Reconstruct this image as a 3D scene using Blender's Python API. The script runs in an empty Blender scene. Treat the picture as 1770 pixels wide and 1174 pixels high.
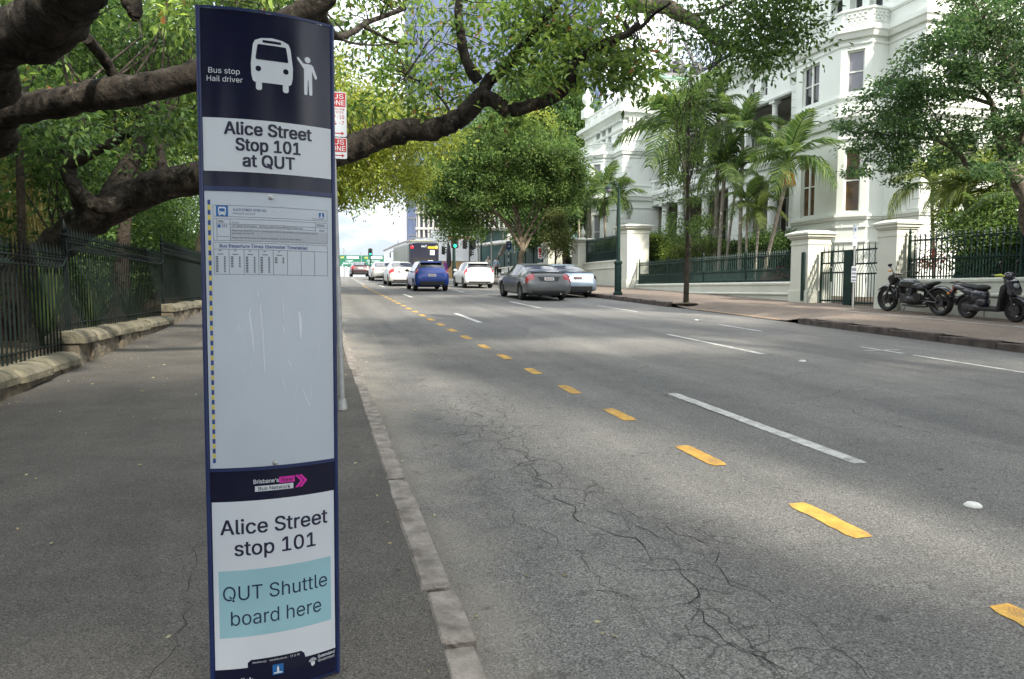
import bpy, bmesh, math, random
import numpy as np
from mathutils import Vector, Matrix, Euler
R = math.radians
random.seed(7)
rng = np.random.default_rng(11)
scene = bpy.context.scene
COL = scene.collection

# ---------------------------------------------------------------- camera
EYE = 1.42
FPX, PW, PH = 1220.0, 1770.0, 1174.0
PITCH, YAW = R(4.079), R(15.578)
cam_d = bpy.data.cameras.new('camera')
cam_d.sensor_width = 36.0
cam_d.lens = FPX / PW * 36.0
cam_d.clip_start = 0.05
cam_d.clip_end = 3000
cam = bpy.data.objects.new('camera', cam_d)
cam.location = (0, 0, EYE)
cam.rotation_euler = (R(90) - PITCH, 0, -YAW)
COL.objects.link(cam)
scene.camera = cam

# ---------------------------------------------------------------- world, sun, exposure
SUN_EL = R(39)
SUN_DIR = Vector((0.36 * math.cos(SUN_EL), -0.933 * math.cos(SUN_EL), math.sin(SUN_EL))).normalized()
world = bpy.data.worlds.new('World')
scene.world = world
world.use_nodes = True
wn, wl = world.node_tree.nodes, world.node_tree.links
wn.clear()
w_out = wn.new('ShaderNodeOutputWorld')
w_bg = wn.new('ShaderNodeBackground')
w_bg.inputs['Strength'].default_value = 0.12
w_sky = wn.new('ShaderNodeTexSky')
w_sky.sky_type = 'NISHITA'
w_sky.sun_disc = False
w_sky.sun_elevation = SUN_EL
w_sky.sun_rotation = math.atan2(SUN_DIR.x, SUN_DIR.y)
w_tc = wn.new('ShaderNodeTexCoord')
w_map = wn.new('ShaderNodeMapping')
w_map.inputs['Scale'].default_value = (2.2, 2.2, 6.0)
w_map.inputs['Location'].default_value = (0.35, 0.1, 0.4)
w_noise = wn.new('ShaderNodeTexNoise')
w_noise.inputs['Scale'].default_value = 1.6
w_noise.inputs['Detail'].default_value = 7
w_noise.inputs['Roughness'].default_value = 0.55
w_ramp = wn.new('ShaderNodeValToRGB')
w_ramp.color_ramp.elements[0].position = 0.30
w_ramp.color_ramp.elements[0].color = (0.45, 0.45, 0.45, 1)
w_ramp.color_ramp.elements[1].position = 0.56
w_ramp.color_ramp.elements[1].color = (1, 1, 1, 1)
w_mix = wn.new('ShaderNodeMixRGB')
w_n2 = wn.new('ShaderNodeTexNoise')
w_n2.inputs['Scale'].default_value = 2.3
w_n2.inputs['Detail'].default_value = 6
w_r2 = wn.new('ShaderNodeValToRGB')
w_r2.color_ramp.elements[0].position = 0.40
w_r2.color_ramp.elements[0].color = (0.34, 0.385, 0.45, 1)
w_r2.color_ramp.elements[1].position = 0.64
w_r2.color_ramp.elements[1].color = (1, 1, 1, 1)
w_cl = wn.new('ShaderNodeMixRGB')
w_cl.blend_type = 'MULTIPLY'
w_cl.inputs['Fac'].default_value = 1.0
w_cl.inputs['Color1'].default_value = (15.0, 15.0, 14.9, 1)
wl.new(w_map.outputs['Vector'], w_n2.inputs['Vector'])
wl.new(w_n2.outputs['Fac'], w_r2.inputs['Fac'])
wl.new(w_r2.outputs['Color'], w_cl.inputs['Color2'])
wl.new(w_cl.outputs['Color'], w_mix.inputs['Color2'])
wl.new(w_tc.outputs['Generated'], w_map.inputs['Vector'])
wl.new(w_map.outputs['Vector'], w_noise.inputs['Vector'])
wl.new(w_noise.outputs['Fac'], w_ramp.inputs['Fac'])
wl.new(w_ramp.outputs['Color'], w_mix.inputs['Fac'])
wl.new(w_sky.outputs['Color'], w_mix.inputs['Color1'])
# an overcast sky is about three times brighter overhead than at the horizon
w_sep = wn.new('ShaderNodeSeparateXYZ')
w_mr = wn.new('ShaderNodeMapRange')
w_mr.inputs['From Min'].default_value = 0.0
w_mr.inputs['From Max'].default_value = 0.75
w_mr.inputs['To Min'].default_value = 0.42
w_mr.inputs['To Max'].default_value = 1.0
w_mul = wn.new('ShaderNodeVectorMath')
w_mul.operation = 'SCALE'
wl.new(w_tc.outputs['Generated'], w_sep.inputs['Vector'])
wl.new(w_sep.outputs['Z'], w_mr.inputs['Value'])
wl.new(w_mix.outputs['Color'], w_mul.inputs[0])
wl.new(w_mr.outputs['Result'], w_mul.inputs['Scale'])
wl.new(w_mul.outputs['Vector'], w_bg.inputs['Color'])
wl.new(w_bg.outputs['Background'], w_out.inputs['Surface'])

sun_d = bpy.data.lights.new('sun', 'SUN')
sun_d.energy = 3.2
sun_d.angle = R(2.5)
sun_d.color = (1.0, 0.93, 0.80)
sun = bpy.data.objects.new('sun', sun_d)
sun.rotation_euler = (-SUN_DIR).to_track_quat('-Z', 'Y').to_euler()
sun.location = (20, -20, 40)
COL.objects.link(sun)

scene.view_settings.view_transform = 'Standard'
scene.view_settings.look = 'None'
scene.view_settings.exposure = 1.50
scene.view_settings.gamma = 1.0
scene.cycles.max_bounces = 6
scene.cycles.diffuse_bounces = 3
scene.cycles.glossy_bounces = 3
scene.cycles.transmission_bounces = 3
scene.cycles.transparent_max_bounces = 4
scene.cycles.sample_clamp_indirect = 6.0
scene.cycles.use_denoising = True

# ---------------------------------------------------------------- helpers
def gz(y):
    "height of the road surface: 3.8 per cent uphill, rolling over a crest"
    if y < 62: return 0.038 * y
    if y < 92:
        t = (y - 62) / 30.0
        return 0.038 * 62 + 30 * (0.038 * t - 0.5 * 0.050 * t * t)
    return gz(91.9999) - 0.012 * (y - 92)

def ray(px, py):
    r = (px - PW / 2) / FPX; u = -(py - PH / 2) / FPX
    c, s = math.cos(PITCH), math.sin(PITCH)
    f = c + u * s; up = -s + u * c
    return Vector((r * math.cos(YAW) + f * math.sin(YAW), -r * math.sin(YAW) + f * math.cos(YAW), up))
def at(px, py, d):
    "point of the scene seen in a pixel of the photograph, d metres in front of the viewer"
    return ray(px, py) * d + Vector((0, 0, EYE))

def tag(o, label=None, cat=None, group=None, kind=None):
    if label: o['label'] = label
    if cat: o['category'] = cat
    if group: o['group'] = group
    if kind: o['kind'] = kind
    return o
def empty(name, loc, label=None, cat=None, group=None, rotz=0, rot=None):
    o = bpy.data.objects.new(name, None)
    o.empty_display_size = 0.2
    o.location = loc
    o.rotation_euler = rot if rot else (0, 0, rotz)
    COL.objects.link(o)
    return tag(o, label, cat, group)
def mtx(o):
    return Matrix.LocRotScale(o.location, o.rotation_euler, o.scale)
def copy_tree(o, parent=None):
    c = o.copy(); COL.objects.link(c)
    if parent: c.parent = parent
    for ch in list(o.children):
        copy_tree(ch, c)
    return c

class MB:
    "collects boxes, tubes, lathes and prisms for one mesh"
    def __init__(s): s.v = []; s.f = []; s.m = []
    def add(s, vs, fs, mi=0):
        b = len(s.v)
        s.v += [tuple(p) for p in vs]
        s.f += [tuple(i + b for i in f) for f in fs]
        s.m += [mi] * len(fs)
    def box(s, c, d, rz=0, mi=0, M=None):
        x, y, z = d[0] / 2, d[1] / 2, d[2] / 2
        P = [Vector(p) for p in ((-x,-y,-z),(x,-y,-z),(x,y,-z),(-x,y,-z),(-x,-y,z),(x,-y,z),(x,y,z),(-x,y,z))]
        if M: P = [M @ p for p in P]
        elif rz:
            m = Matrix.Rotation(rz, 3, 'Z'); P = [m @ p for p in P]
        c = Vector(c)
        s.add([p + c for p in P], [(0,3,2,1),(4,5,6,7),(0,1,5,4),(1,2,6,5),(2,3,7,6),(3,0,4,7)], mi)
    def bx(s, x0, x1, y0, y1, z0, z1, mi=0):
        s.box(((x0+x1)/2, (y0+y1)/2, (z0+z1)/2), (x1-x0, y1-y0, z1-z0), 0, mi)
    def tube(s, pts, rad, n=8, mi=0, caps=True):
        pts = [Vector(p) for p in pts]
        if not hasattr(rad, '__len__'): rad = [rad] * len(pts)
        rings = []
        t0 = (pts[1] - pts[0]).normalized()
        a = Vector((0, 0, 1)) if abs(t0.z) < 0.9 else Vector((1, 0, 0))
        u = t0.cross(a).normalized()
        vs = []
        for i, p in enumerate(pts):
            t = (pts[min(i+1, len(pts)-1)] - pts[max(i-1, 0)])
            if t.length < 1e-9: t = t0
            t = t.normalized()
            u = (u - t * u.dot(t)).normalized()
            w = t.cross(u)
            for k in range(n):
                an = 2 * math.pi * k / n
                vs.append(p + (u * math.cos(an) + w * math.sin(an)) * rad[i])
        fs = []
        for i in range(len(pts) - 1):
            for k in range(n):
                a0 = i * n + k; a1 = i * n + (k + 1) % n
                fs.append((a0, a1, a1 + n, a0 + n))
        if caps:
            fs.append(tuple(reversed(range(n))))
            fs.append(tuple(range((len(pts)-1)*n, len(pts)*n)))
        s.add(vs, fs, mi)
    def lathe(s, prof, c=(0,0,0), n=16, mi=0, axis='Z', caps=True):
        vs = []; c = Vector(c)
        for r, z in prof:
            for k in range(n):
                an = 2 * math.pi * k / n
                p = (r * math.cos(an), r * math.sin(an), z)
                if axis == 'X': p = (p[2], p[0], p[1])
                if axis == 'Y': p = (p[1], p[2], p[0])
                vs.append(c + Vector(p))
        fs = []
        for i in range(len(prof) - 1):
            for k in range(n):
                a0 = i*n+k; a1 = i*n+(k+1) % n
                fs.append((a0, a1, a1+n, a0+n))
        if caps:
            fs.append(tuple(reversed(range(n)))); fs.append(tuple(range((len(prof)-1)*n, len(prof)*n)))
        s.add(vs, fs, mi)
    def prism(s, poly, T, h, mi=0):
        "poly: 2D points, T: function (u,v,w)->3D, extruded from w=0 to w=h"
        n = len(poly)
        vs = [T(u, v, 0) for u, v in poly] + [T(u, v, h) for u, v in poly]
        fs = [tuple(reversed(range(n))), tuple(range(n, 2*n))]
        fs += [(i, (i+1) % n, n + (i+1) % n, n + i) for i in range(n)]
        s.add(vs, fs, mi)
    def ball(s, c, r, n=10, m=7, mi=0, M=None):
        if not hasattr(r, '__len__'): r = (r, r, r)
        vs = []; c = Vector(c)
        for i in range(m + 1):
            th = math.pi * i / m
            for k in range(n):
                ph = 2 * math.pi * k / n
                p = Vector((r[0]*math.sin(th)*math.cos(ph), r[1]*math.sin(th)*math.sin(ph), r[2]*math.cos(th)))
                if M: p = M @ p
                vs.append(c + p)
        fs = [(i*n+k, (i+1)*n+k, (i+1)*n+(k+1) % n, i*n+(k+1) % n) for i in range(m) for k in range(n)]
        s.add(vs, fs, mi)
    def quad(s, a, b, c, d, mi=0): s.add([a, b, c, d], [(0,1,2,3)], mi)
    def build(s, name, mats, parent=None, world=False, smooth=None, bevel=0, recalc=True, lab=None):
        me = bpy.data.meshes.new(name)
        vs = s.v
        if world and parent is not None:
            inv = mtx(parent)
            p = parent.parent
            while p is not None:
                inv = mtx(p) @ inv; p = p.parent
            inv = inv.inverted()
            vs = [inv @ Vector(v) for v in vs]
        me.from_pydata([tuple(v) for v in vs], [], s.f)
        if not isinstance(mats, (list, tuple)): mats = [mats]
        for m in mats: me.materials.append(m)
        if len(mats) > 1: me.polygons.foreach_set('material_index', s.m)
        if recalc:
            bm = bmesh.new(); bm.from_mesh(me)
            bmesh.ops.recalc_face_normals(bm, faces=bm.faces)
            bm.to_mesh(me); bm.free()
        if smooth:
            me.polygons.foreach_set('use_smooth', [True] * len(me.polygons))
            try: me.set_sharp_from_angle(angle=R(smooth))
            except Exception: pass
        me.update()
        o = bpy.data.objects.new(name, me)
        COL.objects.link(o)
        if parent is not None: o.parent = parent
        if bevel:
            b = o.modifiers.new('bevel', 'BEVEL'); b.width = bevel; b.segments = 2; b.limit_method = 'ANGLE'; b.angle_limit = R(40)
        if lab: o['label'] = lab
        return o

def np_mesh(name, V, F, mat, parent=None):
    "fast mesh from numpy arrays, faces all of one size"
    me = bpy.data.meshes.new(name)
    nv, nf, k = len(V), len(F), F.shape[1]
    me.vertices.add(nv); me.vertices.foreach_set('co', np.ascontiguousarray(V, dtype=np.float32).ravel())
    me.loops.add(nf * k); me.loops.foreach_set('vertex_index', np.ascontiguousarray(F, dtype=np.int32).ravel())
    me.polygons.add(nf)
    me.polygons.foreach_set('loop_start', np.arange(0, nf * k, k, dtype=np.int32))
    me.update(calc_edges=True)
    me.materials.append(mat)
    o = bpy.data.objects.new(name, me); COL.objects.link(o)
    if parent is not None: o.parent = parent
    return o

# ---------------------------------------------------------------- materials
def new_mat(name):
    m = bpy.data.materials.new(name); m.use_nodes = True
    nt = m.node_tree
    return m, nt.nodes, nt.links, nt.nodes['Principled BSDF']
_mats = {}
def pm(name, col, rough=0.6, var=0.12, scale=4.0, bump=0.0, bscale=60.0, metal=0.0, spec=0.5, coat=0.0, col2=None, detail=5, emit=None, dirt=0.0):
    "procedural principled material: base colour varied by noise, optional bump and dirt"
    if name in _mats: return _mats[name]
    m, n, l, b = new_mat(name)
    b.inputs['Roughness'].default_value = rough
    b.inputs['Metallic'].default_value = metal
    b.inputs['Specular IOR Level'].default_value = spec
    b.inputs['Coat Weight'].default_value = coat
    b.inputs['Coat Roughness'].default_value = 0.05
    tc = n.new('ShaderNodeTexCoord')
    no = n.new('ShaderNodeTexNoise'); no.inputs['Scale'].default_value = scale; no.inputs['Detail'].default_value = detail
    l.new(tc.outputs['Object'], no.inputs['Vector'])
    rp = n.new('ShaderNodeValToRGB')
    c1 = col; c2 = col2 or tuple(min(1, c * (1 + var)) for c in col)
    if not col2: c1 = tuple(c * (1 - var) for c in col)
    rp.color_ramp.elements[0].position = 0.32; rp.color_ramp.elements[0].color = (*c1, 1)
    rp.color_ramp.elements[1].position = 0.68; rp.color_ramp.elements[1].color = (*c2, 1)
    l.new(no.outputs['Fac'], rp.inputs['Fac'])
    out = rp.outputs['Color']
    if dirt:
        n2 = n.new('ShaderNodeTexNoise'); n2.inputs['Scale'].default_value = scale * 0.35; n2.inputs['Detail'].default_value = 8; n2.inputs['Roughness'].default_value = 0.7
        mp = n.new('ShaderNodeMapping'); mp.inputs['Scale'].default_value = (1, 1, 0.22)
        l.new(tc.outputs['Object'], mp.inputs['Vector']); l.new(mp.outputs['Vector'], n2.inputs['Vector'])
        r2 = n.new('ShaderNodeValToRGB'); r2.color_ramp.elements[0].position = 0.5; r2.color_ramp.elements[0].color = (0,0,0,1)
        r2.color_ramp.elements[1].position = 0.75; r2.color_ramp.elements[1].color = (dirt, dirt, dirt, 1)
        l.new(n2.outputs['Fac'], r2.inputs['Fac'])
        mx = n.new('ShaderNodeMixRGB'); mx.inputs['Color2'].default_value = (0.16, 0.145, 0.115, 1)
        l.new(r2.outputs['Color'], mx.inputs['Fac']); l.new(out, mx.inputs['Color1']); out = mx.outputs['Color']
    l.new(out, b.inputs['Base Color'])
    if bump:
        nb = n.new('ShaderNodeTexNoise'); nb.inputs['Scale'].default_value = bscale; nb.inputs['Detail'].default_value = 4
        l.new(tc.outputs['Object'], nb.inputs['Vector'])
        bp = n.new('ShaderNodeBump'); bp.inputs['Strength'].default_value = bump; bp.inputs['Distance'].default_value = 0.02
        l.new(nb.outputs['Fac'], bp.inputs['Height']); l.new(bp.outputs['Normal'], b.inputs['Normal'])
    if emit:
        b.inputs['Emission Color'].default_value = (*emit[:3], 1); b.inputs['Emission Strength'].default_value = emit[3]
    _mats[name] = m
    return m

def paint_mat(name, c1, c2, base=(0.075, 0.073, 0.07), wear=0.5):
    "road paint worn through to the stone in specks and scuffed patches"
    m, n, l, b = new_mat(name)
    geo = n.new('ShaderNodeNewGeometry'); P = geo.outputs['Position']
    def noise(s, d, r=0.6):
        x = n.new('ShaderNodeTexNoise'); x.inputs['Scale'].default_value = s; x.inputs['Detail'].default_value = d; x.inputs['Roughness'].default_value = r; l.new(P, x.inputs['Vector']); return x.outputs['Fac']
    def ramp(sock, p0, c0, p1, c1_):
        r = n.new('ShaderNodeValToRGB'); r.color_ramp.elements[0].position = p0; r.color_ramp.elements[0].color = (*c0, 1); r.color_ramp.elements[1].position = p1; r.color_ramp.elements[1].color = (*c1_, 1); l.new(sock, r.inputs['Fac']); return r.outputs['Color']
    col = ramp(noise(9, 5), 0.35, c1, 0.65, c2)
    sm = n.new('ShaderNodeMath'); sm.operation = 'ADD'
    a = n.new('ShaderNodeMath'); a.operation = 'MULTIPLY'; a.inputs[1].default_value = 0.5
    l.new(noise(130, 3), a.inputs[0])
    c = n.new('ShaderNodeMath'); c.operation = 'MULTIPLY'; c.inputs[1].default_value = 0.5
    l.new(noise(5, 6, 0.7), c.inputs[0]); l.new(a.outputs[0], sm.inputs[0]); l.new(c.outputs[0], sm.inputs[1])
    f = ramp(sm.outputs[0], 0.515, (0, 0, 0), 0.58, (wear, wear, wear))
    mx = n.new('ShaderNodeMixRGB'); mx.inputs['Color2'].default_value = (*base, 1); l.new(f, mx.inputs['Fac']); l.new(col, mx.inputs['Color1'])
    l.new(mx.outputs['Color'], b.inputs['Base Color']); b.inputs['Roughness'].default_value = 0.8
    bp = n.new('ShaderNodeBump'); bp.inputs['Strength'].default_value = 0.3; bp.inputs['Distance'].default_value = 0.01; l.new(a.outputs[0], bp.inputs['Height']); l.new(bp.outputs['Normal'], b.inputs['Normal'])
    _mats[name] = m
    return m

def leaf_mat(name, c_dark, c_mid, c_light, trans=0.35, rough=0.45, odd=None):
    if name in _mats: return _mats[name]
    m, n, l, b = new_mat(name)
    geo = n.new('ShaderNodeNewGeometry')
    rp = n.new('ShaderNodeValToRGB')
    e = rp.color_ramp.elements
    e[0].position = 0.0; e[0].color = (*c_dark, 1)
    e[1].position = 1.0; e[1].color = (*c_light, 1)
    x = e.new(0.5); x.color = (*c_mid, 1)
    if odd:
        x = e.new(0.975); x.color = (*c_light, 1)
        x = e.new(0.985); x.color = (*odd, 1)
        e[len(e)-1].color = (*odd, 1)
    l.new(geo.outputs['Random Per Island'], rp.inputs['Fac'])
    tc = n.new('ShaderNodeTexCoord')
    no = n.new('ShaderNodeTexNoise'); no.inputs['Scale'].default_value = 0.8; no.inputs['Detail'].default_value = 3
    l.new(tc.outputs['Object'], no.inputs['Vector'])
    hs = n.new('ShaderNodeHueSaturation')
    mr = n.new('ShaderNodeMapRange'); mr.inputs['From Min'].default_value = 0.3; mr.inputs['From Max'].default_value = 0.7
    mr.inputs['To Min'].default_value = 0.55; mr.inputs['To Max'].default_value = 1.4
    l.new(no.outputs['Fac'], mr.inputs['Value']); l.new(mr.outputs['Result'], hs.inputs['Value'])
    hs.inputs['Saturation'].default_value = 0.86
    l.new(rp.outputs['Color'], hs.inputs['Color'])
    l.new(hs.outputs['Color'], b.inputs['Base Color'])
    b.inputs['Roughness'].default_value = rough + 0.08
    b.inputs['Specular IOR Level'].default_value = 0.22
    tr = n.new('ShaderNodeBsdfTranslucent')
    hs2 = n.new('ShaderNodeHueSaturation'); hs2.inputs['Hue'].default_value = 0.485; hs2.inputs['Saturation'].default_value = 1.1; hs2.inputs['Value'].default_value = 2.1
    l.new(hs.outputs['Color'], hs2.inputs['Color']); l.new(hs2.outputs['Color'], tr.inputs['Color'])
    mx = n.new('ShaderNodeMixShader'); mx.inputs['Fac'].default_value = trans
    l.new(b.outputs['BSDF'], mx.inputs[1]); l.new(tr.outputs['BSDF'], mx.inputs[2])
    l.new(mx.outputs['Shader'], n['Material Output'].inputs['Surface'])
    _mats[name] = m
    return m

def bark_mat(name, c1, c2, scale=9.0, blotch=0.5):
    if name in _mats: return _mats[name]
    m, n, l, b = new_mat(name)
    tc = n.new('ShaderNodeTexCoord')
    no = n.new('ShaderNodeTexNoise'); no.inputs['Scale'].default_value = scale; no.inputs['Detail'].default_value = 9; no.inputs['Roughness'].default_value = 0.68
    l.new(tc.outputs['Object'], no.inputs['Vector'])
    vo = n.new('ShaderNodeTexNoise'); vo.inputs['Scale'].default_value = scale * 0.33; vo.inputs['Detail'].default_value = 8; vo.inputs['Roughness'].default_value = 0.7
    l.new(tc.outputs['Object'], vo.inputs['Vector'])
    mxv = n.new('ShaderNodeMixRGB'); mxv.inputs['Fac'].default_value = blotch
    l.new(no.outputs['Fac'], mxv.inputs['Color1']); l.new(vo.outputs['Fac'], mxv.inputs['Color2'])
    rp = n.new('ShaderNodeValToRGB')
    rp.color_ramp.elements[0].position = 0.40; rp.color_ramp.elements[0].color = (*c1, 1)
    rp.color_ramp.elements[1].position = 0.62; rp.color_ramp.elements[1].color = (*c2, 1)
    l.new(mxv.outputs['Color'], rp.inputs['Fac'])
    # pale lichen in blotches with ragged edges
    n3 = n.new('ShaderNodeTexNoise'); n3.inputs['Scale'].default_value = scale * 0.55; n3.inputs['Detail'].default_value = 10; n3.inputs['Roughness'].default_value = 0.75
    l.new(tc.outputs['Object'], n3.inputs['Vector'])
    r3 = n.new('ShaderNodeValToRGB'); r3.color_ramp.elements[0].position = 0.56; r3.color_ramp.elements[0].color = (0, 0, 0, 1)
    r3.color_ramp.elements[1].position = 0.66; r3.color_ramp.elements[1].color = (0.75, 0.75, 0.75, 1)
    l.new(n3.outputs['Fac'], r3.inputs['Fac'])
    ml = n.new('ShaderNodeMixRGB'); ml.inputs['Color2'].default_value = (c2[0] * 2.3, c2[1] * 2.4, c2[2] * 2.4, 1)
    l.new(r3.outputs['Color'], ml.inputs['Fac']); l.new(rp.outputs['Color'], ml.inputs['Color1'])
    l.new(ml.outputs['Color'], b.inputs['Base Color'])
    b.inputs['Roughness'].default_value = 0.9; b.inputs['Specular IOR Level'].default_value = 0.2
    bp = n.new('ShaderNodeBump'); bp.inputs['Strength'].default_value = 1.0; bp.inputs['Distance'].default_value = 0.06
    l.new(no.outputs['Fac'], bp.inputs['Height']); l.new(bp.outputs['Normal'], b.inputs['Normal'])
    _mats[name] = m
    return m

def ground_mat(name, c_base, c_speck, speck=110.0, crack=0.0, stain=0.25, bump=0.35, gutter=None, warm=None, cells=None):
    "bituminous or paved ground in scene coordinates: aggregate speckle, stains, fine cracking along one band"
    m, n, l, b = new_mat(name)
    geo = n.new('ShaderNodeNewGeometry')
    P = geo.outputs['Position']
    def noise(s, d=4, r=0.5, vec=None):
        x = n.new('ShaderNodeTexNoise'); x.inputs['Scale'].default_value = s; x.inputs['Detail'].default_value = d; x.inputs['Roughness'].default_value = r
        l.new(vec or P, x.inputs['Vector']); return x
    def ramp(sock, p0, c0, p1, c1):
        r = n.new('ShaderNodeValToRGB'); r.color_ramp.elements[0].position = p0; r.color_ramp.elements[0].color = (*c0, 1)
        r.color_ramp.elements[1].position = p1; r.color_ramp.elements[1].color = (*c1, 1)
        l.new(sock, r.inputs['Fac']); return r.outputs['Color']
    def mix(f, a, c, typ='MIX'):
        x = n.new('ShaderNodeMixRGB'); x.blend_type = typ
        for s, k in ((f, 'Fac'), (a, 'Color1'), (c, 'Color2')):
            if isinstance(s, (int, float)): x.inputs[k].default_value = s
            elif isinstance(s, tuple): x.inputs[k].default_value = (*s, 1)
            else: l.new(s, x.inputs[k])
        return x.outputs['Color']
    def math_(op, a, c=None):
        x = n.new('ShaderNodeMath'); x.operation = op
        for i, s in enumerate((a, c)):
            if s is None: continue
            if isinstance(s, (int, float)): x.inputs[i].default_value = s
            else: l.new(s, x.inputs[i])
        return x.outputs[0]
    n1 = noise(speck, 3, 0.6)
    dark = tuple(c * 0.55 for c in c_base)
    col = ramp(n1.outputs['Fac'], 0.36, dark, 0.66, c_speck)
    vor = n.new('ShaderNodeTexVoronoi'); vor.inputs['Scale'].default_value = speck * 0.9; l.new(P, vor.inputs['Vector'])
    sep = n.new('ShaderNodeSeparateColor'); l.new(vor.outputs['Color'], sep.inputs['Color'])
    col = mix(ramp(sep.outputs[0], 0.80, (0,0,0), 0.97, (0.32,0.32,0.32)), col, tuple(min(1, c*1.7) for c in c_speck))
    col = mix(ramp(sep.outputs[1], 0.80, (0,0,0), 0.95, (0.4,0.4,0.4)), col, tuple(c*0.3 for c in c_base))
    n2 = noise(0.55, 6, 0.6)
    col = mix(stain, col, ramp(n2.outputs['Fac'], 0.35, (0.55,0.55,0.55), 0.65, (1.25,1.22,1.17)), 'MULTIPLY') if stain else col
    if crack:
        tr = n.new('ShaderNodeVectorMath'); tr.operation = 'MULTIPLY'; l.new(P, tr.inputs[0]); tr.inputs[1].default_value = (1.0, 0.045, 0.3)
        nt_ = noise(1.15, 4, 0.55, tr.outputs['Vector'])
        col = mix(0.85, col, ramp(nt_.outputs['Fac'], 0.36, (0.74,0.74,0.75), 0.64, (1.16,1.15,1.13)), 'MULTIPLY')
        nd = noise(7.0, 2, 0.4)
        col = mix(ramp(nd.outputs['Fac'], 0.70, (0,0,0), 0.76, (0.55,0.55,0.55)), col, tuple(c * 0.3 for c in c_base))
        # straight-edged repair patches of a slightly different mix
        pv = n.new('ShaderNodeVectorMath'); pv.operation = 'MULTIPLY'; l.new(P, pv.inputs[0]); pv.inputs[1].default_value = (0.30, 0.105, 0)
        vp = n.new('ShaderNodeTexVoronoi'); vp.distance = 'CHEBYCHEV'; vp.inputs['Scale'].default_value = 1.0; l.new(pv.outputs['Vector'], vp.inputs['Vector'])
        sp = n.new('ShaderNodeSeparateColor'); l.new(vp.outputs['Color'], sp.inputs['Color'])
        col = mix(0.7, col, ramp(sp.outputs[0], 0.1, (0.88,0.88,0.89), 0.9, (1.09,1.08,1.07)), 'MULTIPLY')
    n2b = noise(2.7, 5, 0.65)
    col = mix(stain * 0.8, col, ramp(n2b.outputs['Fac'], 0.38, (0.6,0.6,0.6), 0.62, (1.15,1.15,1.13)), 'MULTIPLY')
    xyz = n.new('ShaderNodeSeparateXYZ'); l.new(P, xyz.inputs['Vector'])
    if cells:
        br = n.new('ShaderNodeTexBrick'); br.inputs['Scale'].default_value = cells
        br.inputs['Color1'].default_value = (1,1,1,1); br.inputs['Color2'].default_value = (0.78,0.76,0.75,1); br.inputs['Mortar'].default_value = (0.5,0.48,0.46,1)
        br.inputs['Mortar Size'].default_value = 0.012
        l.new(P, br.inputs['Vector'])
        col = mix(0.7, col, br.outputs['Color'], 'MULTIPLY')
    if gutter is not None:
        # grit and dust gathered in the channel beside the kerb
        d = math_('ABSOLUTE', math_('SUBTRACT', xyz.outputs['X'], gutter))
        nn = noise(1.4, 6, 0.65)
        d2 = math_('ADD', d, math_('MULTIPLY', math_('SUBTRACT', nn.outputs['Fac'], 0.5), 1.5))
        f = ramp(d2, -0.0, (0.30,0.30,0.30), 0.40, (0,0,0))
        col = mix(f, col, tuple(c * k for c, k in zip(c_speck, (1.35, 1.22, 1.02))))
    hgt = n1.outputs['Fac']
    if crack:
        wn_ = noise(3.0, 4, 0.6)
        wv = n.new('ShaderNodeVectorMath'); wv.operation = 'MULTIPLY_ADD'
        l.new(wn_.outputs['Color'], wv.inputs[0]); wv.inputs[1].default_value = (0.28, 0.28, 0); l.new(P, wv.inputs[2])
        acc = None
        for sc, w in ((3.4, 0.024), (7.5, 0.040)):
            vd = n.new('ShaderNodeTexVoronoi'); vd.feature = 'DISTANCE_TO_EDGE'; vd.inputs['Scale'].default_value = sc
            l.new(wv.outputs['Vector'], vd.inputs['Vector'])
            r = ramp(vd.outputs['Distance'], w * 0.25, (1,1,1), w, (0,0,0))
            acc = r if acc is None else mix(0.55, acc, r, 'LIGHTEN')
        nm = noise(1.1, 4, 0.6)
        band = math_('ABSOLUTE', math_('SUBTRACT', xyz.outputs['X'], 1.5))
        band = math_('ADD', band, math_('MULTIPLY', math_('SUBTRACT', nm.outputs['Fac'], 0.5), 2.2))
        bm_ = ramp(band, 0.05, (1,1,1), 0.55, (0,0,0))
        far = ramp(xyz.outputs['Y'], 6.0 / 60, (1,1,1), 9.0 / 60, (0.0,0.0,0.0))
        fy = math_('MULTIPLY', xyz.outputs['Y'], 1 / 60.0)
        n_far = [x for x in n if x.type == 'VALTORGB'][-1]
        l.new(fy, n_far.inputs['Fac'])
        cf = mix(1.0, mix(1.0, acc, bm_, 'MULTIPLY'), far, 'MULTIPLY')
        col = mix(mix(1.0, cf, (crack,)*3, 'MULTIPLY'), col, tuple(c * 0.16 for c in c_base))
    l.new(col, b.inputs['Base Color'])
    b.inputs['Roughness'].default_value = 0.86
    b.inputs['Specular IOR Level'].default_value = 0.35
    bp = n.new('ShaderNodeBump'); bp.inputs['Strength'].default_value = bump; bp.inputs['Distance'].default_value = 0.012
    l.new(hgt, bp.inputs['Height']); l.new(bp.outputs['Normal'], b.inputs['Normal'])
    return m

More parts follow.
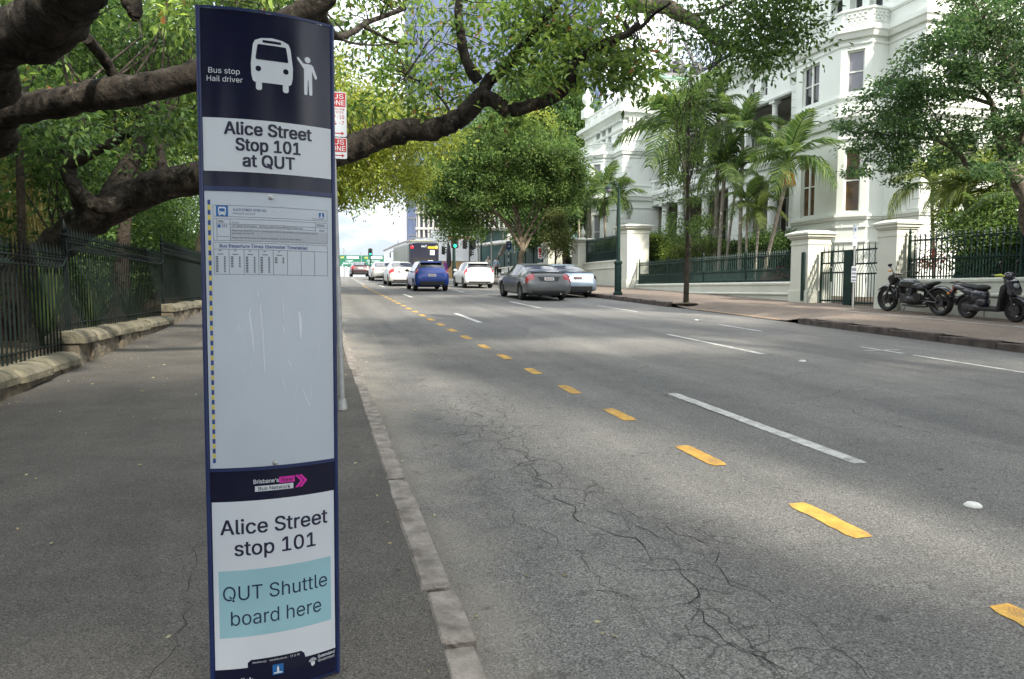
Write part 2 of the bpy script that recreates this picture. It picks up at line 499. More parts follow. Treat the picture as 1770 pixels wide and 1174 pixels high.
# ---------------------------------------------------------------- lettering
# Blender's own bundled sans serif, if this installation has it; otherwise the built-in face
try: SANS = bpy.data.fonts.load(bpy.utils.system_resource('DATAFILES', path='fonts') + '/Inter.woff2')
except Exception: SANS = None
def text_geo(s, size, align='CENTER', bold=0.0, res=3):
    cu = bpy.data.curves.new('txt', 'FONT')
    cu.body = s; cu.size = 1.0; cu.align_x = align; cu.resolution_u = res
    if SANS: cu.font = SANS
    o = bpy.data.objects.new('txt', cu)
    me = o.to_mesh()
    V = [v.co * size * CAP for v in me.vertices]; F = [tuple(p.vertices) for p in me.polygons]
    o.to_mesh_clear()
    bpy.data.objects.remove(o); bpy.data.curves.remove(cu)
    return V, F
CAP = 1.0
CAP = 0.70 / max(p.y for p in text_geo('H', 1.0)[0])      # capitals 0.7 of the nominal size, whatever the face
def put_text(mb, s, size, T, u, v, width=None, align='CENTER', bold=0.0, mi=0):
    "T(u,v)->3D; the text is scaled in width to fit"
    V, F = text_geo(s, size, align, bold)
    if not V: return
    x0 = min(p.x for p in V); x1 = max(p.x for p in V)
    k = width / (x1 - x0) if width else 1.0
    # heavier weights: the same letters laid a hair's breadth apart, each a little proud of the last
    b = max(0.0, bold) * size
    for i, (du, dv) in enumerate(((0, 0), (-b, b * .6), (b, b * .6), (-b, -b * .6), (b, -b * .6)) if b else ((0, 0),)):
        pts = [Vector(T(u + p.x * k + du, v + p.y + dv)) for p in V]
        mb.add([(q.x, q.y - 4e-5 * i, q.z) for q in pts], F, mi)
# ================================================================ ground, road, footpaths
from mathutils import noise as mnoise
M_road = ground_mat('road_asphalt', (0.104, 0.102, 0.098), (0.236, 0.231, 0.223), 120, crack=0.8, gutter=0.55)
M_path = ground_mat('path_asphalt', (0.062, 0.057, 0.053), (0.136, 0.126, 0.116), 170, stain=0.5)
M_pave = ground_mat('right_pavers', (0.17, 0.135, 0.11), (0.29, 0.235, 0.195), 60, cells=2.6, bump=0.15)
M_base = ground_mat('bare_ground', (0.09, 0.085, 0.075), (0.17, 0.155, 0.13), 40)
M_soil = ground_mat('garden_soil', (0.035, 0.026, 0.018), (0.10, 0.075, 0.045), 25, stain=0.5)
M_kerbstone = pm('kerb_stone', (0.12, 0.103, 0.091), 0.9, scale=11, bump=0.9, bscale=45, col2=(0.28, 0.25, 0.225), dirt=0.4)
M_darkkerb = pm('dark_kerb', (0.045, 0.036, 0.033), 0.9, scale=5, bump=0.6, bscale=30, col2=(0.12, 0.095, 0.085))
M_white_line = paint_mat('white_road_paint', (0.36, 0.36, 0.34), (0.52, 0.52, 0.50), wear=0.75)
M_yellow_line = paint_mat('yellow_road_paint', (0.42, 0.225, 0.032), (0.57, 0.34, 0.06), wear=0.6)
M_crack = pm('crack_fill', (0.012, 0.012, 0.012), 0.95, var=0.3, scale=9)

def sheet(name, x0, x1, y0, y1, zf, mat, nx=4, dy=2.0, kind='structure'):
    ys = [y0]
    while ys[-1] < y1:
        ys.append(min(y1, ys[-1] + dy * (1 if ys[-1] < 120 else 12)))
    xs = [x0 + (x1 - x0) * i / nx for i in range(nx + 1)]
    mb = MB(); vs = []; fs = []
    for y in ys:
        for x in xs: vs.append((x, y, zf(x, y)))
    k = nx + 1
    for j in range(len(ys) - 1):
        for i in range(nx): fs.append((j*k+i, j*k+i+1, (j+1)*k+i+1, (j+1)*k+i))
    mb.add(vs, fs)
    o = mb.build(name, mat, recalc=False)
    tag(o, kind=kind)
    return o

def rpath_z(x, y):
    "right footpath: 15 cm kerb, ramped down to the road across the driveway"
    base = 0.15 + 0.022 * (x - 11.6)
    def ss(a, b, t):
        t = max(0, min(1, (t - a) / (b - a))); return t * t * (3 - 2 * t)
    drive = ss(14.6, 15.8, y) * (1 - ss(20.6, 21.8, y))
    edge = 1 - ss(0, 1.8, x - 11.6)
    return gz(y) + base - 0.135 * drive * edge

sheet('ground', -300, 400, -60, 1400, lambda x, y: gz(y) - 0.10 - (0.0 if y < 92 else 0.0), M_base, 10, 4)
sheet('road', 0.45, 11.62, -20, 400, lambda x, y: gz(y), M_road, 8, 1.5)
sheet('left_footpath', -2.9, 0.41, -20, 110, lambda x, y: gz(y) + 0.118, M_path, 4, 1.5)
sheet('right_footpath', 11.60, 15.95, -20, 60, rpath_z, M_pave, 10, 0.5)
sheet('left_garden_soil', -60, -2.95, -20, 110, lambda x, y: gz(y) + 0.14 + 0.1 * math.sin(x) * math.sin(y * 0.7), M_soil, 20, 2)
sheet('right_garden_soil', 15.9, 60, -20, 110, lambda x, y: gz(y) + 0.22 if y < 60 else gz(y) + 0.05, M_soil, 6, 2)

# left kerb of old stone blocks
mb = MB(); y = -6.0
while y < 95:
    ln = random.choice((0.42, 0.55, 0.7, 0.95, 1.1)) if y < 30 else 2.5
    z = gz(y + ln / 2); jx = random.uniform(-0.008, 0.008); jz = random.uniform(-0.006, 0.006)
    w = 0.120 + random.uniform(-0.010, 0.008)
    x0, x1 = 0.392 + jx, 0.392 + w + jx
    g = 0.018 + random.random() * 0.016
    ya, yb = y + g, y + ln - 0.006
    c0, c1 = random.uniform(0, 0.03), random.uniform(0, 0.05)
    top = 0.127 + jz
    def Z(yy, o): return gz(yy) + o
    # a block with irregular plan: chipped corners on the road side
    poly = [(x0, ya), (x1 - c0, ya), (x1 + random.uniform(-.006, .006), ya + c0 + 0.01), (x1 + random.uniform(-.01, .006), (ya+yb)/2), (x1, yb - c1 - 0.01), (x1 - c1, yb), (x0 + random.uniform(-.008, .008), yb), (x0 + random.uniform(-.008, .008), (ya+yb)/2)]
    nP = len(poly)
    cx_, cy_ = sum(p[0] for p in poly) / nP, sum(p[1] for p in poly) / nP
    ins = [(px_ + (cx_ - px_) * 0.14, py_ + (cy_ - py_) * min(0.14, 0.012 / max(ln, .1) * 3)) for px_, py_ in poly]
    vs = [(p[0], p[1], Z(p[1], -0.05)) for p in poly] + [(p[0], p[1], Z(p[1], top - 0.014)) for p in poly] + [(p[0], p[1], Z(p[1], top)) for p in ins]
    fs = [(i, (i+1) % nP, nP + (i+1) % nP, nP + i) for i in range(nP)] + [(nP + i, nP + (i+1) % nP, 2*nP + (i+1) % nP, 2*nP + i) for i in range(nP)] + [tuple(range(2*nP, 3*nP))]
    mb.add(vs, fs)
    y += ln
tag(mb.build('left_kerb', M_kerbstone, smooth=25), kind='structure')

mb = MB()
for ya, yb in ((-12, 14.9), (21.6, 60)):
    y = ya
    while y < yb:
        ln = min(1.2, yb - y)
        mb.bx(11.48, 11.68, y + 0.004, y + ln - 0.004, gz(y) - 0.05, gz(y + ln/2) + 0.145 + random.uniform(-.004, .004))
        y += ln
tag(mb.build('right_kerb', M_darkkerb, bevel=0.02), kind='structure')

# painted markings
def paint(name, x, y0, y1, w, mat, dx=0.0, worn=0.2, z=0.004):
    n = max(4, int((y1 - y0) / 0.06)); n = min(n, 60)
    vs = []; fs = []
    for i in range(n + 1):
        t = i / n; y = y0 + (y1 - y0) * t
        e = 1.0
        d = min(t, 1 - t) * (y1 - y0)
        if d < 0.05: e = 0.80 + 0.2 * (d / 0.05)
        a = w / 2 * e + random.uniform(-1, 1) * 0.006 * worn * 5
        b = w / 2 * e + random.uniform(-1, 1) * 0.006 * worn * 5
        vs += [(x + dx * t - a, y, gz(y) + z), (x + dx * t + b, y, gz(y) + z)]
        if i: fs.append((2*i-2, 2*i-1, 2*i+1, 2*i))
    mb = MB(); mb.add(vs, fs)
    return tag(mb.build(name, mat, recalc=False), kind='structure')
for y0, y1 in ((2.0, 2.24), (3.0, 3.55), (4.37, 4.93), (5.85, 6.38), (7.22, 7.75), (8.62, 9.12), (10.05, 10.6), (11.4, 11.95)):
    paint('yellow_dash', 2.76, y0, y1, 0.135, M_yellow_line)
for k in range(22):
    y0 = 12.9 + 1.42 * k
    paint('yellow_dash', 2.77, y0, y0 + 0.6, 0.15, M_yellow_line)
for k in range(8):
    y0 = 44.5 + 2.4 * k
    paint('white_dash', 2.95 + 0.02 * k, y0, y0 + 1.1, 0.16, M_white_line)
for y0, y1 in ((4.18, 7.0), (16.4, 19.5), (28.6, 31.6), (40.5, 43.5), (52.5, 55.5)):
    paint('white_lane_line', 3.79, y0, y1, 0.13, M_white_line)
for y0, y1 in ((-2.2, 0.8), (9.84, 13.05), (21.5, 25.2), (33.5, 36.5), (46, 49)):
    paint('white_lane_line', 6.95, y0, y1, 0.12, M_white_line)
for y0, y1 in ((5.4, 9.25), (13.3, 15.0), (19.4, 22.6)):
    paint('white_parking_line', 9.34, y0, y1, 0.10, M_white_line)
def paint_across(name, y, x0, x1, w, zf=gz, mat=None):
    mb = MB(); n = 8
    vs = []; fs = []
    for i in range(n + 1):
        x = x0 + (x1 - x0) * i / n
        vs += [(x, y - w/2 + random.uniform(-.006, .006), zf(y) + 0.004), (x, y + w/2 + random.uniform(-.006, .006), zf(y) + 0.004)]
        if i: fs.append((2*i-2, 2*i, 2*i+1, 2*i-1))
    mb.add(vs, fs)
    return tag(mb.build(name, mat or M_white_line, recalc=False), kind='structure')
paint_across('white_parking_line', 9.9, 9.0, 9.7, 0.09)
paint('white_parking_line', 9.34, 9.45, 10.4, 0.09, M_white_line)
paint_across('white_parking_line', 16.4, 9.0, 9.75, 0.09)
paint_across('white_stop_line', 57.5, 2.9, 10.9, 0.4)
# motorcycle bays painted on the right footpath
mb = MB(); vs = []; fs = []
for i in range(41):
    y = 6.0 + (16.5 - 6.0) * i / 40
    x = 14.05
    vs += [(x - 0.045, y, rpath_z(x, y) + 0.006), (x + 0.045, y, rpath_z(x, y) + 0.006)]
    if i: fs.append((2*i-2, 2*i-1, 2*i+1, 2*i))
mb.add(vs, fs)
tag(mb.build('motorcycle_bay_line', M_white_line, recalc=False), kind='structure')
for yb in (16.5, 13.9, 11.4):
    mb = MB(); vs = []; fs = []
    for i in range(9):
        x = 14.1 + 1.5 * i / 8
        vs += [(x, yb - 0.04, rpath_z(x, yb) + 0.006), (x, yb + 0.04, rpath_z(x, yb) + 0.006)]
        if i: fs.append((2*i-2, 2*i, 2*i+1, 2*i-1))
    mb.add(vs, fs)
    tag(mb.build('motorcycle_bay_line', M_white_line, recalc=False), kind='structure')
# orange line along the dropped kerb of the driveway
mb = MB(); vs = []; fs = []
for i in range(31):
    y = 14.8 + 7.0 * i / 30
    vs += [(11.70, y, rpath_z(11.70, y) + 0.005), (11.78, y, rpath_z(11.78, y) + 0.005)]
    if i: fs.append((2*i-2, 2*i-1, 2*i+1, 2*i))
mb.add(vs, fs)
tag(mb.build('driveway_line', pm('orange_paint', (0.40, 0.24, 0.10), 0.8, scale=8, col2=(0.30, 0.22, 0.14)), recalc=False), kind='structure')

# cracks and patch seams as thin irregular ribbons lying on the road
crk = MB()
def crack(pts, w=0.012, rough=0.05, branch=0.0, depth=0):
    P = [Vector((p[0], p[1], 0)) for p in pts]
    out = []
    for a, b in zip(P[:-1], P[1:]):
        L = (b - a).length; n = max(2, int(L / 0.07))
        d = (b - a).normalized(); s = Vector((-d.y, d.x, 0))
        off = 0
        for i in range(n):
            off = off * 0.75 + random.gauss(0, rough * 0.5)
            out.append(a + d * (L * i / n) + s * off)
    out.append(P[-1])
    vs = []; fs = []
    for i, p in enumerate(out):
        q = out[min(i+1, len(out)-1)] - out[max(i-1, 0)]
        if q.length < 1e-6: q = Vector((0, 1, 0))
        q.normalize(); s = Vector((-q.y, q.x, 0))
        ww = w * 0.5 * random.uniform(0.15, 1.0) * (0.4 + 0.6 * math.sin(math.pi * min(1, max(0.06, i / (len(out) - 1)))))
        for sg in (-1, 1):
            c = p + s * ww / 2 * sg
            vs.append((c.x, c.y, gz(c.y) + 0.003))
        if i: fs.append((2*i-2, 2*i-1, 2*i+1, 2*i))
        if branch and depth < 2 and random.random() < branch:
            an = random.uniform(0.5, 1.3) * random.choice((-1, 1))
            dd = Matrix.Rotation(an, 3, 'Z') @ q
            ln = random.uniform(0.12, 0.5)
            crack([p, p + dd * ln * 0.5, p + Matrix.Rotation(an * 0.4, 3, 'Z') @ dd * ln], w * 0.6, rough * 0.8, branch * 0.6, depth + 1)
    crk.add(vs, fs)
CW = 0.6
crack([(1.55, 6.2), (1.38, 5.2), (1.45, 4.2), (1.40, 3.6), (1.62, 3.0), (1.50, 2.5), (1.55, 2.0), (1.4, 1.2)], 0.017, 0.06, 0.22)
crack([(1.20, 5.6), (1.15, 4.6), (1.05, 3.9), (1.25, 3.2), (1.2, 2.4), (1.1, 1.4)], 0.009, 0.07, 0.2)
crack([(1.75, 4.4), (1.72, 3.7), (1.95, 3.1), (1.8, 2.6), (1.9, 1.8)], 0.012, 0.06, 0.22)
crack([(1.45, 3.9), (1.7, 3.6), (1.75, 3.2), (1.45, 2.95)], 0.010, 0.05, 0.2)
crack([(1.2, 3.3), (1.45, 2.9), (1.7, 2.75), (1.9, 2.35)], 0.010, 0.05, 0.2)
crack([(0.95, 5.2), (0.9, 4.3), (0.98, 3.6)], 0.006, 0.05, 0.15)
crack([(1.0, 7.8), (1.3, 8.8), (1.25, 9.9)], 0.010, 0.08, 0.2)
crack([(3.85, 10.0), (3.66, 7.0), (3.70, 5.6), (3.9, 4.0)], 0.016, 0.02)
crack([(2.0, 16), (3.6, 11.8), (3.85, 10.0)], 0.014, 0.04)
crack([(8.4, 6.6), (6.6, 7.0), (5.1, 6.4), (5.0, 5.2), (5.2, 4.0), (5.6, 2.6)], 0.018, 0.05, 0.03)
crack([(5.1, 6.4), (5.6, 7.6), (6.6, 8.2), (7.4, 8.4)], 0.014, 0.06, 0.05)
crack([(5.2, 9.9), (3.9, 10.6), (3.4, 9.6)], 0.012, 0.04)
crack([(5.3, 30), (4.7, 22), (4.4, 15), (3.95, 10.6)], 0.022, 0.05)
crack([(8.2, 14), (7.8, 11), (7.9, 8.6), (8.4, 6.6), (8.6, 5)], 0.02, 0.05)
crack([(1.6, 20), (1.5, 15), (1.8, 12.6), (1.7, 10.5)], 0.02, 0.06, 0.05)
crack([(9.0, 30), (8.7, 22), (8.9, 17)], 0.03, 0.06)
crack([(0.7, 26.0), (3.0, 26.5), (5.2, 26.0)], 0.06, 0.05)
tag(crk.build('road_cracks', M_crack, recalc=False), kind='structure')
# cracks of the left footpath
crk = MB(); _g = gz
gz_path = lambda y: _g(y) + 0.118
def pcrack(pts, w):
    global gz
    old = gz; gz = gz_path
    try: crack(pts, w, 0.05, 0.08)
    finally: gz = old
pcrack([(-0.28, 4.6), (-0.42, 3.6), (-0.52, 2.9), (-0.62, 2.2), (-0.6, 1.6)], 0.009)
pcrack([(-1.3, 3.9), (-1.1, 3.4), (-1.6, 2.8)], 0.006)
tag(crk.build('footpath_cracks', M_crack, recalc=False), kind='structure')

# worn concrete apron under the bus stop sign
mb = MB()
pts_ = []
for i in range(22):
    a = 2 * math.pi * i / 22
    pts_.append((0.10 + (0.24 + random.uniform(-.04, .04)) * math.cos(a), 1.86 + (0.24 + random.uniform(-.04, .04)) * math.sin(a)))
mb.add([(x, y, gz(y) + 0.122) for x, y in pts_], [tuple(range(22))])
tag(mb.build('concrete_patch', ground_mat('concrete', (0.16, 0.15, 0.135), (0.30, 0.28, 0.25), 60), recalc=False), kind='structure')

# white raised pavement markers
M_marker = pm('marker_white', (0.62, 0.62, 0.58), 0.5, scale=30, col2=(0.75, 0.75, 0.72))
mk_specs = [(3.77, 3.25, 'white domed road marker nearest the viewer, beside the bus lane'),
            (7.01, 8.96, 'white domed road marker beyond the long white lane line'),
            (9.5, 16.3, 'small white road marker far off beside the driveway')]
for x, y, lab in mk_specs:
    mb = MB(); mb.lathe([(0.050, 0), (0.048, 0.010), (0.036, 0.020), (0.02, 0.022), (0.001, 0.0225)], (0, 0, 0), 8)
    o = mb.build('road_marker', M_marker, smooth=40); o.location = (x, y, gz(y) + 0.001)
    tag(o, lab, 'road marker', 'white raised markers on the road')

# leaf litter
M_litter = leaf_mat('litter', (0.22, 0.17, 0.07), (0.32, 0.27, 0.10), (0.45, 0.42, 0.25), 0.1, 0.7)
def litter(name, n, xr, yr, zf, size):
    x = rng.uniform(*xr, n); y = rng.uniform(*yr, n)
    side = rng.random(n); w_ = xr[1] - xr[0]
    x = np.where(side < .3, xr[0] + np.abs(rng.normal(0, .07, n)) * w_, np.where(side > .72, xr[1] - np.abs(rng.normal(0, .06, n)) * w_, x))
    an = rng.uniform(0, 6.28, n); s = rng.uniform(0.4, 1.0, n) * size
    z = np.array([zf(a, b) for a, b in zip(x, y)])
    d = np.stack([np.cos(an), np.sin(an), 0 * an], 1); e = np.stack([-np.sin(an), np.cos(an), 0 * an], 1)
    c = np.stack([x, y, z + 0.004], 1)
    V = np.stack([c - d * s[:, None] / 2, c + e * s[:, None] * 0.2 + [0, 0, 0.006], c + d * s[:, None] / 2 + [0, 0, 0.004], c - e * s[:, None] * 0.2], 1).reshape(-1, 3)
    o = np_mesh(name, V, np.arange(4 * n).reshape(n, 4), M_litter)
    return tag(o, 'yellowed fallen leaves scattered over ' + name.split('_')[0], 'leaf litter', kind='stuff')
litter('footpath_leaf_litter', 320, (-2.7, 0.34), (1.2, 20), lambda x, y: gz(y) + 0.12, 0.042)
litter('gutter_leaf_litter', 130, (0.52, 1.1), (1.5, 22), lambda x, y: gz(y) + 0.002, 0.04)
bpy.data.objects['gutter_leaf_litter']['label'] = 'dry fallen leaves gathered along the left gutter of the road'
bpy.data.objects['footpath_leaf_litter']['label'] = 'yellowed fallen leaves scattered over the dark left footpath'

# ================================================================ left: stepped sandstone wall and iron railing
M_sand = pm('sandstone', (0.050, 0.042, 0.032), 0.9, scale=7, bump=1.0, bscale=22, col2=(0.175, 0.140, 0.095), dirt=0.6)
M_sandcop = pm('sandstone_coping', (0.062, 0.058, 0.040), 0.9, scale=6.0, bump=1.0, bscale=28, col2=(0.185, 0.165, 0.112), dirt=0.6)
M_iron = pm('black_green_iron', (0.003, 0.006, 0.006), 0.6, scale=8, col2=(0.006, 0.012, 0.011), spec=0.18)
wall_root = empty('stone_wall', (-2.95, 10, gz(10)), 'low stepped sandstone wall with rounded coping along the left footpath', 'wall')
rail_root = empty('iron_railing', (-2.97, 10, gz(10) + 0.5), 'dark green iron railing with spear tips stepping up on the sandstone wall', 'fence')
def spear_fence(mb, x, y0, y1, zb, zr, tip, spacing=0.112, r=0.0075, fancy=True):
    n = int(round((y1 - y0) / spacing))
    for i in range(n + 1):
        y = y0 + (y1 - y0) * i / n
        mb.box((x, y, (zb + zr) / 2 + 0.01), (2*r, 2*r, zr - zb + 0.02))
        z = zr + 0.02
        mb.lathe([(r, 0), (r * 2.0, 0.014), (r * 0.9, 0.028), (r * 2.2, 0.05), (0.0008, tip)], (x, y, z), 5, caps=False)
for k in range(-2, 7):
    y0, y1 = 9.72 + 5.8 * k, 9.72 + 5.8 * (k + 1)
    zt = 0.90 + 0.226 * k
    mb = MB(); y = y0
    while y < y1 - 0.05:
        ln = min(random.uniform(0.45, 1.0), y1 - y)
        if y1 - y - ln < 0.25: ln = y1 - y
        j = random.uniform(-0.012, 0.012)
        mb.bx(-3.16, -2.775 + j * 2, y + 0.012, y + ln - 0.012, gz(y) - 0.15, zt - 0.15)
        y += ln
    mb.build('wall_course', M_sand, wall_root, world=True, bevel=0.018)
    mb = MB(); y = y0 - 0.03
    prof = [(-0.235, -0.15), (0.235, -0.15), (0.235, -0.085), (0.20, -0.045), (0.13, -0.012), (0.04, 0.0), (-0.04, 0.0), (-0.13, -0.012), (-0.20, -0.045), (-0.235, -0.085)]
    while y < y1 - 0.02:
        ln = min(random.uniform(0.6, 0.95), y1 - y)
        if y1 - y - ln < 0.3: ln = y1 - y
        jz = random.uniform(-.012, .012); jx = random.uniform(-.015, .015)
        # a hand-cut stone: worn ends, uneven faces
        nP = len(prof); vs = []; ts = (0, .05, .2, .4, .6, .8, .95, 1)
        for t in ts:
            e = 0.90 if t in (0, 1) else 0.985 if t in (.05, .95) else 1.0
            for u, v in prof:
                q = Vector((u * 6 + k * 3.1, (y + t * ln) * 5.0, v * 7))
                d_ = mnoise.noise(q) * 0.016 + mnoise.noise(q * 2.7) * 0.007
                s_ = 1 + d_ / 0.2
                vs.append((-2.955 + jx + u * e * s_, y + 0.012 + t * (ln - 0.024), zt + jz - 0.15 + (v + 0.15) * (e * .5 + .5) * (1 + d_ * 4)))
        fs = [(i*nP+j, i*nP+(j+1) % nP, (i+1)*nP+(j+1) % nP, (i+1)*nP+j) for i in range(len(ts)-1) for j in range(nP)] + [tuple(range(nP)), tuple(range((len(ts)-1)*nP, len(ts)*nP))]
        mb.add(vs, fs)
        y += ln
    mb.build('coping', M_sandcop, wall_root, world=True, smooth=35)
    zr = 2.015 + 0.24 * k
    mb = MB()
    ya, yb = y0 + 0.28, y1 + 0.28
    spear_fence(mb, -2.97, ya, yb - 0.105, zt - 0.03, zr, 0.17)
    mb.tube([(-2.97, ya - 0.1, zr), (-2.97, yb - 0.1, zr)], 0.013, 6)
    mb.tube([(-2.945, ya + 0.12, zr - 0.095), (-2.945, yb - 0.42, zr - 0.095), (-2.945, yb - 0.22, zr - 0.075), (-2.945, yb - 0.1, zr + 0.02), (-2.945, yb - 0.02, zr + 0.13), (-2.945, yb + 0.13, zr + 0.145)], 0.012, 6)
    mb.tube([(-2.97, ya - 0.1, zt + 0.09), (-2.97, yb - 0.1, zt + 0.09)], 0.012, 6)
    n = int((yb - ya) / 0.105)
    for i in range(n):
        yy = ya + 0.05 + i * 0.105
        mb.lathe([(0.028, -0.008), (0.034, 0), (0.028, 0.008), (0.020, 0.0), (0.028, -0.008)], (-2.97, yy, zr - 0.05), 8, axis='X', caps=False)
    mb.box((-2.97, ya - 0.05, (zt + zr) / 2), (0.05, 0.05, zr - zt + 0.1)); mb.lathe([(0.035, 0), (0.045, 0.03), (0.02, 0.06), (0.035, 0.10), (0.001, 0.24)], (-2.97, ya - 0.05, zr + 0.04), 8, caps=False)
    mb.build('fence_panel', M_iron, rail_root, world=True)

# ================================================================ right: white walls, pillars, railings, gate
M_cream = pm('cream_render', (0.56, 0.57, 0.49), 0.75, scale=1.3, bump=0.12, bscale=40, col2=(0.63, 0.64, 0.565), dirt=0.22)
M_green = pm('dark_green_paint', (0.006, 0.022, 0.019), 0.5, scale=6, col2=(0.011, 0.034, 0.029), spec=0.3)
FX = 15.8
def pillar(y0, y1, top, label, finial=False, x=FX):
    w = y1 - y0; yc = (y0 + y1) / 2; g = rpath_z(min(x, 15.9), yc) if yc < 60 else gz(yc)
    r = empty('gate_pillar', (x, yc, g), label, 'pillar', 'cream rendered fence pillars on the right footpath')
    mb = MB(); mb.box((0, 0, (top - g) / 2 - 0.2), (w * 0.86, w * 0.86, top - g - 0.4 + 0.0)); mb.box((0, 0, 0.15), (w * 0.95, w * 0.95, 0.45))
    mb.build('shaft', M_cream, r, bevel=0.01)
    mb = MB(); z = top - g
    for ww, a, b in ((0.90, z - 0.42, z - 0.35), (0.86, z - 0.35, z - 0.22), (0.96, z - 0.22, z - 0.17), (1.06, z - 0.17, z - 0.09), (1.16, z - 0.09, z - 0.03)):
        mb.bx(-w*ww/2, w*ww/2, -w*ww/2, w*ww/2, a, b)
    q = w * 1.16 / 2
    mb.add([(-q,-q,z-.03),(q,-q,z-.03),(q,q,z-.03),(-q,q,z-.03),(-q*.6,-q*.6,z+.05),(q*.6,-q*.6,z+.05),(q*.6,q*.6,z+.05),(-q*.6,q*.6,z+.05)], [(0,1,5,4),(1,2,6,5),(2,3,7,6),(3,0,4,7),(4,5,6,7)])
    mb.build('cap', M_cream, r, bevel=0.008)
    if finial:
        mb = MB(); mb.lathe([(0.16, 0), (0.17, .04), (0.07, .09), (0.06, .14), (0.15, .22), (0.17, .32), (0.13, .45), (0.06, .58), (0.035, .62), (0.045, .66), (0.001, .78)], (0, 0, z + 0.04), 12)
        mb.build('finial', M_cream, r, smooth=40)
    return r
pillar(15.95, 16.75, 3.30, 'cream gate pillar right of the gate, behind the motorcycle')
pillar(19.45, 20.45, 3.28, 'cream gate pillar left of the gate with a green post strip')
pillar(32.8, 34.2, 4.66, 'tall cream pillar where the wall steps up beside the street lamp')
pillar(40.0, 41.2, 4.45, 'cream pillar with a pointed urn finial left of the hedge', True)
pillar(45.6, 46.8, 4.55, 'farther cream pillar with a pointed finial half behind the bushy tree', True)
mb = MB(); mb.bx(15.30, 15.34, 19.62, 19.76, 1.05, 2.62)
tag(mb.build('gate_stop_post', M_green), 'narrow green upright strip standing against the left gate pillar', 'post')

def white_wall(y0, y1, ztop, label):
    r = empty('garden_wall', (FX, (y0+y1)/2, gz(y0)), label, 'wall', 'cream rendered garden walls')
    mb = MB()
    mb.bx(FX - 0.2, FX + 0.2, y0, y1, gz(y0) - 0.3, ztop - 0.10)
    mb.build('wall_face', M_cream, r, world=True)
    mb = MB()
    mb.prism([(-0.23, -0.10), (0.23, -0.10), (0.23, -0.04), (0.15, 0.0), (-0.15, 0.0), (-0.23, -0.04)], lambda u, v, w: (FX + u, y0 + w * (y1 - y0), ztop + v), 1.0)
    mb.prism([(-0.05, -0.03), (0.0, -0.045), (0.0, 0.045), (-0.05, 0.015)], lambda u, v, w: (FX - 0.198 + u, y0 + w * (y1 - y0), ztop - 0.42 + v), 1.0)
    mb.build('coping', M_cream, r, world=True)
    return r
white_wall(20.45, 32.8, 1.68, 'long cream wall under the green railing between two pillars')
white_wall(34.2, 40.0, 3.00, 'short raised cream wall below the clipped hedge')
white_wall(3.0, 15.95, 1.70, 'cream wall behind the parked motorcycle and scooter')
white_wall(46.8, 75.0, 3.3, 'far pale wall along the footpath beyond the big tree')

def railing(y0, y1, zb, zr, label, low=0.55, sp=0.13, fancy=False):
    r = empty('garden_railing', (FX, (y0+y1)/2, zb), label, 'fence', 'green railings on the garden walls')
    mb = MB()
    n = int((y1 - y0) / sp)
    for i in range(n + 1):
        y = y0 + (y1 - y0) * i / n
        mb.box((FX, y, (zb + zr) / 2), (0.026, 0.026, zr - zb))
        mb.lathe([(0.013, 0), (0.030, 0.02), (0.014, 0.045), (0.036, 0.075), (0.001, 0.19)], (FX, y, zr), 5, caps=False)
        if fancy:
            mb.lathe([(0.014, 0), (0.032, 0.03), (0.014, 0.06)], (FX, y, zb + (zr - zb) * 0.72), 5, caps=False)
            mb.lathe([(0.014, 0), (0.036, 0.025), (0.014, 0.05)], (FX, y, zr - 0.12), 5, caps=False)
        if i < n:
            y2 = y + sp / 2
            mb.box((FX, y2, zb + low / 2), (0.022, 0.022, low))
            mb.lathe([(0.011, 0), (0.022, 0.02), (0.001, 0.10)], (FX, y2, zb + low), 4, caps=False)
    for z, h in ((zb + 0.06, 0.035), (zb + low, 0.035), (zr - 0.01, 0.04)):
        mb.bx(FX - 0.02, FX + 0.02, y0, y1, z - h/2, z + h/2)
    mb.build('rails', M_green, r, world=True)
    mb = MB(); k = max(1, int((y1 - y0) / 3.0))
    for i in range(k + 1):
        y = y0 + (y1 - y0) * i / k
        mb.box((FX, y, (zb + zr) / 2 + 0.05), (0.06, 0.06, zr - zb + 0.1)); mb.lathe([(0.03, 0), (0.05, 0.03), (0.02, 0.07), (0.045, 0.12), (0.001, 0.26)], (FX, y, zr + 0.1), 6, caps=False)
        if 0 < i < k: mb.tube([(FX + 0.02, y, zr - 0.1), (FX + 0.7, y + 0.1, zb + 0.05)], 0.015, 5)
    mb.build('post', M_green, r, world=True)
    return r
railing(20.5, 32.75, 1.68, 2.62, 'long green spear-topped railing on the cream wall left of the gate', 0.42)
railing(34.25, 39.95, 3.0, 4.2, 'green railing in front of the yellow-green clipped hedge', 0.5)
railing(3.0, 15.9, 1.70, 2.75, 'ornate green railing behind the parked motorcycle and scooter', 0.52, 0.17, True)

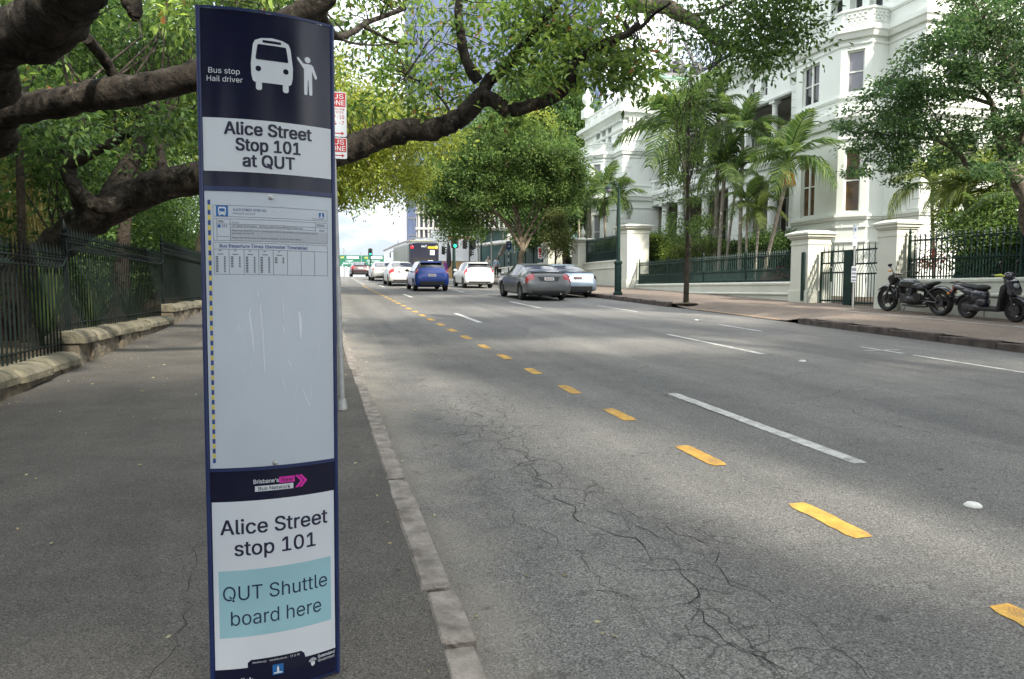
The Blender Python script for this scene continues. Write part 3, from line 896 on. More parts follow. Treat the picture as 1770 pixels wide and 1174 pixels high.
# gate: two leaves on green posts
def gate_leaf(y0, y1, label):
    g = rpath_z(FX, (y0 + y1) / 2)
    r = empty('driveway_gate', (FX, (y0+y1)/2, g), label, 'gate', 'dark green driveway gate leaves')
    w = y1 - y0; zt = 2.62 - g
    mb = MB()
    for y in (-w/2, w/2): mb.box((0, y, zt/2), (0.06, 0.06, zt))
    for z in (0.1, 0.98, 1.28, zt - 0.02): mb.box((0, 0, z), (0.05, w, 0.05))
    mb.build('gate_frame', M_green, r)
    mb = MB(); n = 10
    for i in range(1, n):
        y = -w/2 + w * i / n
        mb.box((0, y, 0.52), (0.018, 0.018, 0.95))
        mb.tube([(0, y, 1.0), (0, y + (0.14 if i < n/2 else -0.14), 1.27)], 0.010, 4)
        if i % 2: mb.lathe([(0.012, 0), (0.022, 0.02), (0.001, 0.22)], (0, y, zt), 4, caps=False); mb.box((0, y, (1.28 + zt) / 2), (0.018, 0.018, zt - 1.28))
    mb.build('bars', M_green, r)
    mb = MB(); h = zt - 1.30; k = 9
    for s in (-1, 1):
        for i in range(-6, k + 7):
            a = -w/2 + w * i / k; pts = []
            y_a, y_b = a, a + s * h * 0.62
            z_a, z_b = 1.29, 1.29 + h
            lo, hi = -w/2, w/2
            def cut(y): return (y - y_a) / (y_b - y_a)
            t0, t1 = 0, 1
            ta, tb = sorted((cut(lo), cut(hi)))
            t0, t1 = max(t0, ta), min(t1, tb)
            if t1 - t0 > 0.03: mb.tube([(0.004 * s, y_a + (y_b-y_a)*t0, z_a + (z_b-z_a)*t0), (0.004 * s, y_a + (y_b-y_a)*t1, z_a + (z_b-z_a)*t1)], 0.0035, 4)
    mb.build('mesh_screen', M_green, r)
gate_leaf(18.35, 19.40, 'left leaf of the green gate, bars below and wire mesh above')
gate_leaf(16.80, 17.95, 'right leaf of the green gate beside the parking notice pole')
mb = MB(); mb.bx(FX - 0.08, FX + 0.0, 17.98, 18.32, 0.75, 2.62)
tag(mb.build('gate_centre_post', M_green, bevel=0.01), 'broad dark green post between the two gate leaves', 'post')
# ================================================================ the bus stop sign
M_navy = pm('navy_panel', (0.0075, 0.0085, 0.027), 0.15, scale=6, col2=(0.0095, 0.0105, 0.033), spec=0.42)
M_frame = pm('blue_frame', (0.010, 0.020, 0.085), 0.30, scale=8, col2=(0.016, 0.030, 0.110), spec=0.5)
M_signwhite = pm('sign_white', (0.60, 0.645, 0.70), 0.28, var=0.03, scale=3)
M_postwhite = pm('poster_white', (0.61, 0.65, 0.71), 0.35, var=0.03, scale=3)
M_ttwhite = pm('timetable_white', (0.455, 0.51, 0.585), 0.22, scale=2.2, col2=(0.53, 0.585, 0.665), detail=8, dirt=0.16)
M_navytxt = pm('navy_ink', (0.012, 0.014, 0.045), 0.4, var=0.05)
M_tealtxt = pm('dark_blue_ink', (0.012, 0.032, 0.075), 0.4, var=0.05)
M_aqua = pm('aqua_panel', (0.29, 0.50, 0.575), 0.35, var=0.04, scale=4)
M_magenta = pm('magenta_ink', (0.62, 0.015, 0.36), 0.4, var=0.04)
M_bluetxt = pm('blue_ink', (0.022, 0.060, 0.26), 0.4, var=0.05)
M_busblue = pm('bus_blue_ink', (0.012, 0.12, 0.36), 0.4, var=0.05)
M_yellowtxt = pm('yellow_ink', (0.62, 0.52, 0.10), 0.4, var=0.05)
M_greyline = pm('grey_ink', (0.11, 0.12, 0.16), 0.5, var=0.05)
M_greypanel = pm('grey_panel', (0.40, 0.43, 0.49), 0.4, var=0.04)
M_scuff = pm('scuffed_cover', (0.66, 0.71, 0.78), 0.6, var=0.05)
M_steel = pm('steel', (0.45, 0.45, 0.46), 0.35, metal=0.9, scale=20)

SK, SAG, HW = 0.904, 0.034, 0.2025
def yf(u): return -SAG * (1 - (u / HW) ** 2)
def SF(off):
    return lambda u, v: (u * SK, yf(u) * SK - off, (v + 0.12) * SK)
_c = at(463, 500, 2.085)
sign = empty('bus_stop_sign', (_c.x, _c.y, EYE - (1.22 + 0.12) * SK), 'tall curved navy and white bus stop sign standing on the left footpath', 'bus stop sign', rot=(0, R(0.45), R(8)))
def patch(mb, u0, u1, v0, v1, off, nu=14, mi=0):
    T = SF(off); vs = []; fs = []
    for i in range(nu + 1):
        u = u0 + (u1 - u0) * i / nu
        vs += [T(u, v0), T(u, v1)]
        if i: fs.append((2*i-2, 2*i, 2*i+1, 2*i-1))
    mb.add(vs, fs, mi)
def poly_on(mb, pts, off, mi=0):
    # cut into narrow upright strips, so that the piece follows the curve of the sign
    T = SF(off); bm = bmesh.new(); bm.faces.new([bm.verts.new((u, v, 0)) for u, v in pts])
    us = [p[0] for p in pts]; k = math.floor(min(us) / 0.012) + 1
    while k * 0.012 < max(us) - 1e-4:
        bmesh.ops.bisect_plane(bm, geom=bm.verts[:] + bm.edges[:] + bm.faces[:], plane_co=(k * 0.012, 0, 0), plane_no=(1, 0, 0)); k += 1
    bm.verts.index_update()
    mb.add([T(w.co.x, w.co.y) for w in bm.verts], [tuple(w.index for w in f.verts) for f in bm.faces], mi)
    bm.free()
def rrect(u0, u1, v0, v1, r, n=5):
    P = []
    for cx, cy, a0 in ((u1-r, v1-r, 0), (u0+r, v1-r, 90), (u0+r, v0+r, 180), (u1-r, v0+r, 270)):
        for i in range(n + 1):
            a = R(a0 + 90 * i / n); P.append((cx + r * math.cos(a), cy + r * math.sin(a)))
    return P
def disc(cu, cv, r, n=16): return [(cu + r * math.cos(2*math.pi*i/n), cv + r * math.sin(2*math.pi*i/n)) for i in range(n)]
# body: curved front, flat back, blue edge frame
mb = MB(); n = 20
ring = [(u * SK, yf(u) * SK) for u in [-HW + 2 * HW * i / n for i in range(n + 1)]]
outl = ring + [(HW * SK, 0.055), (-HW * SK, 0.055)]
mb.prism(outl, lambda u, v, w: (u, v, w), (2.088 + 0.115) * SK)
mb.build('sign_body', M_frame, sign, recalc=True)
mb = MB()
for s in (-1, 1):
    mb.tube([(s * HW * SK, -0.001, 0), (s * HW * SK, -0.001, 2.21 * SK)], 0.0065, 10)
mb.build('edge_trim', M_frame, sign, smooth=60)
for va, vb in ((1.527, 1.541), (0.632, 0.642), (2.082, 2.090)):
    mb = MB(); patch(mb, -HW, HW, va, vb, 0.004, 18); mb.build('joint_strip', M_frame, sign, recalc=False)
# header
mb = MB(); patch(mb, -0.196, 0.196, 1.541, 2.082, 0.0015, 20)
hdr = mb.build('header_panel', M_navy, sign, recalc=False, smooth=60)
for f in hdr.data.polygons: f.use_smooth = True
O1, O2 = 0.0022, 0.0028
mb = MB()
b0, b1 = -0.052, 0.073
body = [(b0, 1.893), (b0-.001, 1.925), (b0+.006, 1.985), (b0+.012, 1.998), (b0+.03, 2.006), (b0+.0625, 2.010), (b1-.03, 2.006), (b1-.012, 1.998), (b1-.006, 1.985), (b1+.001, 1.925), (b1, 1.893), (b1-.004, 1.875), (b1-.010, 1.870), (b0+.010, 1.870), (b0+.004, 1.875)]
poly_on(mb, body, O1)
for s in (b0 + .013, b1 - .031): poly_on(mb, rrect(s, s + .018, 1.846, 1.874, .007), O1)
mb.build('bus_symbol', M_signwhite, hdr, recalc=False)
mb = MB()
poly_on(mb, [(b0+.016, 1.940), (b0+.013, 1.944), (b0+.019, 1.984), (b0+.022, 1.987), (b1-.022, 1.987), (b1-.019, 1.984), (b1-.013, 1.944), (b1-.016, 1.940)], O2)
poly_on(mb, rrect(b0+.034, b1-.034, 1.993, 2.001, .0039), O2)
for u in (b0 + .021, b1 - .021): poly_on(mb, disc(u, 1.912, .0085), O2)
mb.build('symbol_window', M_navy, hdr, recalc=False)
mb = MB()
poly_on(mb, disc(0.121, 1.961, .0095), O1)
poly_on(mb, [(0.108, 1.948), (0.133, 1.948), (0.139, 1.943), (0.151, 1.911), (0.149, 1.904), (0.144, 1.905), (0.135, 1.927), (0.135, 1.852), (0.131, 1.849), (0.125, 1.851), (0.123, 1.898), (0.121, 1.898), (0.119, 1.851), (0.113, 1.849), (0.109, 1.852), (0.109, 1.931)], O1)
poly_on(mb, [(0.108, 1.948), (0.109, 1.931), (0.089, 1.957), (0.087, 1.963), (0.091, 1.966)], O1)
mb.build('passenger_symbol', M_signwhite, hdr, recalc=False)
mb = MB(); T = SF(O1)
put_text(mb, 'Bus stop', 0.0235, T, -0.131, 1.888, 0.090)
put_text(mb, 'Hail driver', 0.0235, T, -0.130, 1.863, 0.103)
mb.build('lettering', M_signwhite, hdr, recalc=False)
# stop name
mb = MB(); patch(mb, -0.195, 0.195, 1.588, 1.752, 0.0022, 20)
npn = mb.build('name_panel', M_signwhite, sign, recalc=False, smooth=60)
mb = MB(); T = SF(0.0030)
put_text(mb, 'Alice Street', 0.0535, T, -0.002, 1.704, 0.263, bold=0.030)
put_text(mb, 'Stop 101', 0.0535, T, -0.003, 1.655, 0.194, bold=0.030)
put_text(mb, 'at QUT', 0.0535, T, -0.003, 1.606, 0.156, bold=0.030)
mb.build('lettering', M_navytxt, npn, recalc=False)
# timetable
mb = MB(); patch(mb, -0.195, 0.196, 0.643, 1.526, 0.0022, 20)
ttp = mb.build('timetable_panel', M_ttwhite, sign, recalc=False, smooth=60)
mb = MB(); v = 1.498; i = 0
while v > 0.672:
    patch(mb, -0.1865, -0.1785, v - 0.0152, v, 0.0030, 1, i % 2); v -= 0.0158; i += 1
mb.build('edge_strip', [M_bluetxt, M_yellowtxt], ttp, recalc=False)
mb = MB(); O = 0.0030; T = SF(O); lw = 0.0011
uL, uR = -0.171, 0.180
def hline(v, a=uL, b=uR): patch(mb, a, b, v - lw/2, v + lw/2, O, 8)
def vline(u, a, b): patch(mb, u - lw/2, u + lw/2, a, b, O, 1)
for v in (1.482, 1.447, 1.440, 1.372, 1.366, 1.345, 1.266): hline(v)
hline(1.424, -0.161, uR); hline(1.414, -0.122, 0.140); hline(1.385, -0.161, -0.122)
for u in (uL, uR): vline(u, 1.447, 1.482); vline(u, 1.372, 1.440); vline(u, 1.266, 1.366)
vline(-0.161, 1.372, 1.440); vline(-0.122, 1.372, 1.440); vline(0.140, 1.410, 1.440)
for k in range(1, 8): vline(uL + (uR - uL) * k / 8, 1.266, 1.345)
mb.build('ruled_lines', M_greyline, ttp, recalc=False)
mb = MB(); patch(mb, -0.1208, 0.179, 1.373, 1.409, 0.0027, 10); mb.build('grey_box', M_greypanel, ttp, recalc=False)
mb = MB()
put_text(mb, 'ALICE STREET STOP 101', 0.0105, T, -0.114, 1.466, 0.100, 'LEFT', 0.008)
mb.build('stop_title', M_bluetxt, ttp, recalc=False); mb = MB()
put_text(mb, 'Bus Departure Times (Semester Timetable)', 0.0145, T, -0.155, 1.3505, 0.266, 'LEFT', 0.012)
mb.build('timetable_title', M_bluetxt, ttp, recalc=False)
mb = MB()
put_text(mb, 'Effective 30 June 2025', 0.0085, T, -0.114, 1.455, 0.066, 'LEFT')
put_text(mb, '391', 0.0115, T, -0.147, 1.4135, 0.016, 'LEFT', 0.01)
put_text(mb, 'Going to:', 0.007, T, -0.117, 1.427, 0.022, 'LEFT')
put_text(mb, 'QUT Kelvin Grove Campus - Servicing to Kelvin Grove (Monday to Friday only)', 0.0078, T, -0.117, 1.4165, 0.215, 'LEFT', 0.004)
put_text(mb, 'Please note: Route 391 is not a Translink service and is only available to students & staff of QUT in', 0.0075, T, -0.117, 1.4015, 0.262, 'LEFT')
put_text(mb, 'possession of a valid ID', 0.0075, T, -0.117, 1.3935, 0.064, 'LEFT')
put_text(mb, 'Please note: Service does not operate on Saturday, Sunday & public holidays', 0.0075, T, -0.117, 1.3795, 0.210, 'LEFT')
mb.build('route_print', M_greyline, ttp, recalc=False); mb = MB()
# rows of departure times, too small to be read
for col, rows in enumerate((10, 7, 10, 10, 4)):
    cu = uL + (uR - uL) * col / 8
    patch(mb, cu + .014, cu + .022, 1.3395, 1.3415, O, 1); patch(mb, cu + .010, cu + .028, 1.3285, 1.3305, O, 1)
    for r_ in range(rows):
        v = 1.321 - r_ * 0.0052
        patch(mb, cu + .005, cu + .0125, v - .0015, v + .0015, O, 1); patch(mb, cu + .0285, cu + .0335, v - .0015, v + .0015, O, 1)
for v in (1.434, 1.430): patch(mb, -0.157, -0.143 + (1.434 - v), v - .001, v + .001, O, 1); patch(mb, 0.144, 0.172, v - .001, v + .001, O, 1)
patch(mb, 0.152, 0.170, 1.413, 1.416, O, 1); patch(mb, 0.128, 0.170, 1.4515, 1.453, O, 2)
mb.build('timetable_print', M_greyline, ttp, recalc=False)
mb = MB(); patch(mb, -0.1625, -0.1275, 1.4475, 1.4815, 0.0026, 3); patch(mb, 0.152, 0.170, 1.456, 1.4735, 0.0026, 2); patch(mb, -0.159, -0.150, 1.4125, 1.4215, 0.0026, 1)
icn = mb.build('blue_symbol', M_busblue, ttp, recalc=False)
mb = MB()
poly_on(mb, rrect(-0.156, -0.134, 1.4535, 1.477, .004), .0030); poly_on(mb, rrect(-0.154, -0.149, 1.4505, 1.456, .002), .0030); poly_on(mb, rrect(-0.141, -0.136, 1.4505, 1.456, .002), .0030)
poly_on(mb, [(0.154, 1.458), (0.168, 1.458), (0.168, 1.4605), (0.1625, 1.461), (0.1625, 1.470), (0.1605, 1.4725), (0.1590, 1.470), (0.1590, 1.461), (0.154, 1.4605)], .0030)
mb.build('white_symbol', M_signwhite, icn, recalc=False)
mb = MB(); poly_on(mb, rrect(-0.153, -0.137, 1.4625, 1.4725, .002), .0034); poly_on(mb, disc(-0.1515, 1.4580, .0015, 8), .0034); poly_on(mb, disc(-0.1385, 1.4580, .0015, 8), .0034)
mb.build('symbol_window', M_busblue, icn, recalc=False)
mb = MB()
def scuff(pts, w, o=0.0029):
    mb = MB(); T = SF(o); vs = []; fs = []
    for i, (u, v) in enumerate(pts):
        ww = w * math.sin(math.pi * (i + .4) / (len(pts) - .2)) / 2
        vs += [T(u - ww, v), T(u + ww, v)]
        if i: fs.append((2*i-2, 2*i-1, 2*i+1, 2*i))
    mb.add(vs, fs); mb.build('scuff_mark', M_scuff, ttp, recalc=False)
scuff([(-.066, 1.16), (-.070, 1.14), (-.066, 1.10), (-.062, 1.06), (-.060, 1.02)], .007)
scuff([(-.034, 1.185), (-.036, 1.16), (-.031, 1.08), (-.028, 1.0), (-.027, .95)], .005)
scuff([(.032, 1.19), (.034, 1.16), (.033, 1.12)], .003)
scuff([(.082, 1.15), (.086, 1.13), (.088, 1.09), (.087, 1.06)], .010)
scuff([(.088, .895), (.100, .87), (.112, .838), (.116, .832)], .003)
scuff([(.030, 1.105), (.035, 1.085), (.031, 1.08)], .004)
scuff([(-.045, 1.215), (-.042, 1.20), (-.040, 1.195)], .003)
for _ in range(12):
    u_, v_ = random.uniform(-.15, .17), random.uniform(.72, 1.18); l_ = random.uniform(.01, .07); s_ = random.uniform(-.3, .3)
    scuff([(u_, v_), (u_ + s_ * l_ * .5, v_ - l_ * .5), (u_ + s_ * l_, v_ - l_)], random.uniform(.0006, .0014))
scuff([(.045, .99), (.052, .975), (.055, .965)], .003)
mb = MB()
for v in (1.513, 0.652): mb.lathe([(0.0075, 0), (0.0075, .002), (0.004, .004), (0.001, .0045)], (0, 0, 0), 12)
for v in (1.513, 0.652):
    mb2 = MB(); T = SF(0.002); p = Vector(T(0.0, v))
    mb2.lathe([(0.0001, -.0045), (0.004, -.004), (0.0075, -.002), (0.0075, 0.001)], (p.x, p.y, p.z), 12, axis='Y', caps=False)
    mb2.build('screw', M_steel, sign, smooth=40)
# lower poster
mb = MB(); patch(mb, -0.196, 0.196, 0.532, 0.632, 0.0015, 20); 
bnd = mb.build('network_band', M_navy, sign, recalc=False, smooth=60)
mb = MB(); T = SF(O1)
put_text(mb, "Brisbane's", 0.0185, T, -0.0685, 0.5875, 0.078, 'LEFT', 0.012)
poly_on(mb, [(-0.063, 0.561), (0.057, 0.561), (0.057, 0.579), (-0.063, 0.579)], O1)
mb.build('lettering', M_signwhite, bnd, recalc=False)
mb = MB(); poly_on(mb, [(0.012, 0.583), (0.062, 0.583), (0.062, 0.6035), (0.012, 0.6035)], O1)
for du in (0, 0.0125):
    poly_on(mb, [(0.063 + du, 0.604), (0.072 + du, 0.604), (0.0905 + du, 0.5825), (0.081 + du, 0.5825)], O1)
    poly_on(mb, [(0.081 + du, 0.5835), (0.0905 + du, 0.5835), (0.072 + du, 0.562), (0.063 + du, 0.562)], O1 + .0002)
mb.build('chevron', M_magenta, bnd, recalc=False)
mb = MB(); T = SF(O2)
put_text(mb, 'New', 0.0185, T, 0.037, 0.587, 0.036, 'CENTER', 0.006)
put_text(mb, 'Bus Network', 0.0165, T, -0.003, 0.5645, 0.100, 'CENTER', 0.008)
mb.build('dark_lettering', M_navytxt, bnd, recalc=False)
mb = MB(); patch(mb, -0.193, 0.193, -0.110, 0.532, 0.0018, 20)
pst = mb.build('lower_poster', M_postwhite, sign, recalc=False, smooth=60)
mb = MB(); T = SF(O1)
put_text(mb, 'Alice Street', 0.068, T, 0.0, 0.424, 0.338, bold=0.016)
put_text(mb, 'stop 101', 0.068, T, 0.001, 0.352, 0.255, bold=0.016)
mb.build('lettering', M_navytxt, pst, recalc=False)
mb = MB(); patch(mb, -0.178, 0.180, 0.078, 0.303, 0.0020, 18)
aq = mb.build('aqua_panel', M_aqua, pst, recalc=False, smooth=60)
mb = MB(); T = SF(O2)
put_text(mb, 'QUT Shuttle', 0.068, T, 0.0, 0.203, 0.332, bold=-0.004)
put_text(mb, 'board here', 0.068, T, 0.0, 0.119, 0.288, bold=-0.004)
mb.build('dark_lettering', M_tealtxt, aq, recalc=False)
mb = MB()
patch(mb, -0.193, 0.193, -0.112, -0.028, 0.0024, 18)
poly_on(mb, [(-0.095, -0.030), (-0.095, -0.012), (-0.085, -0.003), (0.0, -0.003), (0.075, -0.003), (0.085, -0.012), (0.090, -0.030)], 0.0024)
ft = mb.build('footer', M_navy, pst, recalc=False)
mb = MB(); T = SF(0.0032)
put_text(mb, 'translink app  ·  translink.com.au  ·  13 12 30', 0.0095, T, -0.005, -0.016, 0.150)
put_text(mb, 'Queensland', 0.0150, T, 0.131, -0.044, 0.058, 'LEFT', 0.012)
put_text(mb, 'Government', 0.0140, T, 0.131, -0.058, 0.058, 'LEFT')
put_text(mb, 'translink', 0.030, T, -0.125, -0.082, 0.092, bold=0.01)
# small coat of arms beside the government name
for a in range(9):
    an = R(20 + a * 17.5); poly_on(mb, [(0.114, -0.052), (0.114 + .014 * math.cos(an), -0.052 + .015 * math.sin(an)), (0.114 + .014 * math.cos(an + .16), -0.052 + .015 * math.sin(an + .16))], 0.0032)
poly_on(mb, [(0.107, -0.052), (0.121, -0.052), (0.120, -0.062), (0.114, -0.067), (0.108, -0.062)], 0.0032)
mb.build('lettering', M_signwhite, ft, recalc=False)
mb = MB(); patch(mb, -0.018, 0.017, -0.066, -0.031, 0.0029, 3)
em = mb.build('emblem', M_busblue, ft, recalc=False)
mb = MB()
poly_on(mb, [(-0.014, -0.062), (0.013, -0.062), (0.013, -0.058), (0.003, -0.057), (0.003, -0.043), (-0.0005, -0.035), (-0.004, -0.043), (-0.004, -0.057), (-0.014, -0.058)], 0.0034)
mb.build('emblem_tower', M_signwhite, em, recalc=False)

# ================================================================ bus zone sign on its pole, behind the big sign
M_galv = pm('galvanised', (0.30, 0.31, 0.32), 0.45, metal=0.55, scale=14, col2=(0.42, 0.43, 0.44))
M_signred = pm('sign_red', (0.40, 0.022, 0.025), 0.4, var=0.05)
M_alu = pm('sign_back', (0.45, 0.46, 0.47), 0.5, var=0.08)
bz = empty('bus_zone_sign', (0.215, 6.34, gz(6.34) + 0.12), 'red and white bus zone parking sign on a grey pole behind the bus stop sign', 'road sign')
mb = MB(); mb.tube([(0, 0, 0), (-0.05, 0, 2.62)], 0.026, 10); mb.lathe([(0.03, 0), (0.045, 0.0), (0.045, 0.03), (0.03, 0.10)], (0, 0, 0), 10)
mb.build('pole', M_galv, bz, smooth=40)
zb = gz(6.34) + 0.12
def zpx(y, d): return EYE + (500 - y) / FPX * d
z1, z2, z3 = zpx(168, 6.15) - zb, zpx(243, 6.15) - zb, zpx(279, 6.15) - zb
for (a, b, nm) in ((z2 + .004, z1, 'upper_plate'), (z3, z2 - .004, 'lower_plate')):
    mb = MB(); mb.prism(rrect(-0.105, 0.075, a, b, 0.015), lambda u, v, w: (u, -0.030 - w, v), 0.003)
    pl = mb.build(nm, M_signwhite, bz)
    mb = MB(); T = lambda u, v: (u, -0.0345, v)
    h = 0.125
    if nm == 'upper_plate': mb.add([T(-.098, b - .008), T(-.098, b - h), T(.068, b - h), T(.068, b - .008)], [(0,1,2,3)])
    else: mb.add([T(-.098, b - .008), T(-.098, b - h + .005), T(.068, b - h + .005), T(.068, b - .008)], [(0,1,2,3)])
    az = a + 0.028
    mb.add([T(-.08, az - .004), T(.03, az - .004), T(.03, az + .004), T(-.08, az + .004)], [(0,1,2,3)]); mb.add([T(.03, az - .016), T(.055, az), T(.03, az + .016)], [(0,1,2)])
    if nm == 'upper_plate':
        put_text(mb, '7-10', 0.045, T, 0.012, b - 0.225, 0.085, bold=0.01); put_text(mb, '4 -7', 0.045, T, 0.012, b - 0.275, 0.085, bold=0.01)
        put_text(mb, 'TRANSLINK', 0.026, T, -0.015, b - 0.153, 0.15); put_text(mb, 'SERVICES', 0.026, T, -0.015, b - 0.179, 0.13)
    mb.build('red_print', M_signred, pl, recalc=False)
    mb = MB(); T = lambda u, v: (u, -0.0352, v)
    put_text(mb, 'BUS', 0.058, T, -0.015, b - 0.058, 0.13, bold=0.01); put_text(mb, 'ZONE', 0.058, T, -0.015, b - 0.111, 0.15, bold=0.01)
    mb.build('lettering', M_signwhite, pl, recalc=False)

# ================================================================ lamps, signals, gantry and small signs
M_lampgrey = pm('lamp_grey', (0.22, 0.225, 0.23), 0.5, var=0.1)
M_lens = pm('lamp_lens', (0.55, 0.56, 0.55), 0.25, var=0.05)
sl = empty('street_lamp', (0.16, 18, gz(18) + 0.12), 'grey street lamp head showing above the right edge of the bus stop sign', 'street lamp')
h = zpx(50, 17.3) - gz(18) - 0.12
mb = MB(); mb.tube([(0, 0, 0), (0, 0, h * .6), (0, 0, h)], [0.09, 0.075, 0.05], 10); mb.build('pole', M_lampgrey, sl, smooth=40)
mb = MB(); mb.tube([(0, 0, h - .1), (0.12, 0, h + 0.02), (0.3, 0, h + 0.04)], 0.035, 8); mb.build('arm', M_lampgrey, sl, smooth=40)
mb = MB(); mb.ball((0.47, 0, h + 0.05), (0.27, 0.16, 0.075), 14, 8); mb.build('lamp_head', M_lampgrey, sl, smooth=60)
mb = MB(); mb.ball((0.49, 0, h + 0.005), (0.19, 0.12, 0.05), 14, 8); mb.build('lens', M_lens, sl, smooth=60)

gl = empty('street_lamp', (12.05, 26.95, rpath_z(12.05, 26.95)), 'dark green heritage street lamp on the right footpath beside the tall pillar', 'street lamp')
mb = MB(); mb.lathe([(0.20, 0), (0.20, 0.10), (0.15, 0.13), (0.15, 1.25), (0.18, 1.29), (0.18, 1.36), (0.09, 1.42)], (0, 0, 0), 8); mb.build('plinth', M_green, gl, smooth=25)
mb = MB(); mb.tube([(0, 0, 1.38), (0, 0, 3.0), (0, 0, 4.35)], [0.085, 0.07, 0.045], 10); mb.lathe([(0.05, 0), (0.08, .03), (0.05, .06)], (0, 0, 3.9), 10)
mb.build('pole', M_green, gl, smooth=40)
mb = MB(); mb.tube([(0, 0, 4.25), (-0.06, 0, 4.5), (-0.22, 0, 4.62), (-0.4, 0, 4.58), (-0.45, 0, 4.45)], 0.022, 6); mb.tube([(0, 0, 4.1), (-0.15, 0, 4.3), (-0.3, 0, 4.55)], 0.012, 5)
mb.build('arm', M_green, gl, smooth=40)
mb = MB(); mb.lathe([(0.02, .14), (0.06, .10), (0.17, .02), (0.18, -.02)], (-0.45, 0, 4.35), 12, caps=False); mb.build('lamp_shade', M_green, gl, smooth=40)
mb = MB(); mb.ball((-0.45, 0, 4.30), (0.13, 0.13, 0.15), 12, 8); mb.build('globe', M_lampgrey, gl, smooth=60)

M_sigblack = pm('signal_black', (0.012, 0.013, 0.013), 0.5, var=0.1)
M_sigoff = pm('signal_off', (0.02, 0.02, 0.02), 0.25, var=0.1)
M_siggreen = pm('signal_green', (0.02, 0.5, 0.35), 0.3, var=0.02, emit=(0.02, 0.75, 0.45, 2.2))
def signal(x, y, heads, pole_h, label, pr=0.075, arm=None):
    r = empty('traffic_light', (x, y, gz(y) + 0.12), label, 'traffic light', 'traffic lights at the intersection')
    mb = MB(); mb.tube([(0, 0, 0), (0, 0, pole_h)], [pr, pr * 0.8], 10)
    if arm: mb.tube([(0, 0, pole_h - .2), (arm, 0, pole_h + .25)], 0.06, 8)
    mb.build('pole', M_green, r, smooth=40)
    for (hx, hz, w, hh, rz, lit) in heads:
        m = Matrix.Rotation(R(rz), 3, 'Z')
        def TT(p): return m @ Vector(p) + Vector((hx, -0.12, hz))
        mb = MB(); mb.prism(rrect(-w/2, w/2, -hh/2, hh/2, w * .18), lambda u, v, ww: TT((u, ww, v)), 0.03)
        mb.prism(rrect(-w*.24, w*.24, -hh*.42, hh*.42, w*.05), lambda u, v, ww: TT((u, -0.12 + ww, v)), 0.13)
        hd = mb.build('signal_head', M_sigblack, r)
        for i in range(3):
            z = hh * (.28 - .28 * i); on = lit and i == 2
            mb = MB(); vs = [TT((w*.19*math.cos(2*math.pi*k/14), -0.123, z + w*.19*math.sin(2*math.pi*k/14))) for k in range(14)]
            mb.add(vs, [tuple(range(14))]); mb.build('lens', M_siggreen if on else M_sigoff, hd, recalc=False)
            mb = MB(); vs = []; fs = []
            for k in range(9):
                a = math.pi * (-.05 + 1.1 * k / 8); c_, s_ = math.cos(a) * w * .21, math.sin(a) * w * .21
                vs += [TT((c_, -0.122, z + s_)), TT((c_, -0.30, z + s_))]
                if k: fs.append((2*k-2, 2*k-1, 2*k+1, 2*k))
            mb.add(vs, fs); mb.build('visor', M_sigblack, hd, recalc=False)
    return r
Z0 = gz(61) + .12
signal(11.75, 61, [(0.05, zpx(421, 62) - Z0, 0.68, 0.92, 0, True), (-0.95, zpx(434, 62) - Z0, 0.42, 0.72, 40, False)], zpx(385, 62) - Z0, 'tall green traffic light pole with its green lamp lit, at the kerb corner', 0.15)
signal(13.35, 62, [(0.25, zpx(423, 63) - Z0, 0.62, 0.95, -30, False), (-0.45, zpx(424, 63) - Z0, 0.5, 0.8, 30, False), (0.05, zpx(438, 63) - Z0, 0.5, 0.7, 60, False)], zpx(418, 63) - Z0, 'dark traffic light pole with three unlit heads right of the lit signal', 0.07)
signal(14.55, 62.5, [(0.0, zpx(415, 63) - Z0, 0.5, 0.75, 90, False)], zpx(395, 63) - Z0, 'slim traffic light pole in front of the green hoarding, turned sideways', 0.08)
signal(6.9, 92, [(0.0, zpx(437, 91) - gz(92) - .12, 0.55, 0.9, 0, True)], zpx(430, 91) - gz(92) - .12, 'far traffic light in front of the green direction signs', 0.09)

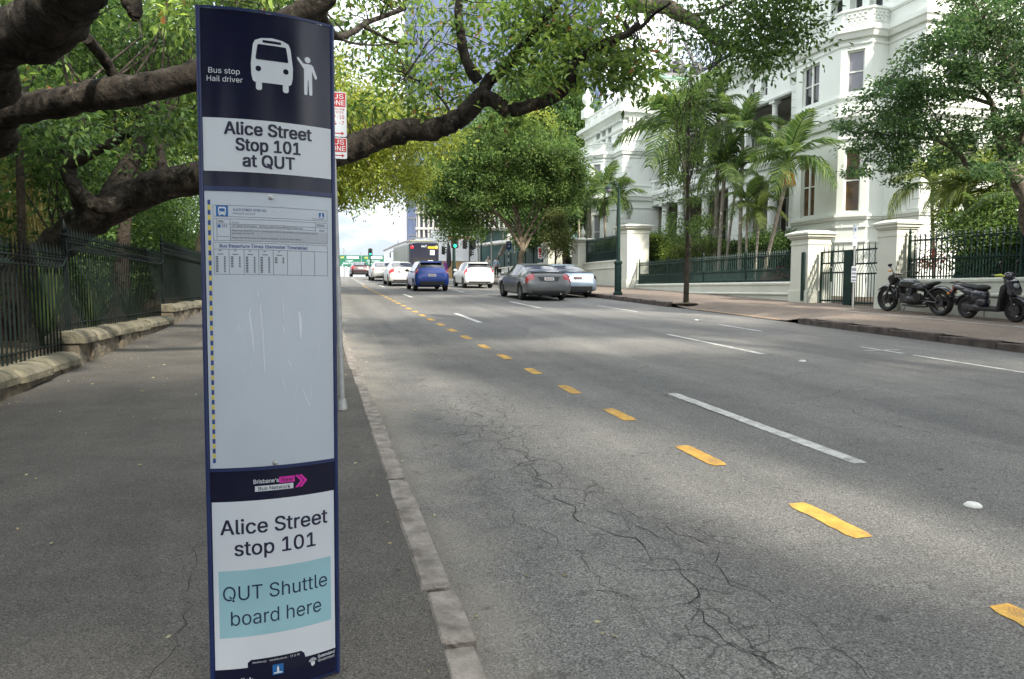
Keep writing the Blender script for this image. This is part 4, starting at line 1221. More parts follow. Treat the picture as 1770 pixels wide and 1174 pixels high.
M_dirgreen = pm('direction_green', (0.004, 0.105, 0.058), 0.45, var=0.06)
gt = empty('direction_sign', (0, 0, 0), 'pair of big green overhead direction signs at the far end of the road', 'road sign')
g0 = at(604, 451, 124); gt.location = (g0.x, g0.y, gz(g0.y))
gh = g0.z - gz(g0.y)
mb = MB(); mb.tube([(-0.9, 0.15, 0), (-0.9, 0.15, gh + 2.2)], 0.14, 8); mb.tube([(-2.6, 0.25, gh + 0.6), (6.4, 0.25, gh + 0.6)], 0.08, 6); mb.tube([(2.0, 0.2, gh-1.1), (2.0, 0.2, gh + 1.6)], 0.08, 6)
mb.tube([(5.9, 0.2, 0), (5.9, 0.2, gh + 1.2)], 0.12, 8)
mb.build('gantry', M_galv, gt)
for cx, lines, ars in ((0.0, ('Logan', 'Gold Coast'), (-1.2, 1.25)), (4.12, ('City Centre', 'Toowong'), (0.05,))):
    mb = MB(); mb.prism(rrect(cx - 2.0, cx + 2.0, gh - 0.98, gh + 0.98, 0.1), lambda u, v, w: (u, w, v), 0.1)
    bd = mb.build('sign_board', M_dirgreen, gt)
    mb = MB(); T = lambda u, v: (u, -0.012, v)
    put_text(mb, lines[0], 0.46, T, cx, gh - 0.12, None, bold=0.012); put_text(mb, lines[1], 0.46, T, cx, gh - 0.58, None, bold=0.012)
    mb.add([T(cx - .45, gh + .38), T(cx + 1.6, gh + .38), T(cx + 1.6, gh + .82), T(cx - .45, gh + .82)], [(0,1,2,3)])
    for a in ars:
        mb.add([T(cx+a-.05, gh-.93), T(cx+a+.05, gh-.93), T(cx+a+.05, gh-.75), T(cx+a-.05, gh-.75)], [(0,1,2,3)]); mb.add([T(cx+a-.16, gh-.78), T(cx+a+.16, gh-.78), T(cx+a, gh-.60)], [(0,1,2)])
    mb.build('white_print', M_signwhite, bd, recalc=False)
    mb = MB(); T = lambda u, v: (u, -0.02, v)
    put_text(mb, 'PACIFIC MWY', 0.30, T, cx + .575, gh + .49, 1.75, bold=0.01); mb.build('green_lettering', M_dirgreen, bd, recalc=False)
    mb = MB(); put_text(mb, 'M3', 0.42, lambda u, v: (u, -0.012, v), cx - 1.2, gh + .44, None, bold=0.02)
    mb.build('yellow_lettering', M_yellowtxt, bd, recalc=False)

M_stripe_b = pm('stripe_blue', (0.03, 0.06, 0.12), 0.5)
def striped(x, y, top, label, plate=None):
    g = rpath_z(min(x, 15.9), min(y, 59))
    r = empty('parking_sign', (x, y, g), label, 'road sign', 'signs on blue and white striped poles')
    mb = MB(); n = 12; h = top - g
    for i in range(n):
        mb.tube([(0, 0, h * i / n), (0, 0, h * (i + 1) / n)], 0.045, 8, i % 2)
    mb.build('pole', [M_signwhite, M_stripe_b], r)
    w, hh, m, red = plate
    mb = MB(); mb.prism(rrect(-w/2, w/2, h - hh, h, 0.03), lambda u, v, ww: (u, -0.06 - ww, v), 0.01); p = mb.build('plate', m, r)
    T = lambda u, v: (u, -0.0735, v)
    mb = MB()
    if red:
        for a, b, c_, d in ((-.42, -.05, .12, .55), (-.42, .05, .60, .72), (-.4, 0.0, .80, .92)): mb.add([T(w*a, h - hh*c_), T(w*a, h - hh*d), T(w*b, h - hh*d), T(w*b, h - hh*c_)], [(0,1,2,3)])
        mb.build('red_print', M_signred, p, recalc=False)
    else:
        mb.add([T(-w*.25, h-hh*.2), T(-w*.25, h-hh*.3), T(w*.25, h-hh*.3), T(w*.25, h-hh*.2)], [(0,1,2,3)]); mb.add([T(-w*.2, h-hh*.5), T(-w*.2, h-hh*.7), T(w*.2, h-hh*.7), T(w*.2, h-hh*.5)], [(0,1,2,3)])
        mb.build('white_print', M_signwhite, p, recalc=False)
p = at(935, 427, 42); striped(p.x, p.y, p.z, 'white parking sign with red print on a striped pole behind the grey sedan', (0.40, 0.68, M_signwhite, True))
p = at(879, 417, 46); striped(p.x, p.y, p.z, 'blue square sign on a striped pole left of the forked street tree', (0.34, 0.55, M_bluetxt, False))

# notice pole at the gate
np_ = empty('parking_notice', (14.9, 16.95, rpath_z(14.9, 16.95)), 'thin grey pole with two motorcycle parking notices beside the green gate', 'road sign')
h0 = rpath_z(14.9, 16.95); zz = lambda y: zpx(y, 20.3) - h0
mb = MB(); mb.tube([(0, 0, 0), (0, 0, zz(390))], 0.03, 8); mb.build('pole', M_galv, np_)
for a, b, w, nm in ((426, 389, 0.23, 'upper_plate'), (488, 461, 0.25, 'lower_plate')):
    mb = MB(); mb.prism(rrect(-w/2 - .06, w/2 - .06, zz(a), zz(b), 0.02), lambda u, v, ww: (u * .9 , -0.05 - ww + u * .25, v), 0.006)
    pl = mb.build(nm, M_signwhite if 'upper' in nm else M_greypanel, np_)
    T = lambda u, v: (u * .9, -0.0585 + u * .25, v)
    mb = MB(); H = zz(b) - zz(a)
    if 'upper' in nm:
        mb.add([T(-.14, zz(a) + H*.38), T(-.14, zz(a) + H*.40), T(.02, zz(a) + H*.40), T(.02, zz(a) + H*.38)], [(0,1,2,3)])
        poly = [(-.06 + .035*math.cos(2*math.pi*i/12), zz(a) + H*.75 + .035*math.sin(2*math.pi*i/12)) for i in range(12)]
        mb.add([T(*q) for q in poly], [tuple(range(12))])
        mb.build('blue_print', M_busblue, pl, recalc=False)
    else:
        for f0, f1 in ((.05, .18), (.25, .40), (.48, .62), (.70, .92)):
            mb.add([T(-.17, zz(a) + H*f0), T(-.17, zz(a) + H*f1), T(.05, zz(a) + H*f1), T(.05, zz(a) + H*f0)], [(0,1,2,3)])
        mb.build('dark_print', M_greyline, pl, recalc=False)
# ================================================================ the white mansion
M_white = pm('white_render', (0.69, 0.72, 0.665), 0.7, scale=0.7, bump=0.06, bscale=30, col2=(0.75, 0.78, 0.73), dirt=0.12)
M_trim = pm('white_trim', (0.70, 0.73, 0.68), 0.65, scale=2, bump=0.05, bscale=30, col2=(0.76, 0.785, 0.74), dirt=0.16)
M_glass = pm('window_glass', (0.020, 0.022, 0.026), 0.06, var=0.4, scale=0.8, spec=0.7)
M_blind = pm('blind_glass', (0.20, 0.20, 0.235), 0.12, scale=1.2, col2=(0.26, 0.25, 0.27), spec=0.6)
M_warm = pm('warm_room_glass', (0.055, 0.032, 0.018), 0.07, scale=3.0, col2=(0.13, 0.075, 0.035), spec=0.6)
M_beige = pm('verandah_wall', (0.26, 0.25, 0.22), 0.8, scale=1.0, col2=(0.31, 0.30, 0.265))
M_dark = pm('dark_interior', (0.02, 0.017, 0.015), 0.7, scale=2)
M_roofgreen = pm('green_roof', (0.14, 0.27, 0.20), 0.6, scale=2, col2=(0.18, 0.33, 0.25))
M_shutter = pm('green_shutter', (0.012, 0.06, 0.04), 0.5)
man = empty('mansion', (22, 35, 0.8), 'large white Victorian mansion with bay windows and columned galleries behind the palms', 'building')

def holed(mb, O, U, N, u1, z0, z1, holes, depth=0.22):
    "wall face from O along U, z0..z1; N points into the building; holes (ua,ub,za,zb,arched)"
    O = Vector(O); U = Vector(U); N = Vector(N)
    P = lambda u, z, d=0: O + U * u + N * d + Vector((0, 0, z))
    us = sorted({0, u1, *[h[0] for h in holes], *[h[1] for h in holes]}); zs = sorted({z0, z1, *[h[2] for h in holes], *[h[3] for h in holes]})
    zs = [z for z in zs if z0 <= z <= z1]
    for a, b in zip(us[:-1], us[1:]):
        for c, d in zip(zs[:-1], zs[1:]):
            mu, mz = (a+b)/2, (c+d)/2
            if any(h[0] < mu < h[1] and h[2] < mz < h[3] for h in holes): continue
            mb.quad(P(a,c), P(b,c), P(b,d), P(a,d))
    for ua, ub, za, zb, ar in holes:
        if ar:
            r = (ub - ua) / 2; zc = zb - r; n = 10; cu = (ua + ub) / 2
            arc = [(cu - r * math.cos(math.pi * i / n), zc + r * math.sin(math.pi * i / n)) for i in range(n + 1)]
            for side in (0, 1):
                seg = arc[:n//2+1] if side == 0 else arc[n//2:]
                corner = (ua, zb) if side == 0 else (ub, zb)
                for p, q in zip(seg[:-1], seg[1:]): mb.add([P(*corner), P(*p), P(*q)], [(0,1,2)])
            for p, q in zip(arc[:-1], arc[1:]): mb.quad(P(*p), P(*q), P(*q, depth), P(*p, depth))
            top = zc
        else:
            top = zb; mb.quad(P(ua,zb), P(ub,zb), P(ub,zb,depth), P(ua,zb,depth))
        mb.quad(P(ua,za), P(ub,za), P(ub,za,depth), P(ua,za,depth))
        mb.quad(P(ua,za), P(ua,top), P(ua,top,depth), P(ua,za,depth)); mb.quad(P(ub,za), P(ub,top), P(ub,top,depth), P(ub,za,depth))

def window(root, O, U, N, ua, ub, za, zb, arched=False, mull=0, rail=True, depth=0.16, pane=None, fw=0.06):
    O = Vector(O); U = Vector(U).normalized(); N = Vector(N).normalized()
    def P(u, z, d): return O + U * u + N * d + Vector((0, 0, z))
    def bar(mb, a, b, c, d, d0=depth - 0.05, d1=depth + 0.02):
        vs = [P(u, z, dd) for dd in (d0, d1) for u, z in ((a,c),(b,c),(b,d),(a,d))]
        mb.add(vs, [(0,1,2,3),(7,6,5,4),(0,4,5,1),(1,5,6,2),(2,6,7,3),(3,7,4,0)])
    mb = MB()
    bar(mb, ua, ua+fw, za, zb); bar(mb, ub-fw, ub, za, zb); bar(mb, ua+fw, ub-fw, za, za+fw*1.2); bar(mb, ua+fw, ub-fw, zb-fw, zb)
    if rail: bar(mb, ua+fw, ub-fw, (za+zb)/2 - .025, (za+zb)/2 + .025, depth-.04)
    for k in range(mull):
        u = ua + (ub-ua) * (k+1) / (mull+1); bar(mb, u - .045, u + .045, za+fw*1.2, zb-fw, depth-.06)
    f = mb.build('window', M_trim, root, world=True)
    mb = MB(); mb.quad(P(ua,za,depth), P(ub,za,depth), P(ub,zb,depth), P(ua,zb,depth))
    mb.build('pane', pane or M_glass, f, world=True, recalc=False)
    return f

def strip(mb, path, prof, closed_ends=True):
    "mitred moulding; prof [(out, z)]; outward is to the left of travel"
    n = len(path); mit = []
    for i in range(n):
        ds = []
        if i > 0: ds.append((Vector(path[i]) - Vector(path[i-1])).normalized())
        if i < n-1: ds.append((Vector(path[i+1]) - Vector(path[i])).normalized())
        ns = [Vector((-d.y, d.x)) for d in ds]
        m = ns[0] if len(ns) == 1 else (ns[0] + ns[1]) / max(0.3, (1 + ns[0].dot(ns[1])))
        mit.append(m)
    k = len(prof); vs = []
    for i in range(n):
        for o, z in prof: vs.append((path[i][0] + mit[i].x * o, path[i][1] + mit[i].y * o, z))
    fs = [(i*k+j, i*k+(j+1) % k, (i+1)*k+(j+1) % k, (i+1)*k+j) for i in range(n-1) for j in range(k)]
    fs += [tuple(range(k)), tuple(reversed(range((n-1)*k, n*k)))]
    mb.add(vs, fs)
def band(mb, path, z, h, out, sh=0.5):
    strip(mb, path, [(-0.05, z), (out * sh, z), (out * 0.75, z + h * 0.4), (out, z + h * 0.55), (out, z + h), (-0.05, z + h)])
def dentils(mb, a, b, z, h, out, sp=0.32):
    a = Vector((*a, 0)); b = Vector((*b, 0)); d = (b - a); L = d.length; d.normalize(); nn = Vector((-d.y, d.x, 0))
    n = int(L / sp); rz = math.atan2(d.y, d.x)
    for i in range(n):
        c = a + d * (sp * (i + .5)) + nn * out / 2
        mb.box((c.x, c.y, z + h/2), (sp * .5, out, h), rz)
def quoins(mb, c, d1, d2, z0, z1, h=0.36, out=0.035):
    "alternating corner blocks; d1,d2 wall directions leaving the corner"
    c = Vector((*c, 0)); d1 = Vector((*d1, 0)); d2 = Vector((*d2, 0)); z = z0; i = 0
    while z + h <= z1:
        for d, o, ln in ((d1, -d2, 0.62 if i % 2 else 0.40), (d2, -d1, 0.40 if i % 2 else 0.62)):
            p = c + d * (ln / 2) + o * (out / 2)
            rz = math.atan2(d.y, d.x)
            mb.box((p.x, p.y, z + h / 2), (ln, out, h - 0.035), rz)
        z += h; i += 1
def courses(mb, a, b, z0, z1, h=0.36, out=0.022):
    "rusticated courses on a short plain wall"
    a = Vector((*a, 0)); b = Vector((*b, 0)); d = (b - a); L = d.length; d.normalize(); nn = Vector((-d.y, d.x, 0)); rz = math.atan2(d.y, d.x); z = z0
    while z + h <= z1:
        p = (a + b) / 2 + nn * (out / 2); mb.box((p.x, p.y, z + h/2), (L, out, h - 0.035), rz); z += h
def balustrade(mb, path, z0, z1, post=True):
    strip(mb, path, [(-0.12, z1 - 0.12), (0.14, z1 - 0.12), (0.17, z1 - .05), (0.14, z1), (-0.12, z1)])
    strip(mb, path, [(-0.10, z0), (0.10, z0), (0.10, z0 + 0.12), (-0.10, z0 + 0.12)])
    for p, q in zip(path[:-1], path[1:]):
        a = Vector((*p, 0)); b = Vector((*q, 0)); d = b - a; L = d.length; d.normalize(); rz = math.atan2(d.y, d.x)
        n = max(1, int(L / 0.24))
        for i in range(n):
            c = a + d * (L * (i + .5) / n)
            if post and (i % 7 == 0 or i == n - 1) and L > .6: mb.box((c.x, c.y, (z0+z1)/2), (0.22, 0.2, z1 - z0 - .16), rz)
            else: mb.lathe([(0.05, z0+.1), (0.035, z0+.2), (0.085, z0+(z1-z0)*.42), (0.035, z1-.3), (0.05, z1-.1)], (c.x, c.y, 0), 6, caps=False)
def pierced(mb, path, z0, z1):
    "solid parapet with panels of interlaced relief"
    strip(mb, path, [(-0.15, z0), (0.0, z0), (0.0, z1 - .1), (0.06, z1 - .08), (0.06, z1), (-0.15, z1)])
    for p, q in zip(path[:-1], path[1:]):
        a = Vector((*p, 0)); b = Vector((*q, 0)); d = b - a; L = d.length
        if L < 0.7: continue
        d.normalize(); nn = Vector((-d.y, d.x, 0)); n = max(1, int(L / 1.5))
        for i in range(n):
            for j in range(4):
                for zz in (0.34, 0.64):
                    c = a + d * (L * (i + .5) / n + (j - 1.5) * 0.19); r = 0.085
                    pts = [c + nn * 0.02 + d * (r * math.cos(t)) + Vector((0, 0, z0 + (z1 - z0) * zz + r * math.sin(t))) for t in [2*math.pi*k/8 for k in range(9)]]
                    mb.tube(pts, 0.024, 4, caps=False)

WX, BX, MX, AX = 21.9, 20.4, 21.1, 24.3
def wing(y0, ytop_cornice, zr, near):
    y1 = y0 + 7.63
    b0, b1 = y0 + 1.78, y0 + 6.18
    full = [(30.5, y0), (WX, y0), (WX, b0), (MX, b0), (BX, b0 + .85), (BX, b1 - .85), (MX, b1), (WX, b1), (WX, y1), (AX + .4 if near else 30.5, y1)]
    straight = [(30.5, y0), (WX, y0), (WX, y1), (AX + .4 if near else 30.5, y1)]
    holes = {}
    f0 = 1.10 if near else 1.00
    # holes per segment (u along the segment)
    Lc = math.hypot(BX - MX, .85)
    holes[3] = [(Lc/2 - .30, Lc/2 + .30, 4.5, 7.05, False), (Lc/2 - .32, Lc/2 + .32, 9.2, 10.85, False)]
    c4 = (2.7) / 2 + (0.42 if near else 0)
    holes[4] = [(c4 - .44, c4 + .44, 4.5, 7.05, False), (c4 - .53, c4 + .53, 9.2, 10.85, False), (0.1, 0.95, 1.65, 3.0, False)]
    holes[5] = [(Lc/2 - .30, Lc/2 + .30, 4.5, 7.05, False), (Lc/2 - .32, Lc/2 + .32, 9.2, 10.85, False)]
    if near:
        holes[0] = [(3.1, 5.0, 4.5, 7.4, False), (5.9, 7.6, 4.5, 7.4, False), (3.1, 5.0, 8.8, 11.3, False), (5.9, 7.6, 8.8, 11.3, False)]
        holes[1] = [(.35, .8, .75, 1.65, False), (.95, 1.4, .75, 1.65, False)]
    else:
        holes[0] = [(1.3, 2.1, 4.5, 5.7, False)] if False else []
    wallm = MB()
    for i, (p, q) in enumerate(zip(full[:-1], full[1:])):
        d = Vector((q[0]-p[0], q[1]-p[1], 0)); L = d.length; d.normalize(); N = Vector((d.y, -d.x, 0))
        zt = 11.62 if 2 <= i <= 6 else zr
        hs = holes.get(i, [])
        holed(wallm, (p[0], p[1], 0), d, N, L, -1.0, zt, hs)
        for h in hs:
            upper = h[2] > 8
            if i == 1:
                window(man, (p[0], p[1], 0), d, N, *h[:4], pane=M_dark, rail=False, fw=0.05); continue
            if h[2] < 2:
                window(man, (p[0], p[1], 0), d, N, *h[:4], pane=M_shutter); continue
            if i == 0:
                window(man, (p[0], p[1], 0), d, N, *h[:4], pane=M_dark if not upper else M_glass, mull=2, depth=.2); continue
            window(man, (p[0], p[1], 0), d, N, *h[:4], mull=1 if (i == 4) else 0, pane=(M_glass if i == 4 else M_blind) if upper else M_warm if near else M_blind)
    # wall above the bay, with three arched windows
    yy = [b0 + .75, b0 + 1.85, b0 + 3.0]
    hs = [(y - .36 - b0, y + .36 - b0, 12.35, 13.95, True) for y in yy]
    holed(wallm, (WX, b0, 0), (0, 1, 0), (1, 0, 0), b1 - b0, 11.62, zr, hs, 0.4)
    for h in hs: window(man, (WX, b0, 0), (0, 1, 0), (1, 0, 0), *h[:4], depth=.3, pane=M_glass)
    # flat roof of the bay
    wallm.add([(x, y, 11.63) for x, y in ((WX, b0), (MX, b0), (BX, b0+.85), (BX, b1-.85), (MX, b1), (WX, b1))], [tuple(range(6))])
    wallm.add([(30.5, y0, zr), (WX, y0, zr), (WX, y1, zr), (30.5, y1, zr)], [(0, 1, 2, 3)])
    wallm.build('wing_wall', M_white, man, world=True)
    cm = MB()
    for z, h, o in ((3.25, .10, .06), (3.85, .08, .05), (4.20, .20, .13), (7.35, .09, .06), (7.95, .50, .26), (8.95, .13, .08), (11.0, .08, .05), (11.28, .40, .24)): band(cm, full[:9], z, h, o)
    for z, h, o in ((12.25, .12, .08), (12.75, .06, .03)): band(cm, [(30.5, y0), (WX, y0), (WX, b0 + .30)], z, h, o); band(cm, [(WX, b1 - .3), (WX, y1)], z, h, o)
    band(cm, straight, zr - 1.45, .16, .10); band(cm, straight, zr - .62, .62, .55, .35)
    for p, q in zip(straight[:-1], straight[1:]): dentils(cm, p, q, zr - .82, .2, .22)
    cm.build('cornice', M_trim, man, world=True)
    bm_ = MB(); pierced(bm_, full[2:8], 11.68, 12.42); bm_.build('balcony', M_trim, man, world=True)
    pm_ = MB(); pierced(pm_, straight, zr, zr + 1.0); pm_.build('parapet', M_trim, man, world=True)
    q = MB()
    quoins(q, (WX, y0), (1, 0), (0, 1), 4.45, 7.9); quoins(q, (WX, y0), (1, 0), (0, 1), 8.5, 11.2); quoins(q, (WX, y0), (1, 0), (0, 1), 12.8, zr - 1.5)
    courses(q, (WX, b1 + .06), (WX, y1 - .02), 4.45, 7.9); courses(q, (WX, b1 + .06), (WX, y1 - .02), 8.5, 11.2)
    q.build('quoins', M_trim, man, world=True)
    pn = MB()   # sunk panels under the windows
    for (p, q_) in ((full[4], full[5]), (full[3], full[4])):
        a = Vector((*p, 0)); b = Vector((*q_, 0)); d = (b - a); L = d.length; d.normalize(); nn = Vector((-d.y, d.x, 0))
        for z0, z1 in ((3.93, 4.12), (8.55, 8.85)):
            for e0, e1, za, zb in ((.2, L-.2, z0, z0+.025), (.2, L-.2, z1-.025, z1), (.2, .23, z0, z1), (L-.23, L-.2, z0, z1)):
                c = a + d * ((e0+e1)/2) + nn * .008; pn.box((c.x, c.y, (za+zb)/2), (e1-e0, .02, zb-za), math.atan2(d.y, d.x))
    pn.build('panel', M_trim, man, world=True)
wing(21.67, 14.5, 16.4, True)
wing(48.3, 14.5, 14.5, False)
# urn on the far wing
mb = MB(); mb.box((WX + .1, 55.7, 15.85), (.8, .8, .7)); mb.lathe([(0.32, 0), (0.34, .1), (0.14, .22), (0.14, .38), (0.36, .55), (0.45, .85), (0.38, 1.15), (0.18, 1.3), (0.2, 1.4), (0.1, 1.6), (0.001, 1.85)], (WX + .1, 55.7, 16.2), 14)
mb.build('urn', M_trim, man, world=True, smooth=40)
# central arcade between the wings
ya, yb = 29.3, 48.3
mb = MB()
mb.bx(AX - .1, AX + .5, ya, yb, -0.5, 4.25); mb.bx(AX - .02, AX + .5, ya, yb, 7.55, 8.5)
hs = [(y - ya - .28, y - ya + .28, 12.15, 13.15, True) for y in (31.2, 32.4, 34.9, 36.1, 38.6, 39.8, 42.3, 43.5, 46.0, 47.2)]
holed(mb, (AX, ya, 0), (0, 1, 0), (1, 0, 0), yb - ya, 11.7, 14.3, hs, .3)
mb.bx(AX + .3, AX + .5, ya, yb, 11.7, 14.3)
mb.quad((AX, ya, 11.7), (AX + .5, ya, 11.7), (AX + .5, yb, 11.7), (AX, yb, 11.7))
mb.build('arcade_wall', M_white, man, world=True)
for h in hs[:]: window(man, (AX, ya, 0), (0, 1, 0), (1, 0, 0), *h[:4], depth=.26, pane=M_glass, rail=True, fw=.04)
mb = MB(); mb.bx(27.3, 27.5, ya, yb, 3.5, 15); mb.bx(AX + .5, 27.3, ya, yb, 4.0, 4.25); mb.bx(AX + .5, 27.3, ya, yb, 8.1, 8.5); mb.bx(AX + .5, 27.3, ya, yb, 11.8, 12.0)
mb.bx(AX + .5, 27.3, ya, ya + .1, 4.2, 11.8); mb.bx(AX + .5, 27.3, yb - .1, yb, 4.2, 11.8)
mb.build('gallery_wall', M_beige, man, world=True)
for y in (33.0, 36.0, 40.0, 43.0, 46.0):
    for z in (4.6, 8.8):
        window(man, (27.25, y, 0), (0, 1, 0), (1, 0, 0), 0, 1.2, z, z + 2.3, mull=1, depth=0.02, pane=M_dark)
path = [(AX, ya), (AX, yb)]
mb = MB()
band(mb, path, 7.55, .12, .06); band(mb, path, 8.05, .45, .22); band(mb, path, 11.7, .14, .08); band(mb, path, 13.7, .6, .5, .35); dentils(mb, (AX, ya), (AX, yb), 13.48, .22, .22); band(mb, path, 4.1, .15, .08)
mb.build('cornice', M_trim, man, world=True)
mb = MB(); pierced(mb, path, 14.3, 15.3); mb.build('parapet', M_trim, man, world=True)
mb = MB(); balustrade(mb, path, 8.5, 9.35); mb.build('balustrade', M_trim, man, world=True)
def column(y, z0, z1, r):
    mb = MB(); h = z1 - z0
    mb.box((AX + .22, y, z0 + .08), (r*2.9, r*2.9, .16)); mb.box((AX + .22, y, z1 - .07), (r*2.7, r*2.7, .14))
    mb.lathe([(r*1.3, z0+.16), (r*1.3, z0+.22), (r*1.02, z0+.3), (r, z0 + h*.4), (r*.84, z1-.34), (r*.86, z1-.3), (r*1.0, z1-.28), (r*.9, z1-.25), (r*1.2, z1-.14)], (AX + .22, y, 0), 16)
    mb.build('column', M_trim, man, world=True, smooth=35)
for y in (30.2, 34.2, 41.2, 44.4, 46.7): column(y, 4.25, 7.55, .27)
for y in (31.8, 34.2, 39.4, 41.2, 44.4, 46.7): column(y, 9.35, 11.7, .17)
mb = MB(); mb.bx(AX + .02, AX + .45, 36.6, 38.0, 9.3, 11.7); mb.build('pier', M_trim, man, world=True)
mb = MB(); mb.bx(AX + .02, AX + .45, 36.4, 38.2, 4.25, 7.55)
z = 4.3
while z < 7.4: mb.bx(AX - .01, AX + .47, 36.37, 38.23, z, z + .32); z += .36
mb.build('pier', M_trim, man, world=True)
mb = MB(); mb.quad((AX, ya, 14.9), (34, ya, 14.9), (34, yb, 14.9), (AX, yb, 14.9)); mb.build('roof', M_white, man, world=True)
# green hipped lantern on the far wing
mb = MB(); mb.bx(24.2, 28.2, 49.8, 54.0, 14.5, 17.4); mb.build('lantern_wall', M_white, man, world=True)
mb = MB(); mb.add([(23.9, 49.5, 17.4), (28.5, 49.5, 17.4), (28.5, 54.3, 17.4), (23.9, 54.3, 17.4), (26.2, 51.2, 18.2), (26.2, 52.6, 18.2)], [(0,1,4),(1,2,5,4),(2,3,5),(3,0,4,5),(3,2,1,0)])
mb.build('lantern_roof', M_roofgreen, man, world=True)
# flag hanging from the upper gallery
fl = empty('flag', (23.9, 43.0, 9.9), 'blue flag with a red and white corner hanging from the upper gallery', 'flag')
M_fb = pm('flag_blue', (0.01, 0.015, 0.09), 0.8); M_fr = pm('flag_red', (0.45, 0.02, 0.03), 0.8); M_fw = pm('flag_white', (0.7, 0.7, 0.7), 0.8)
mb = MB(); mb.tube([(.2, 0, -.6), (-1.0, -.1, 1.3)], .025, 6); mb.build('flag_pole', M_trim, fl)
mb = MB(); n = 9; vs = []; fs = []
for j in range(6):
    for i in range(n + 1):
        t = i / n; s = j / 5
        vs.append((-0.95 + .45*s + .12*math.sin(6*t), -.1 - .05 * math.cos(7*t) - .5*t, 1.2 - .8*s - 1.0*t))
        if j and i: fs.append(((j-1)*(n+1)+i-1, (j-1)*(n+1)+i, j*(n+1)+i, j*(n+1)+i-1))
mb.add(vs, fs); mb.m = [1 if (k // n < 3 and k % n < 4 and (k % n + k // n) % 2) else 2 if (k // n < 3 and k % n < 4) else 0 for k in range(len(fs))]
mb.build('cloth', [M_fb, M_fr, M_fw], fl, recalc=False)

# ================================================================ far buildings
M_tower = pm('tower_glass', (0.11, 0.145, 0.24), 0.12, metal=0.7, scale=0.12, col2=(0.19, 0.23, 0.35))
M_mull = pm('tower_mullion', (0.10, 0.11, 0.15), 0.5)
M_conc = pm('pale_concrete', (0.30, 0.29, 0.28), 0.8, scale=0.5, col2=(0.36, 0.35, 0.335))
M_gridglass = pm('grid_glass', (0.03, 0.035, 0.05), 0.1, scale=0.3, col2=(0.06, 0.07, 0.09), spec=0.6)
tw = empty('glass_tower', (40, 150, gz(150)), 'tall blue glass office tower seen through the leaves', 'building')
tw.rotation_euler = (0, 0, R(-14))
mb = MB(); mb.bx(-21, 21, 0, 40, 0, 120); mb.build('glazing', M_tower, tw)
mb = MB()
for i in range(29): x = -21 + 1.5 * i; mb.bx(x - .13, x + .13, -.18, 0, 0, 120)
for i in range(28): y = 1.5 * i; mb.bx(-21.18, -21, y - .09, y + .09, 0, 120)
for j in range(33): z = 3.7 * j; mb.bx(-21.2, 21.2, -.14, -.01, z - .22, z + .22); mb.bx(-21.14, -21.01, 0, 40, z - .16, z + .16)
mb.build('mullions', M_mull, tw)
pd = empty('office_block', (31, 118, gz(118)), 'grey office block with a close grid of windows beyond the intersection', 'building', rotz=R(-14))
mb = MB(); mb.bx(-14, 14, 0, 25, 0, 17.5); mb.build('glazing', M_gridglass, pd)
mb = MB()
for i in range(36): x = -14 + .8 * i; mb.bx(x - .15, x + .15, -.5, 0, 0, 17.5)
for i in range(26): y = 1.0 * i; mb.bx(-14.5, -14, y - .15, y + .15, 0, 17.5)
for j in range(7): z = 1.2 + 2.7 * j; mb.bx(-14.6, 14.2, -.6, -.02, z - .2, z + .2); mb.bx(-14.6, -14.02, 0, 25, z - .2, z + .2)
mb.build('facade_grid', M_conc, pd)
wh = empty('white_building', (11.6, 84, gz(84)), 'long low white building behind the bus with a sloping roofline', 'building')
M_wb = pm('white_building_wall', (0.80, 0.81, 0.82), 0.7, scale=0.5)
M_ply = pm('plywood_hoarding', (0.42, 0.25, 0.115), 0.7, scale=1.5, col2=(0.52, 0.33, 0.165))
M_orange = pm('orange_edge', (0.45, 0.17, 0.05), 0.6)
h84 = gz(84)
mb = MB(); mb.prism([(0, 0), (40, 0), (40, 5.2), (20, 5.0), (0, 4.6)], lambda u, v, w: (w, u, v), 14)
mb.build('wall', M_wb, wh)
mb = MB(); mb.prism([(0, 4.6), (20, 5.0), (40, 5.2), (40, 5.35), (20, 5.15), (0, 4.75)], lambda u, v, w: (-.15 + w, u, v), 14.3); mb.build('roof_edge', M_conc, wh)
mb = MB(); mb.tube([(.2, 20, 5), (.2, 20, 7)], .05, 5); mb.build('antenna', M_mull, wh)
mb = MB()
for i in range(5): mb.bx(-.03, 0, 3 + 7*i, 6 + 7*i, 1.6, 2.6)
mb.build('window', M_gridglass, wh)
hb = empty('site_hoarding', (14.8, 82.5, gz(82)), 'white construction hoarding above tan plywood panels beyond the signals', 'hoarding')
mb = MB(); mb.bx(-2.6, 6.4, -1.0, -.85, 1.9, 4.5); mb.bx(-1.8, .2, -1.1, -1.0, 4.2, 5.4); mb.build('white_screen', M_wb, hb)
mb = MB(); mb.bx(-1.4, 7.0, -.9, -.7, -0.5, 1.9); mb.build('plywood_panel', M_ply, hb)
mb = MB(); mb.bx(.3, 6.4, -1.05, -.95, 4.5, 4.7); mb.build('orange_edge', M_orange, hb)
M_teal = pm('teal_glass', (0.045, 0.09, 0.088), 0.25, scale=0.4, col2=(0.10, 0.17, 0.165))
gp = empty('glass_pavilion', (21.0, 80, gz(80)), 'low pavilion of teal glass panels behind the traffic lights', 'building')
mb = MB(); mb.bx(-2.6, 12, 0, 6, -.5, 5.4); mb.build('glazing', M_teal, gp)
mb = MB()
for i in range(11): mb.bx(-2.6 + 1.4*i - .06, -2.6 + 1.4*i + .06, -.1, 0, -.5, 5.4)
mb.bx(-2.8, 12.2, -.2, 6.2, 5.4, 5.7); mb.build('frame', M_conc, gp)
